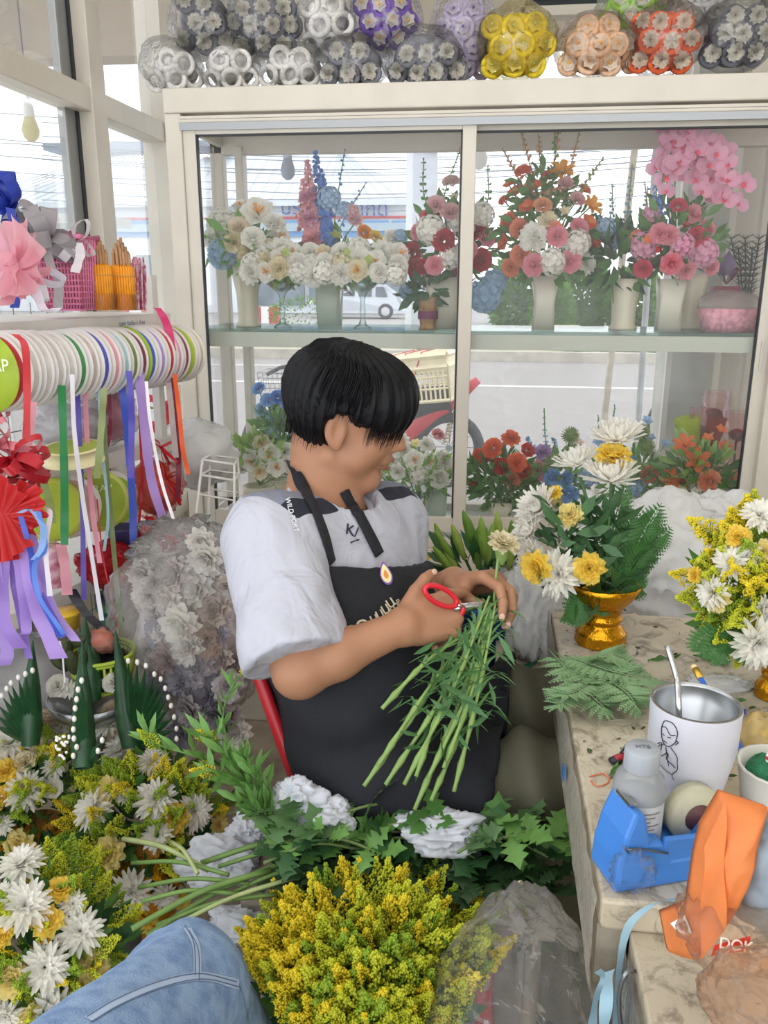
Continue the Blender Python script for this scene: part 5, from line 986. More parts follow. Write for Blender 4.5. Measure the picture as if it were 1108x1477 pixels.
def flower_sack():
    c = P(278, 905, 1.72); t = thing('flower_bag', 'big clear plastic bag full of crumpled white artificial flowers behind the chair', 'bag', (c.x, c.y, c.z - .34)); rnd = random.Random(9)
    crumple(c + V((.0, .02, -.02)), (.125, .12, .16), 4, 40, .12, 2).build('packed_petals', mat('#f4f0ec', .8, vs=28, h2='#d8d2d6', bump=.5, bs=50), t, True, org=c)
    for i, (x, y, col, r) in enumerate([(300, 805, '#efece6', 24), (255, 830, '#e6dfdc', 24), (285, 850, '#f1efe8', 26), (245, 870, '#e9e3dc', 22), (310, 880, '#d6cbc2', 24), (262, 900, '#f4f2ea', 28), (300, 925, '#cdb9a6', 22), (235, 910, '#ece8e2', 18), (270, 935, '#e9e6e0', 22), (330, 845, '#e4dcd4', 18), (240, 950, '#b9a6a0', 20), (285, 965, '#cfc8cc', 24), (320, 950, '#d8cfc6', 20), (262, 980, '#b8b4c0', 22), (300, 1000, '#a9a4b4', 24), (330, 990, '#c8c2c4', 20), (275, 1025, '#c4bfc0', 22), (318, 1035, '#8f8a94', 20), (225, 840, '#d9d3cf', 16), (290, 780, '#efece6', 18), (318, 915, '#b7b4c4', 14), (222, 885, '#e2dcd8', 16), (345, 900, '#d9d0ca', 16)]):
        p = P(x, y, 1.60 + rnd.uniform(-.015, .02)); inst(fmesh('carnation', col), 'fabric_flower', t, p, rot_to((rnd.uniform(-.6, .6), -1, rnd.uniform(-.2, .8))), r * 1.6 / F * 1.25)
    for i in range(34):
        x, y = 268 + rnd.uniform(-60, 72), rnd.uniform(800, 1060); inst(fmesh('carnation', rnd.choice(['#f2efe9', '#e9e4e0', '#dcd6d6', '#c9b8aa', '#bdbac8'])), 'fabric_flower', t, P(x, y, 1.62 + rnd.uniform(0, .03)), rot_to((rnd.uniform(-.6, .6), -1, rnd.uniform(-.2, .8))), 18 * 1.6 / F * 1.5)
    f = crumple(c + V((0, -.015, .005)), (.155, .145, .215), 5, 41, .16, 2.2); f.build('clear_bag', film('#ffffff', .14, .4, .16, .7, 28), t, True, org=c)
    g = crumple(P(262, 790, 1.68), (.10, .07, .06), 4, 42, .5, 1.6); g.build('bag_mouth', film('#ffffff', .1, 1.0, .08, 1.0, 20), t, True)
flower_sack()
# ============================================================ THE FLORIST
def A3v(v): return np.array(tuple(v), float)
SKIN = mat('#a87a5e', .5, var=.05, vs=14, spec=.35)
_b = SKIN.node_tree.nodes['Principled BSDF']; _b.inputs['Subsurface Weight'].default_value = .12; _b.inputs['Subsurface Radius'].default_value = (.012, .005, .003); _b.inputs['Subsurface Scale'].default_value = .5
MAN = thing('person', 'young man in white T-shirt and black apron, seated, cutting flower stems', 'person', (-.2, 1.25, 0))
HC = P(499, 603, 1.42)                      # between the ears
faz, ftl = radians(2), radians(-17)
HX = V((cos(faz) * cos(ftl), sin(faz) * cos(ftl), sin(ftl))); HY = V((-sin(faz), cos(faz), 0)); HZ = HX.cross(HY)
HY = (Quaternion(HX, radians(4)) @ HY); HZ = HX.cross(HY)
HR = Matrix((HX, HY, HZ)).transposed(); HRn = np.array(HR); HCn = A3v(HC)
def hl(p): return (p - HCn) @ HRn
def hw(x, y, z): return HC + HR @ V((x, y, z))
shR, shL = P(392, 778, 1.30), P(556, 752, 1.55)
nb = P(463, 722, 1.43)                      # base of the neck
pel = V((-.13, 1.25, .555)); chest = (shR + shL) / 2 + V((.01, 0, -.12))
elR, wrR = P(432, 968, 1.20), P(583, 903, 1.24)
elL, wrL = P(535, 905, 1.52), P(655, 838, 1.40)
def hand_caps(o, fx, dorsal, thumb_side, curls, thumb, s=1.0, spread=(.10, .03, -.04, -.12)):
    """capsules of a hand: o wrist, fx towards the fingers, dorsal = back of the hand, thumb_side = direction of the thumb"""
    X = V(fx).normalized(); Z = V(dorsal); Z = (Z - X * Z.dot(X)).normalized(); Y = Z.cross(X)
    if Y.dot(V(thumb_side)) < 0: Y = -Y
    caps = []; W_ = lambda x, y, z: V(o) + (X * x + Y * y + Z * z) * s
    kn = [(.088, .030, .002), (.092, .010, .005), (.087, -.010, .003), (.078, -.029, -.002)]
    L = [(.043, .026, .021), (.047, .030, .022), (.044, .028, .021), (.034, .021, .019)]
    for i, (k, ls) in enumerate(zip(kn, L)):
        caps.append((W_(.0, k[1] * .55, -.002), W_(*k), .0155 * s, .0115 * s, 'p'))
        a = 0; p = V(k); yw = spread[i]
        for j, (l, c) in enumerate(zip(ls, curls[i])):
            a += c; q = p + V((cos(a) * cos(yw), sin(yw), -sin(a))) * l; r0 = (.0098, .0088, .0080)[j] * (.9 if i == 3 else 1); caps.append((W_(*p), W_(*q), r0 * s, (r0 - .0009) * s, 'f%d' % i)); p = q
    caps.append((W_(.02, .012, -.01), W_(.05, .03, -.012), .018 * s, .014 * s, 'p')); caps.append((W_(.02, -.018, -.01), W_(.06, -.024, -.01), .015 * s, .012 * s, 'p'))
    p = V((.018, .026, -.008)); tp = [V(q) for q in thumb]
    pts = [p] + tp
    for j in range(len(pts) - 1): r0 = (.0165, .0115, .0098)[j]; caps.append((W_(*pts[j]), W_(*pts[j + 1]), r0 * s, (.0120, .0100, .0085)[j] * s, 't'))
    return caps, W_
# right hand: back to the camera, thumb up, fingers curled round the scissors
RX = (P(650, 886, 1.27) - wrR).normalized()
capsR, WR = hand_caps(wrR, RX, -CM[2] * .8 + V((0, 0, .35)), V((0, 0, 1)), [(.55, .75, .5), (1.1, 1.35, .9), (1.2, 1.4, .9), (1.25, 1.4, .9)], [(.040, .050, -.004), (.062, .066, -.004), (.078, .074, -.010)], .97)
# left hand: palm down, index finger and thumb pinching a stem
LX = (P(712, 836, 1.34) - wrL).normalized()
capsL, WL = hand_caps(wrL, LX, V((0, .35, .85)), V((0, -1, 0)), [(.45, .75, .45), (.6, .85, .5), (.8, .9, .6), (.9, 1.0, .6)], [(.045, .042, -.022), (.075, .036, -.040), (.098, .030, -.046)], .97)
def f_hand(p, caps):
    g = {}
    for a, b, ra, rb, k in caps:
        d = cone(p, A3v(a), A3v(b), ra, rb); g[k] = smin(g[k], d, .009 if k == 'p' else .0025) if k in g else d
    r = g['p']
    for k in g:
        if k != 'p': r = smin(r, g[k], .0045)
    return r
def f_head(p):
    q = hl(p); m = q.copy(); m[:, 1] = np.abs(m[:, 1])
    def C(a, b, ra, rb): return cone(m, a, b, ra, rb)
    d = ell(q, (-.010, 0, .034), (.092, .073, .075))
    d = smin(d, ell(q, (.028, 0, -.015), (.062, .060, .075)), .03)
    d = smin(d, C((-.005, .054, -.055), (.062, .020, -.090), .020, .019), .022)      # jaw
    d = smin(d, C((.070, .0, -.088), (.072, .012, -.088), .0175, .0165), .014)         # chin
    d = smin(d, C((.052, .036, -.028), (.040, .042, -.05), .027, .024), .02)        # full cheek
    d = smin(d, C((.076, .0, .040), (.072, .036, .034), .013, .011), .016)            # brow
    d = smax(d, -ell(m, (.094, .033, .014), (.014, .019, .012)), .012)
    d = smin(d, ell(m, (.070, .032, .012), (.0155, .0165, .0135)), .005)              # eyelids
    d = smin(d, C((.082, 0, .022), (.103, 0, -.018), .0065, .0100), .010)               # nose
    d = smin(d, C((.094, .0105, -.023), (.088, .012, -.022), .0075, .007), .006)
    d = smin(d, ell(q, (.082, 0, -.048), (.014, .026, .016)), .012)
    d = smin(d, C((.0945, 0, -.0455), (.082, .020, -.0505), .0055, .0035), .004)         # lips
    d = smin(d, C((.0900, 0, -.0615), (.081, .018, -.0570), .0066, .0035), .004)
    d = smax(d, -C((.0985, 0, -.0535), (.082, .023, -.0535), .0022, .0018), .003)
    er = ell(m, (-.004, .0765, -.004), (.019, .007, .031), np.array(Matrix.Rotation(radians(-14), 3, 'Y') @ Matrix.Rotation(radians(-18), 3, 'Z')))
    er = smax(er, -ell(m, (.002, .0845, .001), (.011, .0075, .020)), .004); d = smin(d, er, .006)
    d = smin(d, ell(m, (.004, .075, -.030), (.008, .005, .009)), .006)
    return d
nk0 = hw(-.034, 0, -.040); 
def f_skin(p):
    d = f_head(p)
    nk = cone(p, A3v(nk0), A3v(nb), .049, .058); d = smin(d, nk, .018)
    d = smin(d, cone(p, A3v(hw(-.005, 0, -.072)), A3v(nb), .026, .045), .02)
    d = smin(d, cone(p, A3v(nb - V((0, 0, .05))), A3v(chest), .07, .11), .05)
    for s in (shR, shL): d = smin(d, cone(p, A3v(nb - V((0, 0, .045))), A3v(s), .05, .047), .03)
    for s, e, w, caps, r1 in ((shR, elR, wrR, capsR, .0), (shL, elL, wrL, capsL, 0)):
        a = cone(p, A3v(s), A3v(e), .050, .037); m_ = V(e).lerp(w, .35)
        a = smin(a, cone(p, A3v(e), A3v(m_), .0355, .0335), .02); a = smin(a, cone(p, A3v(m_), A3v(w), .0335, .0245), .02)
        a = smin(a, f_hand(p, caps), .012); d = smin(d, a, .012)
    return d
allp = [shR, shL, elR, elL, wrR, wrL, chest, hw(.1, 0, .15), hw(-.1, 0, 0), WR(.14, 0, 0), WL(.15, 0, 0)]
lo = [min(q[i] for q in allp) - .10 for i in range(3)]; hi = [max(q[i] for q in allp) + .07 for i in range(3)]
body = surfnet(f_skin, lo, hi, .0036)
body.build('body', SKIN, MAN, True)
# lips, eyebrows, nails
LIP = mat('#8f5a4c', .4)
b = MB(); 
for (x, z, w, r) in ((.0972, -.0452, .019, .0046), (.0935, -.0622, .017, .0054)): b.tube([hw(x - .018 * abs(u) ** 1.6, u * w, z - .006 * u * u * (1 if z > -.05 else -.8)) for u in [k / 6 - 1 for k in range(13)]], [r * (1 - .75 * abs(k / 6 - 1)) for k in range(13)], 8, flat=.8)
b.build('lips', LIP, MAN, True, label='slightly parted lips')
b = MB(); b.tube([hw(.0905 - .0135 * abs(u) ** 1.6, u * .016, -.0533) for u in [k / 4 - 1 for k in range(9)]], .0028, 6); b.build('teeth', mat('#efe9df', .3), MAN, True)
b = MB()
for s in (1, -1):
    for k in range(9): b.tube([hw(.0835 - .001 * k, s * (.018 + .004 * k), .005 - .0006 * abs(k - 4)), hw(.0905 - .001 * k, s * (.018 + .0045 * k), -.001)], [.0008, .0003], 3)
    b.tube([hw(.0845 - .0015 * k, s * (.016 + .0042 * k), .006 - .0005 * abs(k - 4)) for k in range(9)], .0011, 4)
    b.tube([hw(.0885 - .0022 * k, s * (.012 + .005 * k), .034 + .004 * sin(k / 8 * 3)) for k in range(9)], .003, 5, flat=.6)
b.build('eyebrows_and_lashes', mat('#1a1715', .7), MAN, True)
NAIL = mat('#d9b09c', .3)
for caps in (capsR, capsL):
    tips = {}
    for c_ in caps:
        if c_[4] != 'p': tips[c_[4]] = c_
    for k_, (a, bb, ra, rb, _) in tips.items():
        d = (bb - a).normalized(); n = (-CM[2] - d * (-CM[2]).dot(d)).normalized()
        if k_ == 't' or caps is capsL: MB().sph((0, 0, 0), 1, 10).build  # placed below
        m = MB(); m.sph((0, 0, 0), 1, 10); Mx = Matrix((d, d.cross(n), n)).transposed().to_4x4(); m.v = [Mx @ V((v.x * .0062, v.y * .0050, v.z * .0016)) + bb + d * .0015 + n * (rb - .0006) for v in m.v]; m.build('fingernail', NAIL, MAN, True)
# ---- hair
def f_hair(p):
    q = hl(p); r = np.linalg.norm(q, axis=1)
    d = ell(q, (-.010, 0, .044), (.108, .093, .083))
    d = smin(d, ell(q, (-.028, 0, .020), (.070, .082, .086)), .04)
    d = smin(d, ell(q, (.046, 0, .050), (.062, .080, .066)), .03)
    m = q.copy(); m[:, 1] = np.abs(m[:, 1])
    # fringe falls to the eyes; opening for the face
    fr = q[:, 2] - (.016 - .25 * np.maximum(q[:, 0] - .06, 0))
    cut = smax(.040 - q[:, 0] + .0 * fr, -(-fr), .008)        # placeholder
    face = smax(.028 - q[:, 0], fr, .012)                       # region x>.028 and below fringe  (negative inside)
    d = smax(d, -face, .01)
    earz = smax(ell(m, (.006, .095, -.010), (.028, .040, .040)), -1e3 + 0 * r, .001); d = smax(d, -earz, .006)
    low = (-.062 - .32 * (q[:, 0] + .10)) - q[:, 2]             # nape line
    low = np.where(q[:, 0] > -.02, -.042 - q[:, 2], low); d = smax(d, low, .012)
    ang = np.arctan2(q[:, 1], q[:, 0] + .03); d = d + .0022 * np.sin(ang * 34 + 3 * np.sin(q[:, 2] * 22)) + .0012 * np.sin(ang * 71 + q[:, 2] * 60)
    return d
HAIR = mat('#08090d', .5, spec=.22, bump=.3, bs=90)
hb = surfnet(f_hair, [HC[i] - .16 for i in range(3)], [HC[i] + .19 for i in range(3)], .0036)
ho = hb.build('hair', HAIR, MAN, True)
rnd = random.Random(3); b = MB(); crown = V((-.045, 0, .126))
for i in range(1500):
    th = rnd.uniform(-pi, pi); front = abs(th) < 1.0
    end = V((-.012 + ((.106 if cos(th) > 0 else .090) + rnd.uniform(-.006, .010)) * cos(th), (.092 + rnd.uniform(-.004, .008)) * sin(th), 0))
    if front: zl = rnd.uniform(-.012, .03) - .012 * rnd.random()
    elif abs(th) < 1.75: zl = rnd.uniform(.012, .05)
    else: zl = rnd.uniform(-.055, .03) - .02 * max(0, abs(th) - 2.2)
    end.z = zl
    if zl < .04: k = 1 - (.04 - zl) * (1.6 if not front else .35); end.x = -.012 + (end.x + .012) * k; end.y *= k
    mid = V((-.012 + (.098 if cos(th) > 0 else .086) * cos(th) * .92, .084 * sin(th) * .92, .098 + rnd.uniform(-.006, .006)))
    st = rnd.random() * .5; pts = bez([crown.lerp(mid, st), mid, V((end.x * 1.03, end.y * 1.03, .055 + zl * .3)), end], 9)
    w = rnd.uniform(.0010, .0024); b.tube([hw(*q) for q in pts], [w * (1 - .85 * (j / 8) ** 2) for j in range(9)], 3, cap=False)
b.build('hair_strands', HAIR, ho, True)
# ---- T-shirt
def wr_(p, s, a): return a * nz3(p, s, 2)
tdir = V((cos(radians(-29)), sin(radians(-29)), 0)); tside = V((-tdir.y, tdir.x, 0)); TR = np.array(Matrix((tdir, tside, V((0, 0, 1)))).transposed())
belly = V((-.175, 1.27, .70)) 
def f_torso(p):
    d = ell(p, A3v(chest + V((.0, 0, .02))), (.118, .178, .165), TR)
    d = smin(d, ell(p, A3v(belly), (.122, .162, .14), TR), .09)
    d = smin(d, ell(p, A3v(pel + V((-.01, 0, .03))), (.112, .16, .10), TR), .08)
    d = smin(d, cone(p, A3v(shR), A3v(shL), .058, .058), .07)
    d = smin(d, cone(p, A3v(nb - V((0, 0, .035))), A3v(nb - V((0, 0, .09))), .070, .10), .04)
    return d
slR = shR.lerp(elR, .93); slL = shL.lerp(elL, .75)
def folds(p):
    q = (p - A3v(chest)) @ TR; return .010 * np.sin(q[:, 2] * 52 + 14 * q[:, 0] + 3 * np.sin(q[:, 1] * 18)) * np.clip((-.02 - q[:, 2]) * 6, 0, 1) + .004 * nz3(p, 24, 1)
def f_shirt(p):
    d = f_torso(p)
    for s, e, r in ((shR, slR, .078), (shL, slL, .072)):
        a = cone(p, A3v(s), A3v(e), .070, r); ax = A3v((e - s).normalized()); t_ = (p - A3v(s)) @ ax
        a = a + .007 * (.5 - np.abs(np.sin(t_ * 34 + 3 * nz3(p, 7, 3) + 22 * p[:, 0] + 12 * p[:, 1]))) * np.clip(t_ * 9, 0, 1) + .005 * nz3(p, 22, 4)
        a = smax(a, t_ - (e - s).length, .004)
        d = smin(d, a, .05)
    d = d + folds(p)
    nq = cone(p, A3v(nb + V((.024, -.010, .002))), A3v(nb + V((.04, -.015, .2))), .072, .12)     # neck opening
    d = smax(d, -nq, .006)
    d = smax(d, .50 - p[:, 2], .01)
    return d
SHIRT = mat('#b2b3be', .75, bump=.15, bs=300)
ps = [shR, shL, slR, slL, pel]
lo = [min(q[i] for q in ps) - .24 for i in range(3)]; hi = [max(q[i] for q in ps) + .2 for i in range(3)]; lo[2] = .48
shirt = surfnet(f_shirt, lo, hi, .0058)
# panels of the shirt by place on the cloth: grey shoulder band, black piping, chest stripe
BLK = mat('#1d2030', .7)
def margins(c):
    g = k = l = -1
    ax = (shR - nb).normalized(); 
    for s_, sg in ((shR, -1), (shL, 1)):
        ax = (s_ - nb).normalized(); u = (c - nb).dot(ax) / (s_ - nb).length; fr = (c - s_).dot(tdir)
        m = min((u - .46) * .15, (1.06 - u) * .15, fr + .035, .060 - fr, c.z - (s_.z - .015)); g = max(g, m); k = max(k, min(m, fr - .034))
    q = c - chest; f = q.dot(tdir); w = q.dot(tside)
    st = min(f - .0, abs(w) - .085, .168 - abs(w), chest.z + .040 - c.z, c.z - chest.z - .022); k = max(k, st)
    l = min(f + .05, abs(w) - .085, .17 - abs(w), chest.z + .030 - c.z, c.z - .6)
    return g, k, l
def patterned(me, base, layers, name):
    """cloth in several colours: sharp borders from distances stored at the mesh's points"""
    m = bpy.data.materials.new(name); m.use_nodes = True; t_ = m.node_tree; n = t_.nodes; b = n['Principled BSDF']; b.inputs['Roughness'].default_value = .75
    prev = None; col = lin(base)
    for an, h in layers:
        at_ = n.new('ShaderNodeAttribute'); at_.attribute_name = an; gt = n.new('ShaderNodeMath'); gt.operation = 'GREATER_THAN'; gt.inputs[1].default_value = 0; t_.links.new(at_.outputs['Fac'], gt.inputs[0])
        mx = n.new('ShaderNodeMix'); mx.data_type = 'RGBA'; t_.links.new(gt.outputs[0], mx.inputs[0]); mx.inputs[7].default_value = (*lin(h), 1)
        if prev: t_.links.new(prev, mx.inputs[6])
        else: mx.inputs[6].default_value = (*col, 1)
        prev = mx.outputs[2]
    t_.links.new(prev, b.inputs['Base Color']); tc = n.new('ShaderNodeTexCoord'); nb = n.new('ShaderNodeTexNoise'); nb.inputs['Scale'].default_value = 11; nb.inputs['Detail'].default_value = 2; nb.inputs['Distortion'].default_value = 2.2
    bp = n.new('ShaderNodeBump'); bp.inputs['Strength'].default_value = .9; bp.inputs['Distance'].default_value = .012; t_.links.new(tc.outputs['Object'], nb.inputs['Vector']); t_.links.new(nb.outputs['Fac'], bp.inputs['Height']); t_.links.new(bp.outputs['Normal'], b.inputs['Normal']); me.materials.clear(); me.materials.append(m)
so = shirt.build('t_shirt', SHIRT, MAN, True, label='white T-shirt with grey and black shoulder panels')
mg = [margins(v) for v in shirt.v]
for k_, an in enumerate(('grey', 'black', 'pale')):
    a_ = so.data.attributes.new(an, 'FLOAT', 'POINT'); a_.data.foreach_set('value', [float(q[k_]) for q in mg])
patterned(so.data, '#b2b3be', (('pale', '#989aaa'), ('grey', '#7c8090'), ('black', '#1d2030')), 'shirt_cloth')
def ribneck():
    b = MB(); c = nb + V((.020, -.008, .004)); n = V((.34, -.14, 1)).normalized(); M_ = rot_to(n); b.tube([c + M_ @ V((.070 * cos(a), .072 * sin(a), 0)) for a in [2 * pi * k / 40 for k in range(41)]], .0065, 8, flat=1); b.build('collar', SHIRT, MAN, True)
ribneck()
# ---- trousers
TRO = mat('#5c5a49', .8, var=.08, vs=6, bump=.2, bs=250)
hR, hL = pel + V((.02, -.085, -.0)), pel + V((.03, .09, .0))
kR, kL = P(772, 1135, 1.33), P(768, 1028, 1.50); aR, aL = V((.17, 1.22, .12)), V((.20, 1.46, .12))
def f_trou(p):
    d = ell(p, A3v(pel + V((0, 0, -.01))), (.11, .165, .09), TR)
    for h, k, a in ((hR, kR, aR), (hL, kL, aL)):
        t_ = cone(p, A3v(h), A3v(k), .088, .076); t_ = smin(t_, cone(p, A3v(k), A3v(a), .080, .072), .035)
        ax = A3v((k - h).normalized()); u = (p - A3v(h)) @ ax; w = (k - h).length
        t_ = t_ + .009 * np.sin((u - w) * 75 + 9 * p[:, 2]) * np.exp(-((u - w) / .14) ** 2) + .004 * nz3(p, 17, 7)
        d = smin(d, t_, .03)
    return smax(d, .13 - p[:, 2], .01)
ps = [hR, hL, kR, kL, aR, aL]; lo = [min(q[i] for q in ps) - .19 for i in range(3)]; hi = [max(q[i] for q in ps) + .15 for i in range(3)]; lo[2] = .1
surfnet(f_trou, lo, hi, .0075).build('trousers', TRO, MAN, True, label='loose olive cotton trousers')
for s, a in ((-1, aR), (1, aL)):
    b = surfnet(lambda p: smax(smin(smin(cone(p, (a.x, a.y, .055), (a.x + .15, a.y - .01, .038), .045, .036), cone(p, (a.x, a.y, .08), (a.x, a.y, .14), .042, .046), .03), cone(p, (a.x - .03, a.y, .04), (a.x + .05, a.y, .04), .036, .04), .02), .004 - p[:, 2], .004), [a.x - .1, a.y - .08, 0], [a.x + .22, a.y + .08, .17], .008)
    b.build('shoe', mat('#2a2a2e', .6), MAN, True)
# ---- apron: cloth lying over the front of the torso and the lap
APR = mat('#14161e', .8, bump=.2, bs=350)
def f_apron(p):
    base = smin(f_torso(p) + folds(p) * .6, f_trou(p) , .05) - .014
    base = np.minimum(base, 1); sh = np.abs(base) - .0058
    q = p - A3v(chest); f = q @ A3v(tdir); s_ = q @ A3v(tside); z = p[:, 2]
    top = z - (chest.z + .080 - s_ * .22)
    wid = np.abs(s_ + .012) - (.122 + np.clip((chest.z + .04 - z) * 1.3, 0, .2))
    back = .01 - f - np.clip((chest.z + .01 - z) * .75, 0, .125)
    hip = p[:, 0] - (.02 + .10 * (p[:, 1] - 1.2))
    d = smax(sh, top, .003); up = smax(smax(smax(wid, back, .004), -(z - .50), .003), hip - .02, .003)
    lap = smax(smax(z - .64, hip, .004), -(z - .44), .003)
    reg = np.minimum(up, lap); d = smax(d, reg, .003)
    return d + .003 * nz3(p, 19, 5)
ap = surfnet(f_apron, [-.48, .95, .42], [.17, 1.6, chest.z + .13], .0055)
apo = ap.build('apron', APR, MAN, True, label='black bib apron with pale lettering')
def onshirt(p0, dr, f, off=.004):
    p = A3v(p0)[None]; d = A3v(dr)[None]
    for _ in range(40): p = p + d * float(f(p)[0]) * .7
    return V(p[0]) - V(dr) * off
def surfstrip(pts, w, f, col, name, n=26, off=.006, flat=None):
    """band lying on a surface: points moved onto it along the view direction"""
    q = []
    for (x, y, d) in pts: q.append(P(x, y, d))
    q = bez(q, n); out = []
    for p in q:
        r = (p - EYE).normalized(); s = EYE + r * ((p - EYE).length - .25); out.append(onshirt(s, r, f, off))
    out = [out[0]] + [(out[i - 1] + out[i] * 2 + out[i + 1]) / 4 for i in range(1, n - 1)] + [out[-1]]
    side = []
    for i in range(n):
        t_ = out[min(i + 1, n - 1)] - out[max(i - 1, 0)]; g = [float(f(A3v(out[i] + e)[None])[0] - f(A3v(out[i] - e)[None])[0]) for e in (V((.004, 0, 0)), V((0, .004, 0)), V((0, 0, .004)))]
        side.append(t_.cross(V(g)).normalized())
    side = [(side[max(0, i - 2)] + side[max(0, i - 1)] + side[i] + side[min(n - 1, i + 1)] + side[min(n - 1, i + 2)]) if side[i].dot(side[n // 2]) > 0 else side[n // 2] for i in range(n)]
    o = MB().strip(out, w, side).build(name, col, MAN, True); s_ = o.modifiers.new('thick', 'SOLIDIFY'); s_.thickness = .002; s_.offset = 0; return o
f_sn = lambda p: np.minimum(f_shirt(p), f_skin(p))
surfstrip([(417, 665, 1.42), (436, 700, 1.40), (455, 735, 1.37), (470, 775, 1.33), (480, 812, 1.31)], .021, f_sn, APR, 'apron_strap')
surfstrip([(497, 708, 1.46), (506, 725, 1.46), (520, 745, 1.45), (533, 770, 1.43), (548, 800, 1.40)], .021, f_sn, APR, 'apron_strap')
# lettering on apron and shirt
f_ap = f_apron
def decal(txt, x, y, size, m, ang=0, f=f_ap, name='lettering', d0=1.3, sx=1, tilt=0):
    r = ray(x, y).normalized(); s = EYE + r * (d0 - .35); p = onshirt(s, r, f, .003)
    g = V([float(f(A3v(p + e)[None])[0] - f(A3v(p - e)[None])[0]) for e in (V((.008, 0, 0)), V((0, .008, 0)), V((0, 0, .008)))]).normalized()
    xr = (CM[0] * cos(ang) - CM[1] * sin(ang) * 1.0); xr = (xr - g * xr.dot(g)).normalized(); yr = g.cross(xr)
    return text(name, txt, size, Matrix.Translation(p) @ Matrix((xr, yr, g)).transposed().to_4x4(), m, MAN, .0006, sx)
CRM = mat('#d9cdb4', .7)
for ch, x, y, a, sz in [('ด', 489, 920, .15, .042), ('ร', 507, 911, .2, .038), ('ถ', 524, 903, .3, .040), ('น', 540, 893, .45, .026), ('น', 548, 886, .5, .026), ('น', 556, 878, .55, .026), ('น', 563, 869, .6, .026)]: decal(ch, x, y, sz, CRM, a)
for i, ch in enumerate('FLOWERSHOP'): decal(ch, 540 + i * 3.9, 909 - i * 3.4 - i * i * .12, .013, CRM, .6)
decal('K/', 508, 766, .026, BLK, -.1, f_shirt, 'shirt_logo', 1.4); decal('sport line', 512, 780, .005, BLK, .35, f_shirt, 'shirt_logo', 1.4)
decal('WILD PORT', 421, 742, .011, mat('#dcdde2', .6), -1.5, f_shirt, 'shoulder_lettering', 1.3, 1)
def emblem(col, s, off, nm):
    r = ray(557, 829).normalized(); p = onshirt(EYE + r * .9, r, f_ap, off); g = V([float(f_ap(A3v(p + e)[None])[0] - f_ap(A3v(p - e)[None])[0]) for e in (V((.008, 0, 0)), V((0, .008, 0)), V((0, 0, .008)))]).normalized()
    M_ = rot_to(g); b = MB(); u = (-CM[1] - g * (-CM[1]).dot(g)).normalized(); w_ = g.cross(u); n = 20; b.v = [p + (u * (1.5 + (.5 * cos(a) if cos(a) > 0 else 0)) * cos(a) + w_ * sin(a) * (1 - .35 * max(0, cos(a)))) * s for a in [2 * pi * k / n for k in range(n)]]; b.face(range(n)); b.build(nm, col, MAN)
emblem(mat('#7c5aa8', .6), .0115, .003, 'emblem_border'); emblem(mat('#e9dfa8', .6), .0092, .0038, 'emblem_field'); emblem(mat('#e08a4a', .6), .0042, .0046, 'emblem_mark')
# ---- red plastic chair
CH = thing('plastic_chair', 'red plastic chair the man sits on', 'chair', (-.2, 1.27, 0)); REDP = mat('#b5202c', .35, var=.05, vs=5)
cd_ = V((cos(radians(-8)), sin(radians(-8)), 0)); cs_ = V((-cd_.y, cd_.x, 0)); o0 = V((-.25, 1.28, 0))
pT = P(356, 925, 1.33); pB = P(428, 1130, 1.33)
tb = pT - pB; Hs = tb.length
def back_pt(u, v):   # v 0 bottom..1 top ; u 0 near edge .. 1 far edge
    b0 = pB + (pT - pB) * v; return b0 + cs_ * (.40 * u) - cd_ * .045 * sin(pi * u)
b = MB(); b.grid(lambda u, v: back_pt(u, v), 13, 11)
bo = b.build('backrest', REDP, CH, True); s_ = bo.modifiers.new('thick', 'SOLIDIFY'); s_.thickness = .018; s_.offset = 0; bv = bo.modifiers.new('bevel', 'BEVEL'); bv.width = .006; bv.segments = 2
b = MB(); b.tube([back_pt(0, v / 8) for v in range(9)] , .011, 8); b.tube([back_pt(u / 12, 1) for u in range(13)], .011, 8); b.build('backrest_rim', REDP, CH, True)
sz_ = .455; b = MB(); ce = pB + cs_ * .2 + cd_ * .17; b.box((ce.x, ce.y, sz_ - .01), (.34, .40, .025), Matrix((cd_, cs_, V((0, 0, 1)))).transposed()); b.build('seat', REDP, CH, bevel=.01)
for v_ in (.02, .38): MB().tube([pB + cs_ * v_, V((pB.x + .03, pB.y + v_, sz_))], .013, 8).build('back_support', REDP, CH)
for su in (-.15, .13):
    for sv in (-.18, .18):
        tp = V((ce.x, ce.y, sz_)) + cd_ * su + cs_ * sv; MB().tube([tp, V((tp.x, tp.y, 0)) + cd_ * su * .2 + cs_ * sv * .2], [.018, .014], 8).build('leg', REDP, CH, True)
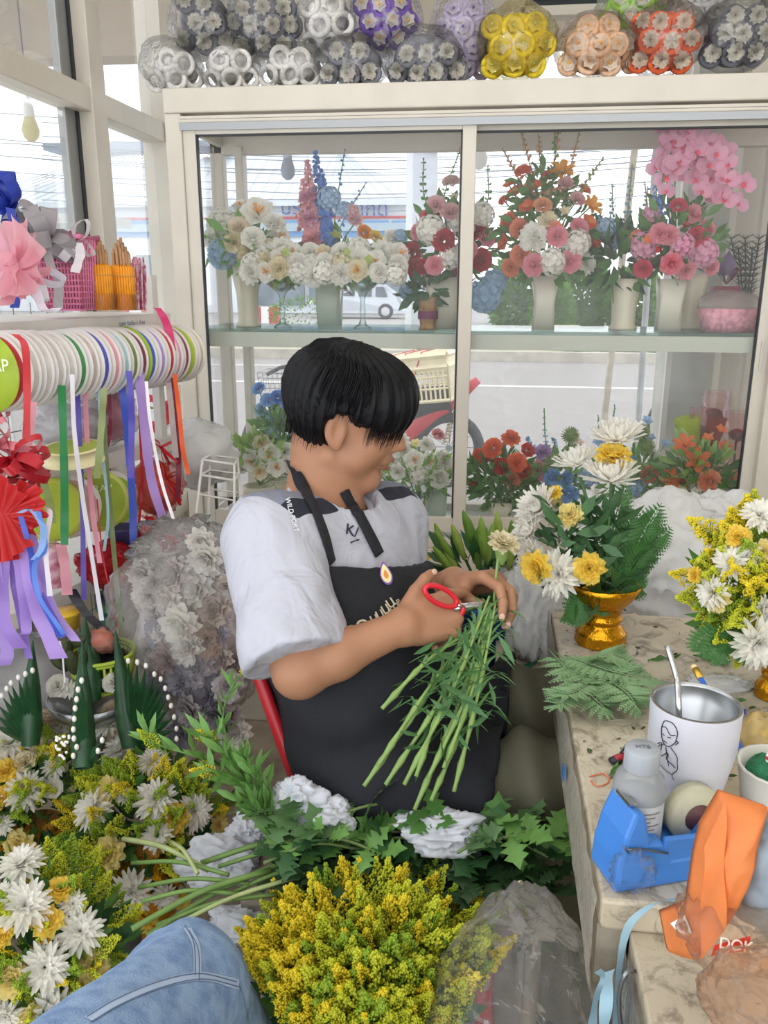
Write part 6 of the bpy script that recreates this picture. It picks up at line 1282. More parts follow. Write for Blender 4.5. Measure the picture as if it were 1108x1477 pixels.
# ---- scissors in the right hand
SCT = thing('scissors', 'scissors with red plastic handles held in the man\'s right hand', 'scissors', P(645, 875, 1.25)); STE = mat('#c9cbd0', .22, metal=1)
pv = P(668, 876, 1.262); tipA, tipB = P(718, 868, 1.285), P(716, 874, 1.283)
for nm, tp, s_ in (('blade', tipA, 1), ('blade', tipB, -1)):
    d = (tp - pv); u = CM[1] * s_; b = MB(); w_ = .006
    pts = [pv - d * .25, pv, pv + d * .5, tp]; b.strip(pts, [.008, .012, .009, .001], CM[1]); o = b.build(nm, STE, SCT, True); sm = o.modifiers.new('t', 'SOLIDIFY'); sm.thickness = .0014
hnA, hnB = P(636, 860, 1.245), P(648, 888, 1.272)
for c_, (rx, rz), nrm in ((hnA, (.030, .012), 0), (hnB, (.026, .011), 1)):
    b = MB(); d = (pv - c_).normalized(); w_ = (CM[1] - d * CM[1].dot(d)).normalized()
    b.tube([c_ + d * (rx * cos(a)) + w_ * (rz * sin(a)) for a in [2 * pi * k / 28 for k in range(29)]], .0042, 8); b.build('red_handle', mat('#cf2433', .3), SCT, True)
    MB().tube([c_ + d * rx, pv], [.003, .0035], 6).build('shank', STE, SCT, True)
MB().lathe([(0, -.003), (.0035, -.003), (.0035, .003), (0, .003)], 10, pv, rot_to(CM[2])).build('pivot', mat('#77797f', .3, metal=1), SCT, True)
# ---- stems lying over the lap
STM = mat('#8fae62', .5, var=.15, vs=20, trl=.15)
def carn_stem(i, top, end, mid=None, d0=1.28, d1=1.16, label=None, r=.0026):
    a, e = P(*top, d0), P(*end, d1); m = P(*(mid or ((top[0] + end[0]) / 2 - 4, (top[1] + end[1]) / 2)), (d0 + d1) / 2 - .015)
    t = thing('carnation_cutting', label, 'flower stem', e, 'cut stems on the lap'); pts = bez([a, m, e], 24); b = MB(); L = 24
    rr = [r * (.7 + .5 * k / 23) * (1.75 if k in (9, 15, 20) else (1.3 if k in (8, 10, 14, 16, 19, 21) else 1)) for k in range(24)]; b.tube(pts, rr, 7); b.build('stalk', STM, t, True, org=e)
    lf = MB(); rnd = random.Random(i)
    for k in (3, 6, 9, 12, 15):
        for s in (1, -1):
            d = (pts[k - 1] - pts[k]).normalized(); o = (CM[0] * s + CM[1] * rnd.uniform(-.3, .8) - CM[2] * rnd.uniform(0, .6)); q = pts[k]; Lf = rnd.uniform(.04, .075)
            lf.strip(bez([q, q + d * Lf * .4 + o * .006, q + d * Lf * .75 + o * .022, q + d * Lf * .7 + o * .045], 7), [.004, .006, .006, .005, .004, .0025, .0006], CM[0] * .8 + CM[2] * .3 * s)
    lf.build('narrow_leaves', mat('#5f8a52', .5, trl=.2), t, True, org=e)
ends = [((688, 905), (551, 1022), (620, 950)), ((700, 880), (525, 1134), (618, 1000)), ((704, 870), (556, 1132), (640, 1000)), ((706, 860), (583, 1132), (655, 990)), ((708, 870), (598, 1168), (660, 1020)), ((712, 880), (618, 1122), (672, 1005)), ((715, 870), (655, 1142), (690, 1000)), ((700, 890), (600, 1120), (640, 1010)), ((705, 880), (622, 1155), (668, 1040)), ((690, 900), (545, 1105), (620, 990)), ((712, 880), (640, 1108), (680, 1000))]
lbls = ['cut stem reaching furthest left over the apron', 'pale green stem ending at the left of the white tissue', 'cut stem second from the left among the thick pale ends', 'cut stem third from the left among the thick pale ends', 'longest cut stem, its end hanging lowest in the middle', 'cut stem right of the longest one', 'rightmost cut stem, falling nearly straight to the knee', 'cut stem crossing the middle of the bundle', 'pale stem crossing over the right half of the bundle', 'short cut stem high on the left of the bundle', 'short cut stem high on the right of the bundle']
for i, (a, e, m) in enumerate(ends): carn_stem(i, a, e, m, label=lbls[i])
t = thing('held_carnation', 'cream carnation the man is trimming, held upright in his left hand', 'flower', P(712, 870, 1.31)); b = MB(); b.tube(bez([P(712, 900, 1.29), P(714, 850, 1.30), P(718, 810, 1.31), P(722, 792, 1.31)], 14), .0024, 6); b.build('stalk', STM, t, True)
inst(fmesh('carnation', 'C'), 'carnation', t, P(726, 785, 1.31), rot_to((.3, -.3, 1)), .027); MB().lathe([(.004, -.028), (.009, -.018), (.011, -.004), (.012, 0)], 10, P(724, 790, 1.31)).build('calyx', STM, t, True)
b = MB(); rnd = random.Random(2)
for k in range(70): 
    u = rnd.random(); q = P(610 + 90 * u + rnd.uniform(-30, 25), 905 + 150 * rnd.random() + 40 * (1 - u), 1.2 + rnd.uniform(-.03, .05)); leafq(b, q, CM[1] * rnd.uniform(-.3, 1) + CM[0] * rnd.uniform(-1, 1) - CM[2] * .3, rnd.uniform(.03, .06), rnd, .18)
tag(b.build('loose_leaves', mat('#4f7a48', .5, trl=.2), None, True), 'loose narrow leaves tangled among the cut stems on the lap', 'leaves', kind='stuff')
# ============================================================ WORK TABLE
TX, TY, TZ = .125, 1.445, .77
def worn(name='worn_white_laminate'):
    m = mat('#cfc6b4', .38, vs=5, h2='#b3a68f', bump=.15, bs=18); t = m.node_tree; n = t.nodes
    if 'dirt' in n: return m
    b = n['Principled BSDF']; src = b.inputs['Base Color'].links[0].from_socket; tc = n.new('ShaderNodeTexCoord')
    nz = n.new('ShaderNodeTexNoise'); nz.name = 'dirt'; nz.inputs['Scale'].default_value = 26; nz.inputs['Detail'].default_value = 9; nz.inputs['Roughness'].default_value = .75; nz.inputs['Distortion'].default_value = 1.2
    cr = n.new('ShaderNodeValToRGB'); cr.color_ramp.elements[0].position = .49; cr.color_ramp.elements[0].color = (0, 0, 0, 1); cr.color_ramp.elements[1].position = .64; cr.color_ramp.elements[1].color = (.75, .75, .75, 1)
    mx = n.new('ShaderNodeMix'); mx.data_type = 'RGBA'; t.links.new(tc.outputs['Object'], nz.inputs['Vector']); t.links.new(nz.outputs['Fac'], cr.inputs[0]); t.links.new(cr.outputs[0], mx.inputs[0]); t.links.new(src, mx.inputs[6]); mx.inputs[7].default_value = (.13, .10, .065, 1); t.links.new(mx.outputs[2], b.inputs['Base Color']); return m
WORN = worn(); EDGE = mat('#a39a89', .5, vs=18, h2='#6e6557', bump=.6, bs=60)
WT = thing('work_table', 'long worn cream work table covered in flower scraps at the right', 'table', (.65, 1.0, 0))
MB().bx(TX, 1.35, .70, TY, TZ - .035, TZ).build('tabletop', WORN, WT, bevel=.004)
b = MB(); rnd = random.Random(8)
def edge_pt(u, v):
    y = .70 + (TY - .70) * u; return (TX - .004 - .006 * abs(noise.noise(V((y * 20, v * 2, 0)))), y, TZ + .001 - v * (.05 + .05 * abs(noise.noise(V((y * 9, 0, 3)))) + .06 * (1 - u)))
b.grid(edge_pt, 60, 6); o = b.build('peeling_edge_film', film('#d8d2c6', .75, .5, .2, .8, 60), WT, True)
b = MB(); b.bx(TX + .0, TX + .03, .71, TY - .01, TZ - .13, TZ - .036); b.bx(TX + .03, 1.3, TY - .03, TY - .01, TZ - .13, TZ - .036); b.build('apron_board', EDGE, WT)
for x, y in ((TX + .05, TY - .05), (1.28, TY - .05), (TX + .05, .76), (1.28, .76)): MB().tube([(x, y, TZ - .036), (x, y, 0)], .015, 10).build('leg', mat('#9a9a96', .35, metal=.7), WT, True)
b = MB(); q = PZ(868, 1205, .70); b.box((TX - .010, q.y + .1, .72), (.002, .02, .016)); b.build('blue_sticker', mat('#2f6fb8', .5), WT)
WT2 = thing('side_table', 'nearer worn table wrapped in plastic, its rounded corner in front of the tape dispenser', 'table', (.6, .4, 0))
z2 = .735; cB = PZ(905, 1325, z2)
def rrect(x0, x1, y0, y1, z0, z1, r=.02):
    b = MB(); pts = []
    for cx, cy, a0 in ((x1 - r, y1 - r, 0), (x0 + r, y1 - r, 90), (x0 + r, y0 + r, 180), (x1 - r, y0 + r, 270)):
        for k in range(6): a = radians(a0 + 18 * k); pts.append((cx + r * cos(a), cy + r * sin(a)))
    n = len(pts); b.v = [V((x, y, z)) for z in (z0, z1) for x, y in pts]; b.face(range(n - 1, -1, -1)); b.face(range(n, 2 * n))
    for i in range(n): j = (i + 1) % n; b.face((i, j, j + n, i + n))
    return b
rrect(cB.x, 1.3, .15, cB.y, z2 - .045, z2).build('tabletop', WORN, WT2, bevel=.003)
rrect(cB.x + .006, 1.29, .16, cB.y - .006, .30, z2 - .046).build('body', EDGE, WT2)
b = MB(); b.grid(lambda u, v: (cB.x - .004 - .007 * abs(noise.noise(V((u * 8, v * 6, 1)))), .16 + (cB.y - .15) * u, z2 - .01 - .4 * v), 24, 20); b.build('plastic_wrap', film('#d9dde0', .3, .9, .12, 1, 30), WT2, True)
for x, y in ((cB.x + .05, .2), (1.24, .2), (cB.x + .05, cB.y - .05), (1.24, cB.y - .05)): MB().tube([(x, y, .32), (x, y, 0)], .014, 8).build('leg', mat('#8a8a88', .4, metal=.6), WT2, True)
for k, (pts, w) in enumerate([([(1000, 1296), (960, 1298), (930, 1312), (905, 1340), (893, 1400), (888, 1477), (885, 1540)], .007), ([(880, 1400), (876, 1430), (872, 1477), (868, 1530)], .009), ([(862, 1400), (874, 1412), (860, 1440), (852, 1500)], .008)]):
    t = thing('blue_ribbon', ['pale blue ribbon trailing from under the tape dispenser over the table corner', 'pale blue ribbon hanging beside the side table', 'knotted pale blue ribbon end beside the table leg'][k], 'ribbon', P(*pts[0], .86)); tail(t, pts, w * 1.3, '#9fc4d6', [.80, .74, .80][k], wig=.003, name='satin_strip')
t = thing('bent_wire_handle', 'bent grey wire hooked on the side of the nearer table', 'wire', P(905, 1400, .78)); MB().tube(bez([P(915, 1400, .78), P(902, 1405, .77), P(893, 1440, .78), P(898, 1500, .80)], 14), .0022, 6).build('wire', mat('#8f959a', .3, metal=.9), t, True)
def onT(x, y, z=TZ): return PZ(x, y, z)
GOLD = mat('#d99a1e', .24, metal=.92, var=.15, vs=30, bump=.6, bs=120)
def golden_bowl(parent, x, yb, s=1.0):
    c = onT(x, yb); b = MB(); k = dep(c) / F * s
    prof = [(0, 0), (36 * k, 0), (37 * k, .004), (34 * k, .014), (36 * k, .017), (33 * k, .024), (26 * k, .036), (24 * k, .041), (28 * k, .045), (28 * k, .051), (23 * k, .055), (27 * k, .060), (27 * k, .066), (30 * k, .070), (40 * k, .085), (48 * k, .100), (52 * k, .114), (50 * k, .115), (44 * k, .098), (30 * k, .078), (0, .074)]
    prof = [(r, z * s * .93) for r, z in prof]; b.lathe(prof, 40, c, wob=lambda a, z: 1 + (.018 * cos(16 * a) if z < .05 or z > .08 else 0)); b.build('golden_bowl', GOLD, parent, True, org=c); return c, .1 * s
def fernfrond(pts, L, wmax, m, name, parent, n=16, up=V((0, 0, 1)), seed=1):
    rnd = random.Random(seed); cv = bez(pts, n + 4); b = MB(); b.tube(cv, [.0014 * (1 - .7 * k / (n + 3)) for k in range(n + 4)], 4)
    for i in range(2, n + 3):
        t = i / (n + 3); d = (cv[i] - cv[i - 1]).normalized(); s = d.cross(up).normalized(); l = wmax * sin(pi * min(1, .25 + t * .72))
        for sg in (1, -1):
            pd = (s * sg + d * .55 + up * rnd.uniform(-.1, .12)).normalized()
            for j in range(1, 7):
                u = j / 6; q = cv[i] + pd * l * u; ll = l * .38 * (1 - u * .75)
                for s2 in (1, -1): e = (pd * .8 + d.cross(up) * 0 + (up.cross(pd)) * s2 * .75).normalized(); k = len(b.v); w = ll * .28; x_ = up.cross(e).normalized(); b.v += [q - pd * .001, q + e * ll * .45 + x_ * w, q + e * ll, q + e * ll * .45 - x_ * w]; b.face((k, k + 1, k + 2, k + 3))
            b.tube([cv[i], cv[i] + pd * l], .0007, 3, False)
    return b.build(name, m, parent, True, org=V(pts[0]))
FERN = mat('#4c8040', .5, var=.15, vs=30, trl=.2); FERN2 = mat('#8fb283', .5, var=.15, vs=30, trl=.2)
# ---- goldenrod sprig mesh (unit length 1 along +Z)
def goldenrod(seed, dens=1.0):
    rnd = random.Random(seed); b = MB(); cv = bez([V((0, 0, 0)), V((.02, 0, .5)), V((.12, .02, 1.0))], 14); b.tube(cv, .009, 4)
    for i in range(4, 14):
        t = i / 13; L = .34 * sin(pi * (.18 + .8 * t)) * (1.1 - .25 * t)
        for k in range(3):
            a = i * 2.1 + k * 2.09 + rnd.uniform(-.3, .3); d = V((cos(a), sin(a), .75)).normalized(); tip = cv[i] + d * L + V((0, 0, -.06)); br = bez([cv[i], cv[i] + d * L * .6 + V((0, 0, .03)), tip], 6); b.mi(0).tube(br, .005, 3, False)
            b.mi(1)
            for j in range(int(17 * dens)):
                u = .12 + .88 * j / (17 * dens); q = br[min(5, int(u * 5))].lerp(br[min(5, int(u * 5) + 1)], u * 5 - int(u * 5)); b.octa(q + V((rnd.uniform(-.03, .03), rnd.uniform(-.03, .03), rnd.uniform(0, .04))), rnd.uniform(.013, .023))
    for k in range(9): b.mi(0); leafq(b, cv[rnd.randrange(1, 8)], V((rnd.uniform(-1, 1), rnd.uniform(-1, 1), .6)), .28, rnd, .2)
    return b
GRM = {c: [goldenrod(s).mesh('goldenrod_sprig', [mat('#6f9a2e', .6, trl=.2), mat(h, .7, trl=.25)]) for s in (1, 2)] for c, h in (('y', '#f8e436'), ('g', '#d8dd3c'), ('l', '#a5c23a'))}
def sprig(parent, p, tip, col='y', k=0, fat=1): d = V(tip) - V(p); L = d.length; return inst(GRM[col][k % 2], 'goldenrod_sprig', parent, p, rot_to(d) @ Matrix.Rotation(rndF.random() * 6.28, 3, 'Z'), (L * fat, L * fat, L))
# ---- chrysanthemum arrangement in the golden bowl
t = thing('golden_bowl_arrangement', 'golden footed bowl with tall white chrysanthemums and yellow carnations on the table', 'flower arrangement', onT(866, 925)); c, h = golden_bowl(t, 866, 925, 1.0); mo = c + V((0, 0, .10)); D0 = dep(mo)
def putD(parent, kind, col, x, y, d, rpx, face, col2=None, seed=0, sc=1.12):
    p = P(x, y, d); return inst(fmesh(kind, col, col2, seed), FN[kind], parent, p, rot_to(V(face) + V((rndF.uniform(-.12, .12), rndF.uniform(-.12, .12), 0))) @ Matrix.Rotation(rndF.random() * 6.28, 3, 'Z'), rpx * d / F * sc)
fl = [('mum2', 'W', 890, 637, 0, 38, (0, -.1, 1)), ('mum2', 'W', 835, 672, .02, 34, (-.3, 0, 1)), ('mum2', 'W', 882, 695, -.03, 42, (-.1, -.2, 1)), ('mum2', 'W', 780, 735, 0, 34, (-.8, -.5, .7)), ('mum2', 'W', 768, 768, .0, 30, (-1, -.3, .4)), ('mum', 'W', 808, 828, -.04, 34, (-.5, -1, .3)), ('mum2', 'W', 770, 800, -.02, 24, (-1, -.5, .3)), ('carnation', 'Y', 884, 660, -.02, 25, (-.1, -.4, 1)), ('carnation', 'Y2', 823, 744, -.03, 19, (-.3, -.7, .7)), ('carnation', 'Y', 774, 818, -.05, 23, (-.6, -1, .1)), ('carnation', 'Y', 850, 820, -.07, 22, (-.1, -1, .3)), ('carnation', 'Y', 800, 712, .0, 12, (-.4, -.4, .8))]
SD = mat('#4a7040', .55)
for k_, col, x, y, dd, r, fc in fl:
    putD(t, k_, col, x, y, D0 + dd, r, fc); p = P(x, y + 6, D0 + dd); MB().tube(bez([mo, mo.lerp(p, .5) + V((0, 0, .01)), p - V(fc).normalized() * .012], 8), .0028, 6).build('stem', SD, t, True, org=mo)
rnd = random.Random(12); b = MB()
for i in range(160):
    u = rnd.random(); q = P(rnd.uniform(790, 905), rnd.uniform(730, 860), D0 + rnd.uniform(-.05, .05)); leafq(b, q, V((rnd.uniform(-1, 1), rnd.uniform(-1, .6), rnd.uniform(-.4, .8))), rnd.uniform(.03, .06), rnd, .35)
b.build('chrysanthemum_leaves', mat('#4a6f48', .5, trl=.15, var=.2, vs=40), t, True, org=mo)
for i, (a, e, w) in enumerate([((900, 850), (955, 725), .036), ((895, 850), (940, 790), .034), ((900, 845), (970, 760), .03), ((880, 850), (915, 735), .034), ((885, 855), (930, 850), .035), ((820, 870), (835, 905), .035), ((860, 865), (870, 890), .03), ((840, 870), (828, 900), .03), ((895, 840), (945, 745), .034), ((870, 830), (905, 690), .03)]): fernfrond([P(*a, D0), P((a[0] + e[0]) / 2, (a[1] + e[1]) / 2 - 12, D0 - .01), P(*e, D0 - .03)], 1, w, FERN, 'fern_frond', t, 14, -CM[2], i)
# ---- right arrangement, mostly goldenrod
t = thing('goldenrod_arrangement', 'second golden bowl arrangement with goldenrod, cut off by the right edge', 'flower arrangement', onT(1118, 1003)); c, h = golden_bowl(t, 1118, 1003, .8); mo = c + V((0, 0, .13)); D1 = dep(mo)
for i in range(95):
    a = rndF.uniform(0, 2 * pi); rr = sqrt(rndF.random()); x = 1092 + 92 * rr * cos(a); y = 838 + 100 * rr * sin(a); d = D1 - .08 * sqrt(max(0, 1 - rr * rr)) + rndF.uniform(-.01, .03); p = P(x, y, d); out = (p - P(1095, 850, D1 + .02)).normalized()
    sprig(t, p - out * .035, p + out * rndF.uniform(.015, .04), rndF.choice('yyglg'), i, 1.1)
for k_, col, x, y, r, fc in [('mum', 'W', 1092, 925, 36, (0, -1, .0)), ('mum', 'W', 1055, 812, 24, (-.5, -1, .4)), ('mum', 'W', 1095, 745, 24, (0, -.7, .8)), ('mum', 'W', 1030, 855, 24, (-1, -.6, .2)), ('mum', 'W', 1075, 800, 20, (-.2, -1, .5)), ('carnation', 'Y', 1065, 775, 18, (-.3, -.8, .8)), ('carnation', 'Y2', 1035, 865, 18, (-.7, -1, .1)), ('carnation', 'Y2', 1100, 795, 17, (0, -1, .5)), ('mum2', 'W', 1103, 880, 26, (.2, -1, .1)), ('carnation', 'Y', 1003, 830, 12, (-1, -.4, .2))]: putD(t, k_, col, x, y, D1 - .085, r, fc)
leafmass(t, P(1095, 850, D1), (.07, .06, .08), 120, .04, 0, 31)
for i in range(7): fernfrond([P(1040 + i * 8, 900, D1 - .05), P(1010 + i * 14, 925 + (i % 3) * 8, D1 - .06), P(1005 + i * 16, 940 + (i % 3) * 10, D1 - .06)], 1, .02, FERN, 'fern_frond', t, 10, -CM[2], 40 + i)
# ---- fern sprays lying on the table
t = thing('fern_spray', 'pale green fern fronds lying on the table, hanging over its left edge', 'fern', onT(880, 990))
for i, (a, m, e, w, zz) in enumerate([((800, 940), (870, 985), (945, 1015), .055, .004), ((815, 945), (890, 970), (965, 985), .05, .012), ((790, 935), (850, 1000), (885, 1030), .045, .006), ((870, 975), (905, 1000), (925, 1030), .04, .016), ((850, 985), (820, 1000), (785, 992), .028, .02), ((840, 990), (812, 1012), (790, 1020), .025, .01), ((850, 950), (880, 945), (935, 970), .04, .018)]):
    fernfrond([onT(*a, TZ + zz + .003), onT(*m, TZ + zz + .02), onT(*e, TZ + .006 + zz * .5)], 1, w, FERN2, 'fern_frond', t, 14, V((0, 0, 1)), 60 + i)
# ---- tumbler with straw
t = thing('tumbler', 'large white steel tumbler with a line drawing of a person', 'cup', onT(985, 1185)); c = wloc(t) + V((0, 0, .001)); TW = mat('#c9c9d2', .32, var=.03, vs=8); ST = mat('#aeb0b2', .25, metal=.95)
c = V((c.x, c.y, TZ)); R1, R0, H = .047, .035, .148; rim = P(993, 1035, dep(c) - .07)
b = MB(); b.lathe([(0, 0), (R0, 0), (R0 + .001, .003), (R0 + .0015, .05), (R0 + .004, .062), (R1 - .001, .10), (R1, H - .004), (R1 - .0005, H)], 48, c); b.build('outer_wall', TW, t, True, org=c)
b = MB(); b.lathe([(R1 - .0005, H), (R1 - .003, H + .001), (R1 - .004, H - .004), (R1 - .005, H - .02), (R1 - .007, H - .022), (R0 - .002, .03), (0, .028)], 48, c); b.build('steel_lining', ST, t, True, org=c)
INK = mat('#22242c', .5)
def cyl(u, z, e=.0006):  # place on tumbler wall, u angle
    r = R0 + .0015 + (R1 - R0) * max(0, min(1, (z - .05) / .05)); r = r if z < .1 else R1 - .001 + .001 * (z - .1) / .06; return c + V(((r + e) * cos(u), (r + e) * sin(u), z))
b = MB(); a0 = radians(225)
def pen(pts, r=.0005): b.tube([cyl(a0 + x / .05, .094 + y) for x, y in bez([V((x, y, 0)) for x, y in pts], 18) and [(q.x, q.y) for q in bez([V((x, y, 0)) for x, y in pts], 18)]], r, 4)
for pts in [[(-.010, .036), (-.006, .045), (.004, .046), (.010, .038), (.009, .026)], [(-.010, .036), (-.009, .026), (-.004, .018), (.003, .019), (.009, .026)], [(-.010, .036), (-.004, .038), (.002, .032), (.008, .034)], [(-.008, .029), (-.005, .028)], [(-.001, .028), (.003, .029)], [(-.006, .022), (-.001, .021)], [(.009, .028), (.012, .027), (.009, .023)], [(-.004, .018), (-.012, .012), (-.014, -.002), (-.008, -.008)], [(.004, .018), (.012, .010), (.014, -.004), (.008, -.014), (.010, -.020)], [(-.012, .010), (-.006, .004), (.001, .010), (.004, -.004)], [(-.002, .016), (.002, .004), (.008, .000), (.012, -.003)], [(-.008, -.008), (.0, -.012), (.008, -.014)], [(-.014, .014), (-.008, .018), (-.009, .008), (-.014, .006)]]: pen(pts)
b.build('line_drawing', INK, t, True, org=c)
b = MB()
for k in range(5): b.tube([cyl(radians(262) + k * .04, .066 + .0015 * sin(k * 2)), cyl(radians(262) + k * .04 + .05, .0675)], .0008, 4)
b.build('scuff_mark', mat('#4a5578', .6), t)
t = thing('straw', 'bent steel straw standing in the tumbler', 'straw', c + V((0, 0, .03))); p0 = P(977, 1045, dep(c) - .04); rd = dep(c + V((0, 0, H))); MB().tube(bez([c + V((-.005, -.01, .034)), P(980, 1040, rd - .01), P(978, 990, rd - .005), P(976, 975, rd), P(963, 932, rd + .01)], 24), .0033, 10).build('straw_tube', mat('#b9bbbd', .22, metal=1), t, True)
# ---- plastic bottle
t = thing('plastic_bottle', 'frosted plastic bottle with a grey cap behind the tape dispenser', 'bottle', onT(912, 1240)); c = wloc(t); k = dep(c) / F; FB = film('#e6eaee', .45, .7, .2, 0, name='frosted_plastic')
b = MB(); b.lathe([(0, 0), (.0235, 0), (.026, .003), (.026, .088), (.0235, .100), (.016, .108), (.0135, .111), (.0135, .114)], 32, c); b.build('bottle_body', FB, t, True, org=c)
b = MB(); b.lathe([(0, .004), (.022, .004), (.0235, .08), (0, .081)], 26, c); b.build('liquid', film('#f2f2f0', .75, .3, .2, 0), t, True)
b = MB(); b.lathe([(.0172, .109), (.0176, .112), (.0176, .129), (.0160, .132), (0, .132)], 40, c, wob=lambda a, z: 1 + .015 * cos(30 * a)); b.build('cap', mat('#9ea3aa', .45), t, True)
b = MB(); b.grid(lambda u, v: c + V((.0265 * cos(pi + .5 + 2.1 * u), .0265 * sin(pi + .5 + 2.1 * u), .030 + .05 * v)), 16, 2); b.build('label', mat('#c6c8ca', .5), t, True)
b = MB()
for j in range(9): b.grid(lambda u, v: c + V((.0269 * cos(pi + 1.0 + (.9 + .2 * (j % 3)) * u), .0269 * sin(pi + 1.0 + (.9 + .2 * (j % 3)) * u), .036 + j * .0045 + .0012 * v)), 10, 2)
b.build('print_lines', mat('#7d6f6a', .6), t); text('cap_mark', 'HTB', .008, Matrix.Translation(c + V((0, 0, .1325))), mat('#6f747b'), t)
# ---- tape dispenser
def solid(outline, o, ax, ay, az, th, name, m, parent, bev=.003, tap=None):
    b = MB(); n = len(outline)
    for s in (-.5, .5):
        for x, z in outline: w = th * (tap(x, z) if tap else 1); b.v.append(V(o) + V(ax) * x + V(az) * z + V(ay) * (s * w))
    b.face(range(n)); b.face(range(2 * n - 1, n - 1, -1))
    for i in range(n): j = (i + 1) % n; b.face((i, i + n, j + n, j))
    o_ = b.build(name, m, parent, bevel=bev); return o_
BLUE = mat('#3f7fd0', .3, var=.05, vs=9); t = TD = thing('tape_dispenser', 'blue desktop tape dispenser with a roll of clear tape', 'tape dispenser', onT(955, 1300)); z0 = TZ
oL, oR = PZ(893, 1290, TZ), PZ(1050, 1262, TZ); ax = (oR - oL); Ld = ax.length; ax.normalize(); az = V((0, 0, 1)); ay = az.cross(ax); oo = oL + ay * .028
s_ = Ld / .13
prof = [(-.004, 0), (.128, 0), (.130, .012), (.126, .045), (.112, .050), (.096, .030), (.060, .030), (.048, .050), (.034, .052), (.026, .082), (.014, .086), (.004, .060), (-.002, .03)]
solid([(x * s_, z) for x, z in prof], oo, ax, ay, az, .056, 'body', BLUE, t, .004, lambda x, z: 1 - 2.2 * max(0, z - .02) * (.8 if x < .05 * s_ else 0))
for sd in (-1, 1): solid([(.045 * s_, .02), (.128 * s_, .02), (.128 * s_, .050), (.05 * s_, .054)], oo + ay * (sd * .024), ax, ay, az, .006, 'side_cheek', BLUE, t, .002)
MB().box(oo + ax * .017 * s_ + V((0, 0, .088)), (.008, .026, .004), Matrix((ax, ay, az)).transposed()).build('cutting_blade', mat('#c9cac8', .25, metal=1), t)
rc = oo + ax * .108 * s_ + V((0, 0, .050)) + ay * .010; Rm = rot_to(ay)
MB().lathe([(.015, -.009), (.031, -.009), (.031, .009), (.015, .009), (.015, -.009)], 40, rc, Rm).build('tape_roll', mat('#dedbc0', .25, var=.05, vs=60, trl=.3), t, True)
MB().lathe([(.0, -.0095), (.0148, -.0095), (.0148, .0095), (.0, .0095)], 30, rc, Rm).build('tape_core', mat('#5f3a3a', .5), t, True)
b = MB(); b.tube([oo + ax * (.002 * s_) + ay * -.030 + V((0, 0, .052)), oo + ax * .020 * s_ + ay * -.026 + V((0, 0, .048)), oo + ax * .036 * s_ + ay * -.03 + V((0, 0, .045)), oo + ax * .052 * s_ + ay * -.03 + V((0, 0, .04))], .0011, 6); b.tube([oo + ax * (-.002 * s_) + ay * -.030 + V((0, 0, .058)), oo + ax * (.004 * s_) + ay * -.032 + V((0, 0, .050))], .0009, 6); b.build('wire_wrap', mat('#6f737a', .3, metal=.9), t, True)
crumple(oo + ax * .012 * s_ + ay * -.03 + V((0, 0, .025)), (.022, .008, .024), 4, 51, .3).build('clinging_film', film('#ffffff', .02, .5, .1, .5, 40), t, True)
# ---- other things on the table
def flatsheet(name, label, cat, pts, z, m, seed=1, amp=.004, thick=.0006):
    """creased sheet over a polygon of table points"""
    P4 = [onT(*p, z) for p in pts]; t = thing(name, label, cat, sum(P4, V()) / 4); b = MB()
    b.grid(lambda u, v: P4[0].lerp(P4[1], u).lerp(P4[3].lerp(P4[2], u), v) + V((0, 0, amp * (1 + noise.noise(V((u * 5, v * 5, seed)))) + amp * .6 * abs(noise.noise(V((u * 13, v * 13, seed)))))), 22, 18); b.build('sheet', m, t, True); return t
TIS = mat('#dcdfe6', .8, trl=.3)
sack('tissue', 'crumpled pale tissue on the table behind the tumbler', 'tissue', 1035, 985, dep(onT(1035, 985)) - .006, (.045, .026, .007), 0, .9, 61, inner=None, amp=.3)
OC = mat('#e88a4c', .6, trl=.25, var=.08, vs=30, bump=.4, bs=40)
t = thing('orange_bag', 'folded orange non-woven bag lying against the tape dispenser', 'bag', PZ(1000, 1400, z2)); 
def clothpiece(poly, cn, seed):
    pts = [P(*k) for k in poly]; cen = P(*cn); dense = []
    for a_, b_ in zip(pts, pts[1:] + pts[:1]):
        for k in range(6): dense.append(a_.lerp(b_, k / 6))
    n = len(dense); b = MB(); b.v.append(cen - CM[2] * .014)
    for rr in (.3, .55, .8, 1):
        for p in dense: b.v.append(cen.lerp(p, rr) - CM[2] * (.008 * rr * noise.noise(p * 24 + V((rr * 3, seed, 0))) + .014 * (1 - rr * rr)))
    for p in dense: b.v.append(p + CM[2] * .007)
    b.v.append(cen + CM[2] * .007)
    for i in range(n):
        j = (i + 1) % n; b.face((0, 1 + i, 1 + j)); b.face((1 + 4 * n + j, 1 + 4 * n + i, 1 + 5 * n))
        for k in range(4): b.face((1 + k * n + i, 1 + (k + 1) * n + i, 1 + (k + 1) * n + j, 1 + k * n + j))
    b.build('folded_cloth', OC, t, True)
clothpiece([(1002, 1235, .71), (1012, 1190, .70), (1040, 1142, .69), (1108, 1165, .68), (1092, 1250, .67), (1062, 1310, .675), (1010, 1386, .70), (988, 1330, .715)], (1045, 1250, .68), 1)
clothpiece([(954, 1318, .755), (1003, 1298, .735), (1022, 1330, .71), (1008, 1386, .705), (965, 1373, .725)], (988, 1345, .715), 2)
b = MB(); b.grid(lambda u, v: P(1010, 1215, .694).lerp(P(1003, 1378, .700), v).lerp(P(1040, 1150, .683).lerp(P(1040, 1330, .675), v), u) - CM[2] * (.009 + .003 * sin(v * 9)), 4, 14); b.build('front_fold', OC, t, True)
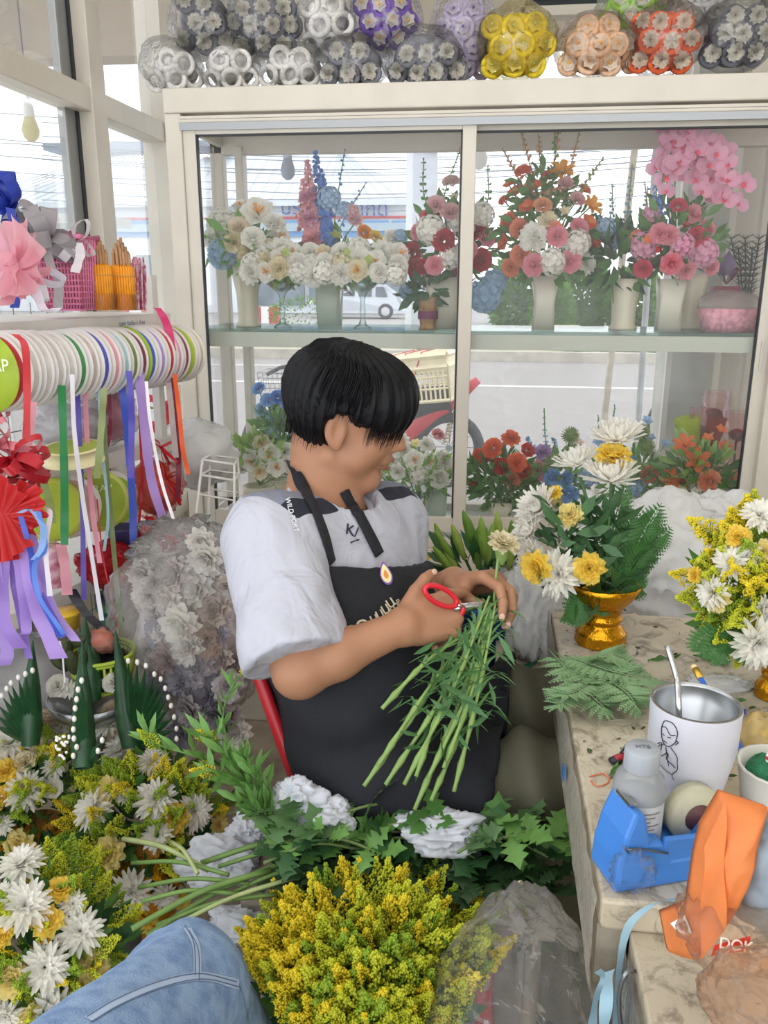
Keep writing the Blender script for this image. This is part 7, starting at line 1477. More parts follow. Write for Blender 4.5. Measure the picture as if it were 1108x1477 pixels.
t = thing('paper_tag', 'small white printed tag on the orange bag', 'tag', PZ(985, 1340, z2)); b = MB(); b.v = [P(967, 1332, .722), P(988, 1320, .712), P(998, 1345, .706), P(990, 1358, .710)]; b.face((0, 1, 2, 3)); b.build('tag_paper', mat('#e3e1e4', .5), t); 
b = MB(); b.v = [P(978, 1332, .7145), P(988, 1328, .7105), P(992, 1340, .708), P(983, 1343, .711)]; b.face((0, 1, 2, 3)); b.build('printed_mark', mat('#55585f', .5), t)
t, c = sack('snack_bag', 'clear snack bag with a red corner label on the side table', 'bag', 1060, 1345, .69, (.048, .035, .03), 0, .14, 62, inner=None, tint='#ffe6d0', amp=.25, freq=1.8)
b = MB(); b.v = [P(1031, 1363, .645), P(1083, 1350, .642), P(1080, 1371, .645), P(1026, 1379, .648)]; b.face((0, 1, 2, 3)); b.build('red_label', mat('#d23a2c', .4), t); text('label_lettering', 'DOK', .012, frame(P(1062, 1364, .640), CM[0] - CM[1] * -.15, -CM[1]), mat('#f0e8e0'), t)
sack('clear_bag', 'clear brownish bag at the bottom right corner of the side table', 'bag', 1105, 1440, .60, (.045, .04, .03), 0, .14, 63, inner=None, tint='#e8c8b0', amp=.2, freq=1.6)
sack('clear_bag', 'clear bag with blue and white packets at the right edge', 'bag', 1106, 1265, .70, (.035, .03, .06), 0, .12, 64, inner='#8fa3b4', amp=.25)
t = thing('white_cup', 'white ribbed cup holding a green sponge at the right edge', 'cup', onT(1112, 1190)); c = wloc(t); b = MB(); b.lathe([(0, 0), (.030, 0), (.038, .05), (.042, .072), (.044, .075), (.040, .075), (.036, .05), (0, .01)], 36, c, wob=lambda a, z: 1 + .012 * cos(18 * a)); b.build('cup_body', mat('#dcdad2', .35), t, True, org=c)
t = thing('green_sponge', 'dark green scouring sponge inside the white cup', 'sponge', c + V((0, 0, .05))); crumple(c + V((0, 0, .062)), (.034, .034, .02), 3, 65, .15, 3).build('sponge_body', mat('#2f7a55', .9, var=.3, vs=90, bump=.8, bs=200), t, True)
t = thing('matchbox', 'small white, blue and red box on the green sponge', 'box', c + V((.01, -.01, .085))); q = c + V((.0, -.012, .090)); Rb = Matrix.Rotation(radians(-35), 3, 'Z') @ Matrix.Rotation(radians(15), 3, 'X'); MB().box(q, (.034, .018, .010), Rb).build('box_body', mat('#e9e7ea', .5), t, bevel=.0008); MB().box(q + Rb @ V((0, -.0092, .0015)), (.034, .0006, .004), Rb).build('red_stripe', mat('#c93440', .5), t); MB().box(q + Rb @ V((0, .003, .0052)), (.034, .006, .0006), Rb).build('blue_stripe', mat('#3f5bb0', .5), t)
for i, (a, e, lab) in enumerate([((1003, 965, 1.07), (1094, 1125, .93), 'blue and yellow striped pencil leaning behind the tumbler into the white cup')]):
    p0, p1 = P(*a), P(*e); t = thing('pencil', lab, 'pencil', p1); d = (p1 - p0); b = MB(); b.tube([p0 + d * .10, p1], .0038, 6); b.build('barrel', mat('#2f62b8', .35), t)
    for k in (0, 1): sh = MB(); s_d = d.cross(CM[2]).normalized() * .0016 * (1 if k else -1); sh.tube([p0 + d * .10 + s_d - CM[2] * .0034, p1 + s_d - CM[2] * .0034], .0008, 4); sh.build('yellow_stripe', mat('#e8c84a', .4), t)
    MB().tube([p0, p0 + d * .10], .0045, 10).build('ferrule', mat('#d9b04a', .3, metal=.7), t, True); MB().tube([p0 - d * .03, p0], .0042, 10).build('eraser', mat('#e9c9a0', .7), t, True)
t = thing('blue_pen', 'short blue marker lying behind the tumbler', 'pen', onT(1058, 1028)); MB().tube([onT(1040, 1018, TZ + .008), onT(1075, 1030, TZ + .008)], [.0075, .0065], 12).build('pen_cap', mat('#2038a8', .3), t, True); MB().tube([onT(1020, 1008, TZ + .007), onT(1040, 1018, TZ + .007)], [.004, .005], 10).build('pen_barrel', mat('#4a5fc0', .3), t, True)
t = thing('cutter_knife', 'black and red cutter knife lying left of the tumbler', 'knife', onT(895, 1100)); p0, p1 = onT(882, 1098, TZ + .006), onT(925, 1085, TZ + .006); d = (p1 - p0)
MB().tube([p0, p0 + d * .3, p1], [.006, .0075, .006], 8, flat=.7).build('handle', mat('#24242a', .5), t, True); MB().tube([p0 + d * .12 + V((0, -.002, .003)), p0 + d * .45 + V((0, -.002, .003))], .0045, 8).build('red_grip', mat('#a8283a', .4), t, True); b = MB(); b.tube([p0 + d * .3 + V((0, .002, .006)), p0 + d * .55 + V((0, .006, .016)), p0 + d * .75 + V((0, .004, .008))], .0018, 6); b.build('wire_clip', mat('#2a2a2e', .4), t)
t = thing('red_rosebud', 'small red rosebud lying on the table near the blue marker', 'flower', onT(1080, 1045)); inst(fmesh('rose', '#b3202f'), 'rose', t, onT(1080, 1045, TZ + .012), rot_to((-.3, -.6, .6)), .014); MB().tube([onT(1082, 1040, TZ + .008), onT(1112, 1025, TZ + .006)], .002, 5).build('stem', LEAFM[2], t)
sack('clear_bag', 'clear creased bag with yellow scraps behind the white cup', 'bag', 1098, 1060, dep(onT(1098, 1075)) - .02, (.03, .03, .035), 0, .12, 66, inner='#c9a85a')
b = MB(); rnd = random.Random(21)
for i in range(150):
    x, y = rnd.uniform(805, 1105), rnd.uniform(885, 1190); q = onT(x, y, TZ + .0015)
    if q.x < TX + .01: continue
    d = V((rnd.uniform(-1, 1), rnd.uniform(-1, 1), .03)); leafq(b, q, d, rnd.uniform(.004, .014), rnd, rnd.uniform(.15, .5), .05, .05)
tag(b.build('leaf_scraps', mat('#4a5a34', .7, var=.4, vs=20), None, True), 'small dry leaf and stem scraps scattered over the work table', 'leaf scraps', kind='stuff')
for i, (x0, y0, x1, y1) in enumerate([(935, 952, 975, 948), (1000, 945, 1050, 955), (1010, 940, 1045, 958), (880, 1118, 900, 1105), (1030, 1008, 1060, 1012)]):
    a, e = onT(x0, y0, TZ + .004), onT(x1, y1, TZ + .004); t = thing('leaf_sprig', ['small green leaf scrap right of the golden bowl foot', 'green leafy scrap near the goldenrod arrangement', 'second green scrap crossing the leafy one', 'curled green leaf by the cutter knife', 'green scrap behind the tumbler beside the tissue'][i], 'leaf', a); b = MB(); b.tube([a, e], .0012, 4)
    for k in range(6): leafq(b, a.lerp(e, k / 6), (e - a).normalized() + V((0, rndF.uniform(-.8, .8), .1)), .022, rndF, .3)
    b.build('leaves', LEAFM[0], t, True)
for i, (x, y, x2, y2) in enumerate([(876, 1040, 905, 1036), (895, 1048, 912, 1040)]):
    a, e = onT(x, y, TZ + .002), onT(x2, y2, TZ + .003); t = thing('loose_petal', ['long white petal on the table below the fern', 'thin white petal scrap right of the long one'][i], 'petal', a); b = MB(); rr = random.Random(1); leafq(b, a, (e - a), (e - a).length, rr, .35, .1, -.1); b.build('petal_blade', mat('#e9e6dc', .5, trl=.3), t, True)
t = thing('orange_rubber_band', 'thin orange rubber band near the table edge below the fern', 'rubber band', onT(870, 1120)); MB().tube(bez([onT(850, 1120, TZ + .001), onT(872, 1116, TZ + .002), onT(878, 1128, TZ + .001), onT(862, 1134, TZ + .002), onT(852, 1126, TZ + .001)], 20), .0009, 4).build('band', mat('#d8713a', .5), t)
# ---- between table and cabinet
LT = thing('low_bench', 'low pale bench below the display cabinet', 'bench', (-.1, 2.05, 0)); lz = .50; b = MB(); b.bx(-.45, .45, 1.82, 2.28, lz - .03, lz); b.build('bench_top', mat('#d6bfa8', .5, var=.05, vs=8), LT, bevel=.003)
for x in (-.42, .42):
    for y in (1.85, 2.25): MB().bx(x - .02, x + .02, y - .02, y + .02, 0, lz - .03).build('leg', FRAME, LT)
def bucket(name, label, x, yt, d, r, h, m, cat='bucket'):
    p = P(x, yt, d); c = V((p.x, p.y, p.z - h)); t = thing(name, label, cat, c); b = MB(); b.lathe([(0, 0), (r * .8, 0), (r * .98, h * .93), (r * 1.05, h * .94), (r * 1.05, h), (r * .96, h), (r * .78, .01), (0, .01)], 32, c); b.build('bucket_body', m, t, True); return t, c
t, c = bucket('blue_bucket', 'blue bucket behind the hands holding the lily stems', 705, 862, 1.72, .075, .20, mat('#2f62b4', .4)); 
t2, c2 = bucket('green_bucket', 'dark green bucket below the blue one', 700, 935, 1.62, .10, .26, mat('#13745a', .45)); t3, c3 = bucket('teal_bucket', 'teal bucket behind the man\'s chest with yellow carnations', 585, 808, 2.0, .045, .16, mat('#1f9a84', .4))
t = thing('lily_bunch', 'bunch of closed green lily buds in the blue bucket', 'flowers', c + V((0, 0, .05))); mo = c + V((0, 0, .18)); BUD = ['#9fbf5a', '#b3c768', '#7fa648']
for i, (x0, y0, x1, y1, r) in enumerate([(650, 800, 632, 772, 11), (668, 800, 655, 765, 13), (688, 795, 672, 748, 13), (700, 800, 695, 757, 12), (722, 790, 718, 748, 11), (738, 800, 738, 760, 11), (650, 822, 630, 795, 12), (662, 828, 645, 800, 13), (690, 812, 690, 770, 12), (705, 805, 710, 765, 9), (735, 815, 742, 780, 9), (660, 842, 640, 828, 12), (640, 790, 630, 762, 10), (725, 810, 728, 772, 9)]):
    p = P((x0 + x1) / 2, (y0 + y1) / 2, 1.62 + .02 * (i % 3)); dd = P(x1, y1, 1.67) - P(x0, y0, 1.69); inst(fmesh('bud', BUD[i % 3]), 'lily_bud', t, p, rot_to(dd), (dd.length * .42, dd.length * .42, dd.length * .72)); MB().tube(bez([mo, mo.lerp(P(x0, y0, 1.69), .6), P(x0, y0, 1.69)], 6), .003, 5).build('stem', LEAFM[1], t, True, org=mo)
leafmass(t, P(695, 822, 1.70), (.09, .04, .03), 45, .08, 1, 71, w=.25); leafmass(t, P(720, 850, 1.68), (.05, .03, .03), 22, .06, 1, 72, w=.3)
t = thing('yellow_carnation_bunch', 'few small yellow carnations standing behind the man\'s chest', 'flowers', P(590, 850, 1.95))
for x, y, r in ((572, 788, 10), (583, 800, 9), (568, 812, 9), (612, 803, 9), (576, 822, 8)): putD(t, 'carnation', 'Y', x, y, 1.95, r, (0, -.3, 1)); MB().tube(bez([P(x, y + 6, 1.95), P(x + 5, y + 25, 1.95), P(x + 14, 860, 1.95)], 7), .0022, 5).build('stem', SD, t, True); MB().lathe([(.002, -.03), (.006, -.02), (.008, -.004), (.009, 0)], 8, P(x, y + 3, 1.95)).build('calyx', STM, t, True)
# white plastic sheets heaped behind the table
SHT = film('#ffffff', .9, .35, .2, .9, 14)
def heap(name, label, cat, x, y, d, size, seed, m, amp=.35, freq=1.7, sub=5): c = P(x, y, d); t = thing(name, label, cat, (c.x, c.y, c.z - size[2])); crumple(c, size, sub, seed, amp * .8, freq * .8).build('crumpled_sheet', m, t, True, org=c); return t
heap('plastic_sheet', 'large heap of crumpled white plastic sheet behind the table, right of the golden bowl', 'plastic sheet', 955, 810, 1.75, (.17, .14, .13), 81, SHT, .5)
heap('plastic_sheet', 'pointed white plastic sheet standing against the cabinet door', 'plastic sheet', 1030, 765, 1.95, (.09, .06, .09), 82, SHT, .5)
heap('plastic_sheet', 'crumpled white plastic hanging beside the table\'s far left corner', 'plastic sheet', 768, 885, 1.60, (.06, .08, .11), 83, SHT, .5)
heap('plastic_sheet', 'white film folded over the rim of the blue bucket', 'plastic sheet', 735, 840, 1.70, (.03, .04, .05), 84, SHT, .5)
t = thing('cardboard_box', 'cardboard box under the white sheets beside the table corner', 'box', PY(768, 935, 1.75)); c = P(772, 965, 1.66); b = MB(); b.box(c, (.16, .2, .10)); b.build('box_body', mat('#c4b9a6', .8), t, bevel=.003)
t = thing('dried_flower_packet', 'packet of tiny purple dried flowers by the table corner', 'packet', P(762, 940, 1.58)); q = P(762, 938, 1.58); crumple(q, (.026, .02, .022), 3, 85, .2).build('film', film('#ffffff', .15, .6), t, True); b = MB(); rr = random.Random(3)
for i in range(120): b.octa(q + V((rr.gauss(0, .010), rr.gauss(0, .008), rr.gauss(0, .009))), .0025)
b.build('dried_flowers', mat('#8a5a72', .8, vs=90, h2='#b9a070'), t)
# ============================================================ FLOOR: ARRANGEMENTS, LEAF OFFERING, CUT STEMS, GOLDENROD
def floorarr(name, label, cx, cy, z, radpx, H, fl, nspr, seed, nl=160, cols='yglgl', sprL=(.05, .09), extra=None):
    """round low arrangement standing on the floor, around pixel cx,cy at height z"""
    c = PZ(cx, cy, z); d0 = dep(c); R = radpx * d0 / F; t = thing(name, label, 'flower arrangement', (c.x, c.y, 0)); rn = random.Random(seed)
    MB().lathe([(0, 0), (R * .35, 0), (R * .3, .02), (R * .16, .06), (R * .3, z * .6), (R * .55, z * .8), (0, z * .8)], 24, (c.x, c.y, 0)).build('bowl', GOLD, t, True)
    leafmass(t, c - V((0, 0, .03)), (R * .85, R * .75, H * .8), nl, .05, 1, seed, zmin=.02)
    leafmass(t, c - V((0, 0, .0)), (R * .9, R * .8, H * .9), nl, .04, 0, seed + 1, zmin=.02)
    for i in range(nspr):
        d = V((rn.gauss(0, 1), rn.gauss(0, 1) - .3, rn.gauss(0, .8) + .5)).normalized(); p = c + V((d.x * R * .62, d.y * R * .6, max(d.z, -.2) * H * .55)); sprig(t, p, p + (d + V((0, 0, .25))).normalized() * rn.uniform(*sprL), rn.choice(cols), i, 1.0)
    for f in fl:
        k_, col, x, y, r = f[:5]; r3 = ray(x, y); best = None
        # where this bloom's line of sight meets the dome
        o_ = EYE - (c - V((0, 0, .02))); S = V((1 / (R * .95), 1 / (R * .95), 1 / H)); a_ = V((r3.x * S.x, r3.y * S.y, r3.z * S.z)); b_ = V((o_.x * S.x, o_.y * S.y, o_.z * S.z)); A_, B_, C_ = a_.dot(a_), a_.dot(b_), b_.dot(b_) - 1; disc = B_ * B_ - A_ * C_
        dd = (-B_ - sqrt(disc)) / A_ if disc > 0 else -B_ / A_; p = EYE + r3 * dd; n_ = (p - c).normalized()
        inst(fmesh(k_, col, None), FN[k_], t, p, rot_to(n_ + V((0, -.35, .45)) + V((rn.uniform(-.2, .2), rn.uniform(-.2, .2), 0))) @ Matrix.Rotation(rn.random() * 6, 3, 'Z'), r * dd / F * 1.12)
    if extra: extra(t, c)
    return t, c
floorarr('flower_arrangement', 'round arrangement of white chrysanthemums and yellow carnations on the floor, in the middle left', 215, 1190, .36, 115, .15,
 [('mum', 'W', 174, 1085, 27), ('mum', 'W', 220, 1100, 22), ('mum', 'W', 224, 1155, 29), ('mum', 'W', 137, 1168, 29), ('mum', 'W', 279, 1172, 25), ('mum', 'W', 228, 1205, 22), ('mum', 'W', 192, 1284, 30), ('mum', 'W', 238, 1290, 18), ('mum', 'W', 156, 1050, 18), ('mum', 'W', 194, 1026, 15), ('carnation', 'Y2', 158, 1140, 21), ('carnation', 'Y', 250, 1180, 22), ('carnation', 'Y2', 259, 1119, 16), ('carnation', 'Y2', 158, 1230, 24), ('carnation', 'Y', 204, 1322, 23), ('carnation', 'Y', 262, 1298, 13), ('carnation', 'Y2', 315, 1190, 14), ('rose', 'W2', 165, 1024, 19), ('rose', 'W2', 175, 1056, 17), ('mum2', 'W', 180, 1150, 12), ('mum', 'W', 310, 1215, 13)], 85, 101)
floorarr('flower_arrangement', 'arrangement of cream roses and white chrysanthemums at the left edge below the leaf fans', 40, 1150, .38, 95, .16,
 [('rose', 'W2', 69, 1042, 24), ('rose', 'W2', 61, 1078, 19), ('mum', 'W', 14, 1075, 26), ('mum', 'W', 36, 1142, 28), ('carnation', 'Y', 10, 1112, 19), ('carnation', 'Y2', 28, 1218, 21), ('rose', 'W', 75, 1137, 16), ('mum', 'W', 77, 1108, 16), ('mum', 'W', 90, 1065, 17), ('rose', 'C', 36, 1100, 18), ('carnation', 'Y', 3, 1150, 18), ('hydrangea', 'W', 45, 1060, 14), ('mum', 'W', 88, 1040, 16), ('mum', 'W', 5, 1190, 14)], 50, 102)
floorarr('flower_arrangement', 'largest arrangement of white and yellow flowers in the bottom left corner', 55, 1385, .44, 125, .17,
 [('mum', 'W', 32, 1251, 31), ('mum', 'W', 36, 1310, 36), ('mum', 'W', 115, 1345, 32), ('mum', 'W', 65, 1395, 33), ('mum', 'W', 80, 1458, 32), ('carnation', 'Y', 87, 1284, 19), ('carnation', 'Y', 68, 1330, 22), ('carnation', 'Y2', 18, 1413, 25), ('carnation', 'Y', 113, 1441, 25), ('carnation', 'Y2', 133, 1395, 24), ('carnation', 'Y', 5, 1350, 16), ('mum', 'W', 5, 1290, 16), ('carnation', 'Y2', 45, 1470, 20), ('mum', 'W', 10, 1465, 22), ('mum', 'W', 105, 1305, 18)], 90, 103, sprL=(.05, .08))
# ---- banana-leaf offering
OFF = thing('banana_leaf_offering', 'folded banana-leaf fans with white bead tips around a silver bowl', 'offering', PZ(128, 1085, 0)); BN = mat('#1f4a2a', .4, var=.25, vs=40); PEARL = mat('#efece4', .3); oc = P(130, 1035, 1.56)
SILV = mat('#a9abae', .3, metal=.9, bump=.3, bs=90)
c = P(137, 1015, 1.62); b = MB(); b.lathe([(0, -.03), (.05, -.028), (.078, -.005), (.088, .022), (.085, .022), (.07, -.002), (0, -.02)], 36, c); b.build('silver_bowl', SILV, OFF, True, org=c)
MB().lathe([(0, -.03), (.022, -.03), (.015, -.08), (.015, -c.z + .05), (.05, -c.z), (0, -c.z)], 30, c).build('stand', SILV, OFF, True, org=c)
def fan(base, tips, w, axis_tip, name='leaf_fan'):
    b = MB(); pr = MB()
    for i, tp in enumerate(tips):
        d = tp - base; s = d.cross(CM[2]).normalized(); n = s.cross(d).normalized(); k = len(b.v)
        for u, ww, h_ in ((.0, .6, .2), (.35, 1, 1), (.7, .75, .8), (1, .04, .05)): b.v += [base + d * u - s * w * ww, base + d * u - n * w * .9 * h_, base + d * u + s * w * ww]
        for j in range(3):
            a = k + j * 3; b.face((a, a + 3, a + 4, a + 1)); b.face((a + 1, a + 4, a + 5, a + 2))
        pr.sph(tp + d.normalized() * .004, .0042, 8, (1, 1, 1.4))
    f = b.build(name, BN, OFF, False, org=base)
    pr.v = [v for v in pr.v]; p = MB(); p.add(pr); o = bpy.data.objects.new('bead_tips', p.mesh('bead_tips', PEARL)); COL.objects.link(o); o.parent = f; o.location = -wloc(f)
    # tall folded centre leaf
    if axis_tip is not None:
        d = axis_tip - base; s = d.cross(CM[2]).normalized(); q = MB(); R_ = rot_to(d); L = d.length
        q.lathe([(.016, 0), (.021, L * .2), (.016, L * .55), (.001, L)], 10, base - CM[2] * .012, R_); q.build('folded_leaf_cone', BN, OFF, True, org=base)
rt = [(217, 965), (231, 962), (246, 966), (256, 985), (262, 990), (272, 1000), (282, 1012), (287, 1030), (290, 1045), (290, 1062), (288, 1075), (282, 1090), (272, 1100), (205, 960), (197, 955)]
rt = [(185, 956), (198, 958), (210, 963), (222, 975), (231, 982), (237, 995), (241, 1008), (245, 1020), (249, 1036), (252, 1052), (252, 1066), (250, 1078)]
fan(P(192, 1075, 1.56), [P(x, y, 1.50 + .004 * i) for i, (x, y) in enumerate(rt)], .0085, P(169, 908, 1.58))
lt_ = [(47, 970), (37, 975), (27, 980), (17, 988), (11, 996), (4, 1006), (-2, 1018), (-5, 1032), (-8, 1046)]
fan(P(48, 1072, 1.52), [P(x, y, 1.48) for x, y in lt_], .0085, P(51, 922, 1.54))
ct = [(118, 985), (113, 998), (111, 1012), (109, 1025), (108, 1040), (107, 1055), (108, 1068), (112, 1080), (108, 1092)]
ctb = P(124, 1105, 1.40); fan(ctb, [P(x, y, 1.38) for x, y in ct] + [P(140, 1085, 1.38), P(146, 1070, 1.38)], .008, P(122, 925, 1.48))
for x0, y0, x1, y1, d in ((124, 1000, 123, 890, 1.60), (140, 1005, 132, 925, 1.60), (132, 1010, 128, 930, 1.55)):
    a, e = P(x0, y0, d), P(x1, y1, d); L = (e - a).length; MB().lathe([(.017, 0), (.02, L * .3), (.013, L * .7), (.001, L)], 10, a, rot_to(e - a)).build('folded_leaf_cone', BN, OFF, True, org=a)
for x, y, r in ((84, 990, 18), (162, 985, 15), (100, 995, 12)): putD(OFF, 'rose' if r > 12 else 'mum', 'W', x, y, 1.56, r, (0, -.8, .6))
b = MB(); rn = random.Random(7)
for i in range(26): b.sph(P(88 + rn.uniform(-8, 12), 1078 + rn.uniform(-18, 18), 1.38), .0028, 6)
b.build('white_bead_cluster', PEARL, OFF, True)
t = thing('leaf_pod_bunch', 'olive green dried leaf pods tied with white string above the silver bowl', 'leaves', P(95, 985, 1.55))
for x, y, r, a in ((95, 940, 17, 20), (112, 925, 15, 60), (85, 955, 15, -30), (105, 955, 18, 0), (118, 950, 14, 30)):
    p = P(x, y, 1.53); inst(fmesh('bud', '#59633f'), 'leaf_pod', t, p, rot_to((sin(radians(a)), -.3, cos(radians(a)))), (r * 1.53 / F * 1.60, r * 1.53 / F * 1.60, r * 1.53 / F * 1.25))
MB().tube(bez([P(86, 925, 1.50), P(90, 940, 1.49), P(92, 965, 1.49), P(94, 985, 1.49)], 12), .0016, 5).build('white_string', mat('#e3e1e6', .6), t)
# ---- goldenrod bunch in the foreground
gc = PZ(530, 1390, .44); t = thing('goldenrod_bunch', 'big bright yellow-green bunch of goldenrod in the foreground', 'flower bunch', (gc.x, gc.y, 0)); rn = random.Random(55)
leafmass(t, gc - V((0, 0, .06)), (.13, .10, .09), 260, .05, 1, 200); leafmass(t, gc - V((0, 0, .03)), (.14, .11, .10), 200, .045, 2, 201)
for i in range(240):
    a = rn.uniform(0, 2 * pi); rr = sqrt(rn.random()); x = 520 + 172 * rr * cos(a) + 12; y = 1375 + 150 * rr * sin(a); hgt = .46 + .10 * sqrt(max(0, 1 - rr * rr)) - .05 * (1 - cos(a)) * 0
    p = PZ(x, y, hgt); out = (p - (gc - V((0, 0, .12)))).normalized(); L = rn.uniform(.07, .13); sprig(t, p - out * L, p + out * L * rn.uniform(.05, .3) + V((0, 0, .01)), 'y' if (x + y * .6 < 1300 and rn.random() < .6) or rn.random() < .25 else rn.choice('ggl'), i, .72)
for i, (x, y) in enumerate([(545, 1215), (513, 1205), (575, 1232), (440, 1240), (415, 1255), (480, 1225), (610, 1240), (640, 1260), (680, 1290), (655, 1245), (600, 1440), (640, 1455), (385, 1300), (360, 1340), (350, 1380), (690, 1320), (560, 1225), (495, 1235)]):
    p = PZ(x, y, .53); q = PZ(x * .7 + 530 * .3, y + 60, .46); sprig(t, q, p, 'y' if i % 3 else 'g', i, .8)
for i in range(40):
    x = rn.uniform(400, 660); y = rn.uniform(1380, 1480); a = PZ(x, y, .2); MB
# ---- loose goldenrod stems with leaves rising left of the chair
def leafstem(pts, d, label, seed, tipcol=None, Ls=.045, name='goldenrod_spray', cat='flower stem', r=.0022, nl=26, w=.22, lm=2, group=None):
    p3 = [P(x, y, dd) for (x, y), dd in zip(pts, d)]; cv = bez(p3, 20); t = thing(name, label, cat, p3[0], group); rn = random.Random(seed); MB().tube(cv, [r * (1 - .5 * k / 19) for k in range(20)], 5).build('stalk', LEAFM[2], t, True, org=p3[0])
    b = MB()
    for i in range(nl): k = rn.randrange(2, 19); leafq(b, cv[k], (cv[k] - cv[k - 1]).normalized() * .8 + V((rn.uniform(-1, 1), rn.uniform(-1, 1), rn.uniform(-.2, .8))), Ls * rn.uniform(.6, 1.2), rn, w)
    b.build('leaves', LEAFM[lm], t, True, org=p3[0])
    if tipcol: dd = (cv[-1] - cv[-3]).normalized(); sprig(t, cv[-1] - dd * .05, cv[-1] + dd * .012, tipcol, seed, .7)
    return t
for i, a in enumerate([([(395, 1200), (345, 1110), (322, 1040), (335, 990), (365, 957)], [1.25, 1.28, 1.3, 1.3, 1.3], 'tall goldenrod stem with a yellow tip reaching up beside the red chair', 'y'), ([(380, 1190), (330, 1110), (280, 1090), (230, 1075), (212, 1060)], [1.25, 1.26, 1.27, 1.27, 1.27], 'goldenrod stem arching left over the middle arrangement', 'g'), ([(390, 1180), (350, 1120), (310, 1070), (285, 1062)], [1.25, 1.25, 1.25, 1.25], 'short goldenrod stem with a small yellow tip', 'y'), ([(400, 1190), (370, 1140), (330, 1120), (290, 1110)], [1.25, 1.24, 1.24, 1.24], 'leafy goldenrod stem lowest of those leaning left', 'y'), ([(390, 1210), (385, 1150), (360, 1110), (352, 1090)], [1.25, 1.24, 1.24, 1.24], 'leafy stem standing upright beside the white tissue', None), ([(400, 1230), (380, 1180), (345, 1155)], [1.22, 1.22, 1.22], 'leafy stem leaning left below the tissue', None)]): leafstem(a[0], a[1], a[2], i + 1, a[3], .045 if i else .03, nl=34)
# ---- pile of cut chrysanthemum stems on a low stool
ST_ = thing('low_stool', 'low stool hidden under the pile of cut stems', 'stool', PZ(560, 1240, 0)); sc_ = PZ(560, 1255, .47); b = MB(); b.box((sc_.x + .02, sc_.y, .455), (.46, .18, .02)); b.build('seat', mat('#8f8578', .7), ST_, bevel=.004)
for sx in (-.2, .22):
    for sy in (-.08, .08): MB().tube([(sc_.x + sx, sc_.y + sy, .445), (sc_.x + sx, sc_.y + sy, 0)], .012, 8).build('leg', mat('#8f8578', .7), ST_, True)
rn = random.Random(77); GS = 'cut stems in the pile'
nmx = ['lowest', 'second lowest', 'third', 'fourth', 'fifth', 'sixth', 'seventh', 'eighth', 'ninth', 'tenth', 'eleventh', 'twelfth', 'thirteenth']
left = [((178, 1210), (300, 1255)), ((190, 1245), (330, 1262)), ((200, 1280), (360, 1275)), ((212, 1350), (420, 1240)), ((215, 1355), (440, 1262)), ((225, 1335), (400, 1290)), ((290, 1245), (480, 1205)), ((315, 1250), (500, 1215)), ((248, 1215), (285, 1260)), ((190, 1340), (390, 1255)), ((330, 1290), (470, 1250)), ((205, 1300), (345, 1290))]
for i, (a, e) in enumerate(left):
    p, q = PZ(*a, .50 + .003 * i), PZ(*e, .53 + .004 * (i % 5)); t = thing('bare_cutting', f'bare green cut stem pointing left, {nmx[i]} counted from the top of the fan', 'flower stem', p, GS); MB().tube(bez([p, p.lerp(q, .5) + V((0, 0, .012)), q], 10), .0032 if i % 3 else .0042, 6).build('stalk', mat('#6f8f4a' if i % 4 else '#a5b27a', .5, var=.15, vs=30), t, True, org=p)
lm_ = mat('#587a4c', .5, trl=.15, var=.25, vs=30)
def mumleaf(b, p, d, L, rn):
    d = V(d).normalized(); s = d.cross(V((rn.uniform(-.4, .4), rn.uniform(-.4, .4), 1))).normalized(); n = s.cross(d); k = len(b.v); out = [(0, .02), (.15, .12), (.25, .34), (.32, .16), (.45, .40), (.55, .18), (.68, .34), (.78, .14), (1, 0)]
    for u, w in out: q = p + d * L * u - n * L * .12 * u * u; b.v += [q - s * L * w + n * L * w * .15, q + s * L * w + n * L * w * .15]
    for j in range(len(out) - 1): a = k + 2 * j; b.face((a, a + 2, a + 3, a + 1))
pile = [((420, 1200), (520, 1165)), ((430, 1170), (600, 1190)), ((470, 1180), (640, 1170)), ((450, 1230), (650, 1205)), ((500, 1150), (690, 1160)), ((560, 1190), (760, 1215)), ((600, 1170), (810, 1205)), ((640, 1200), (800, 1240)), ((660, 1230), (790, 1190)), ((540, 1210), (700, 1245)), ((690, 1120), (735, 1330)), ((700, 1190), (780, 1290)), ((460, 1150), (400, 1220)), ((400, 1215), (560, 1235)), ((350, 1180), (470, 1215)), ((505, 1110), (560, 1190)), ((640, 1150), (740, 1175)), ((700, 1215), (830, 1225)), ((725, 1180), (750, 1300)), ((380, 1245), (520, 1225))]
words = ['left front', 'left middle', 'centre', 'front centre', 'back centre', 'right centre', 'right', 'right front', 'far right front', 'front', 'hanging down at the right', 'slanting down at the right', 'left back', 'lower left', 'left edge', 'brown, rising at the back', 'right back', 'reaching furthest right', 'drooping at the right', 'lowest left']
for i, (a, e) in enumerate(pile):
    z = .54 + .015 * (i % 3); p, q = PZ(*a, z + .02), PZ(*e, z - (.10 if i in (10, 11, 18) else 0)); t = thing('chrysanthemum_cutting', f'leafy chrysanthemum cutting in the pile below the lap, {words[i]}', 'flower stem', p, 'leafy cuttings in the pile'); cv = bez([p, p.lerp(q, .5) + V((0, 0, .02)), q], 12)
    MB().tube(cv, .0026, 5).build('stalk', mat('#6b7f48', .6), t, True, org=p); b = MB()
    for j in range(15): k = rn.randrange(1, 12); mumleaf(b, cv[k], V((rn.uniform(-1, 1), rn.uniform(-1, 1), rn.uniform(-.3, .6))), rn.uniform(.035, .06), rn)
    b.build('leaves', LEAFM[rn.choice((0, 0, 1, 2))] if i % 2 else lm_, t, True, org=p)
b = MB()
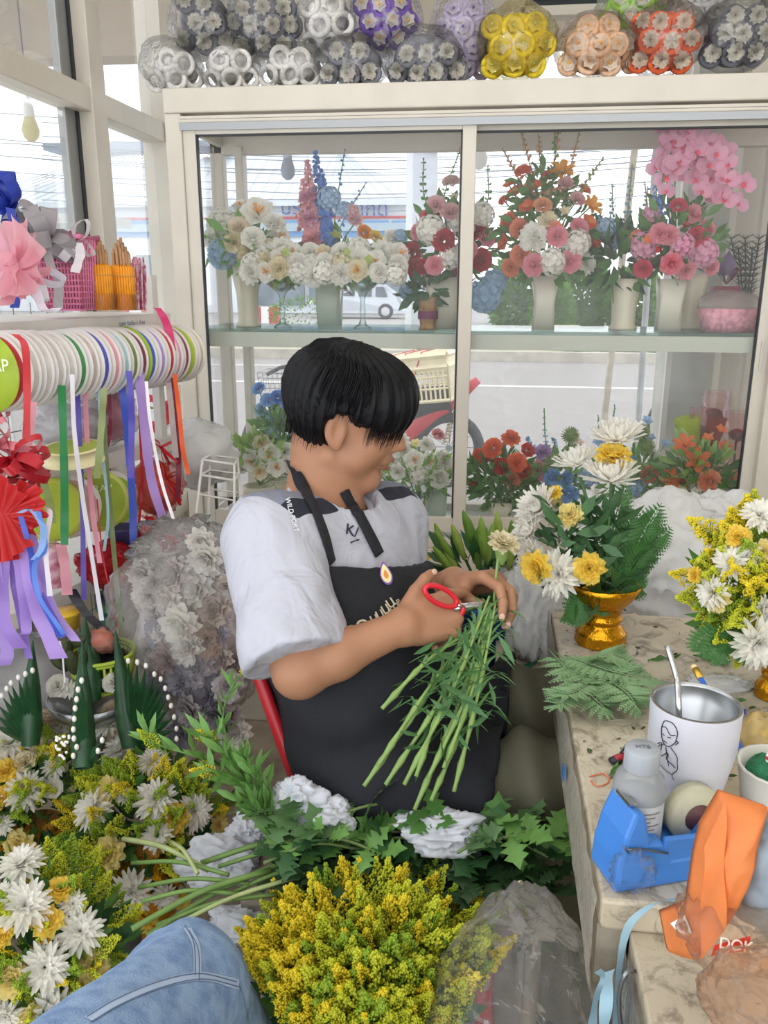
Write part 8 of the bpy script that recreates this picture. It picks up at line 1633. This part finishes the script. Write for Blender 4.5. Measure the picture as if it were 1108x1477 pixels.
for i in range(420):
    x, y = rn.uniform(400, 800), rn.uniform(1160, 1290); p = PZ(x, y, .50 + rn.random() * .04); mumleaf(b, p, V((rn.uniform(-1, 1), rn.uniform(-1, 1), rn.uniform(-.3, .5))), rn.uniform(.03, .06), rn)
tag(b.build('leaf_litter', mat('#33502f', .55, trl=.1, var=.3, vs=20), None, True), 'dark green leaf mass under the cut stems on the stool', 'leaves', kind='stuff')
for i, a in enumerate([([(700, 1250), (735, 1290), (760, 1330), (768, 1375)], 'y', 'goldenrod sprig drooping at the right of the pile'), ([(730, 1230), (790, 1240), (840, 1215), (868, 1208)], None, 'long leafy stem reaching under the table edge'), ([(740, 1230), (760, 1270), (775, 1290), (783, 1300)], 'y', 'short goldenrod sprig with yellow tip beside the trouser leg')]): leafstem(a[0], [1.3, 1.32, 1.34, 1.36], a[2], 30 + i, a[1], .05, nl=30, lm=0)
# ---- wet tissue wraps
for i, (x, y, z, s, lab) in enumerate([(430, 1155, .60, (.040, .028, .038), 'white tissue wrap on the left of the stem pile'), (470, 1180, .585, (.045, .03, .028), 'white twisted tissue beside the leftmost tissue'), (640, 1200, .58, (.062, .035, .030), 'largest white tissue ball in front of the knee'), (672, 1112, .62, (.020, .014, .022), 'small white tissue peak resting by the cut stems'), (540, 1150, .58, (.032, .02, .016), 'flat white tissue scrap in the middle of the pile'), (320, 1240, .46, (.065, .045, .035), 'white tissue lying under the bare stems at the left'), (345, 1335, .44, (.05, .035, .02), 'low white tissue in front of the bare stems'), (360, 1195, .48, (.035, .03, .025), 'white tissue behind the bare stems'), (100, 1250, .02, (.06, .04, .03), 'crumpled white tissue on the floor between the arrangements')]):
    c = PZ(x, y, z); t = thing('tissue', lab, 'tissue', (c.x, c.y, c.z - s[2])); crumple(c, s, 5, 90 + i, .42, 1.3).build('crumpled_paper', mat('#e3e6ee', .8, trl=.25), t, True, org=c)
# ---- clear bag at the bottom
c = P(735, 1430, 1.0); t = thing('clear_plastic_bag', 'empty clear plastic bag standing open in the bottom foreground', 'bag', (c.x, c.y, 0)); b = crumple(c, (.115, .10, .15), 5, 120, .16, 1.9)
for v in b.v:
    u = max(0, (v.z - c.z) / .15); v.x = c.x + .01 + (v.x - c.x) * (1 - .55 * u); v.y = c.y + (v.y - c.y) * (1 - .5 * u)
b.build('film', film('#ffffff', .085, .6, .1, 1.0, 16), t, True, org=c)
# ---- basket bottom left, floor leaves
b = MB()
for i in range(60):
    x, y = rn.uniform(770, 880), rn.uniform(1300, 1460); mumleaf(b, PZ(x, y, .006), V((rn.uniform(-1, 1), rn.uniform(-1, 1), .1)), rn.uniform(.03, .05), rn)
tag(b.build('fallen_leaves', LEAFM[1], None, True), 'dark fallen leaves on the floor beside the table leg', 'leaves', kind='stuff')
# ---- the sitter's knee in jeans at the bottom
kn = PZ(285, 1385, .56); JN = thing('person', 'bent knee in light blue jeans of someone sitting in the foreground', 'person', (kn.x, kn.y, 0))
kA = V((kn.x + .02, kn.y, .49)); hipA = V((kn.x - .18, kn.y - .42, .52)); ank = V((kn.x + .10, kn.y - .10, .08))
kA = P(268, 1425, .93); hipA = P(20, 1700, .62); ank = P(395, 1600, 1.25)
def f_jean(p):
    t_ = cone(p, A3v(hipA), A3v(kA), .085, .064); t_ = smin(t_, cone(p, A3v(kA), A3v(ank), .060, .060), .028)
    q = p - A3v(kA); r = np.linalg.norm(q, axis=1); return t_ + .0028 * np.sin(q[:, 0] * 70 + q[:, 2] * 60 + 4 * nz3(p, 12, 3)) * np.exp(-(r / .12) ** 2) + .0022 * nz3(p, 22, 9)
ps = [kA, hipA, ank]; lo = [min(q[i] for q in ps) - .1 for i in range(3)]; hi = [max(q[i] for q in ps) + .1 for i in range(3)]
JM = mat('#8fa9cc', .8, vs=45, h2='#6f8cb6', bump=.5, bs=420); surfnet(f_jean, lo, hi, .0055).build('jeans', JM, JN, True)
STI = mat('#54688c', .8); STJ = mat('#a9bcd8', .8)
def seam(pts, d, w, m, name, off=.0015, n=24):
    q = bez([P(x, y, d) for x, y in pts], n); out = []
    for p in q:
        r = (p - EYE).normalized(); s = EYE + r * ((p - EYE).length - .2); out.append(onshirt(s, r, f_jean, off))
    side = []
    for i in range(n):
        t_ = out[min(i + 1, n - 1)] - out[max(i - 1, 0)]; g = V([float(f_jean(A3v(out[i] + e)[None])[0] - f_jean(A3v(out[i] - e)[None])[0]) for e in (V((.004, 0, 0)), V((0, .004, 0)), V((0, 0, .004)))]); side.append(t_.cross(g))
    o = MB().strip(out, w, side).build(name, m, JN, True)
for pts in ([(270, 1338), (283, 1365), (285, 1410)], [(128, 1470), (170, 1445), (230, 1420), (290, 1408), (345, 1420)]):
    seam(pts, .92, .010, STJ, 'felled_seam', .0012)
    for dx, dy in ((-5, -4), (5, 4)): seam([(x + dx * .6, y + dy) for x, y in pts], .92, .0011, STI, 'stitching', .0022)
seam([(345, 1420), (352, 1440), (360, 1477)], .92, .0011, STI, 'stitching', .0022)
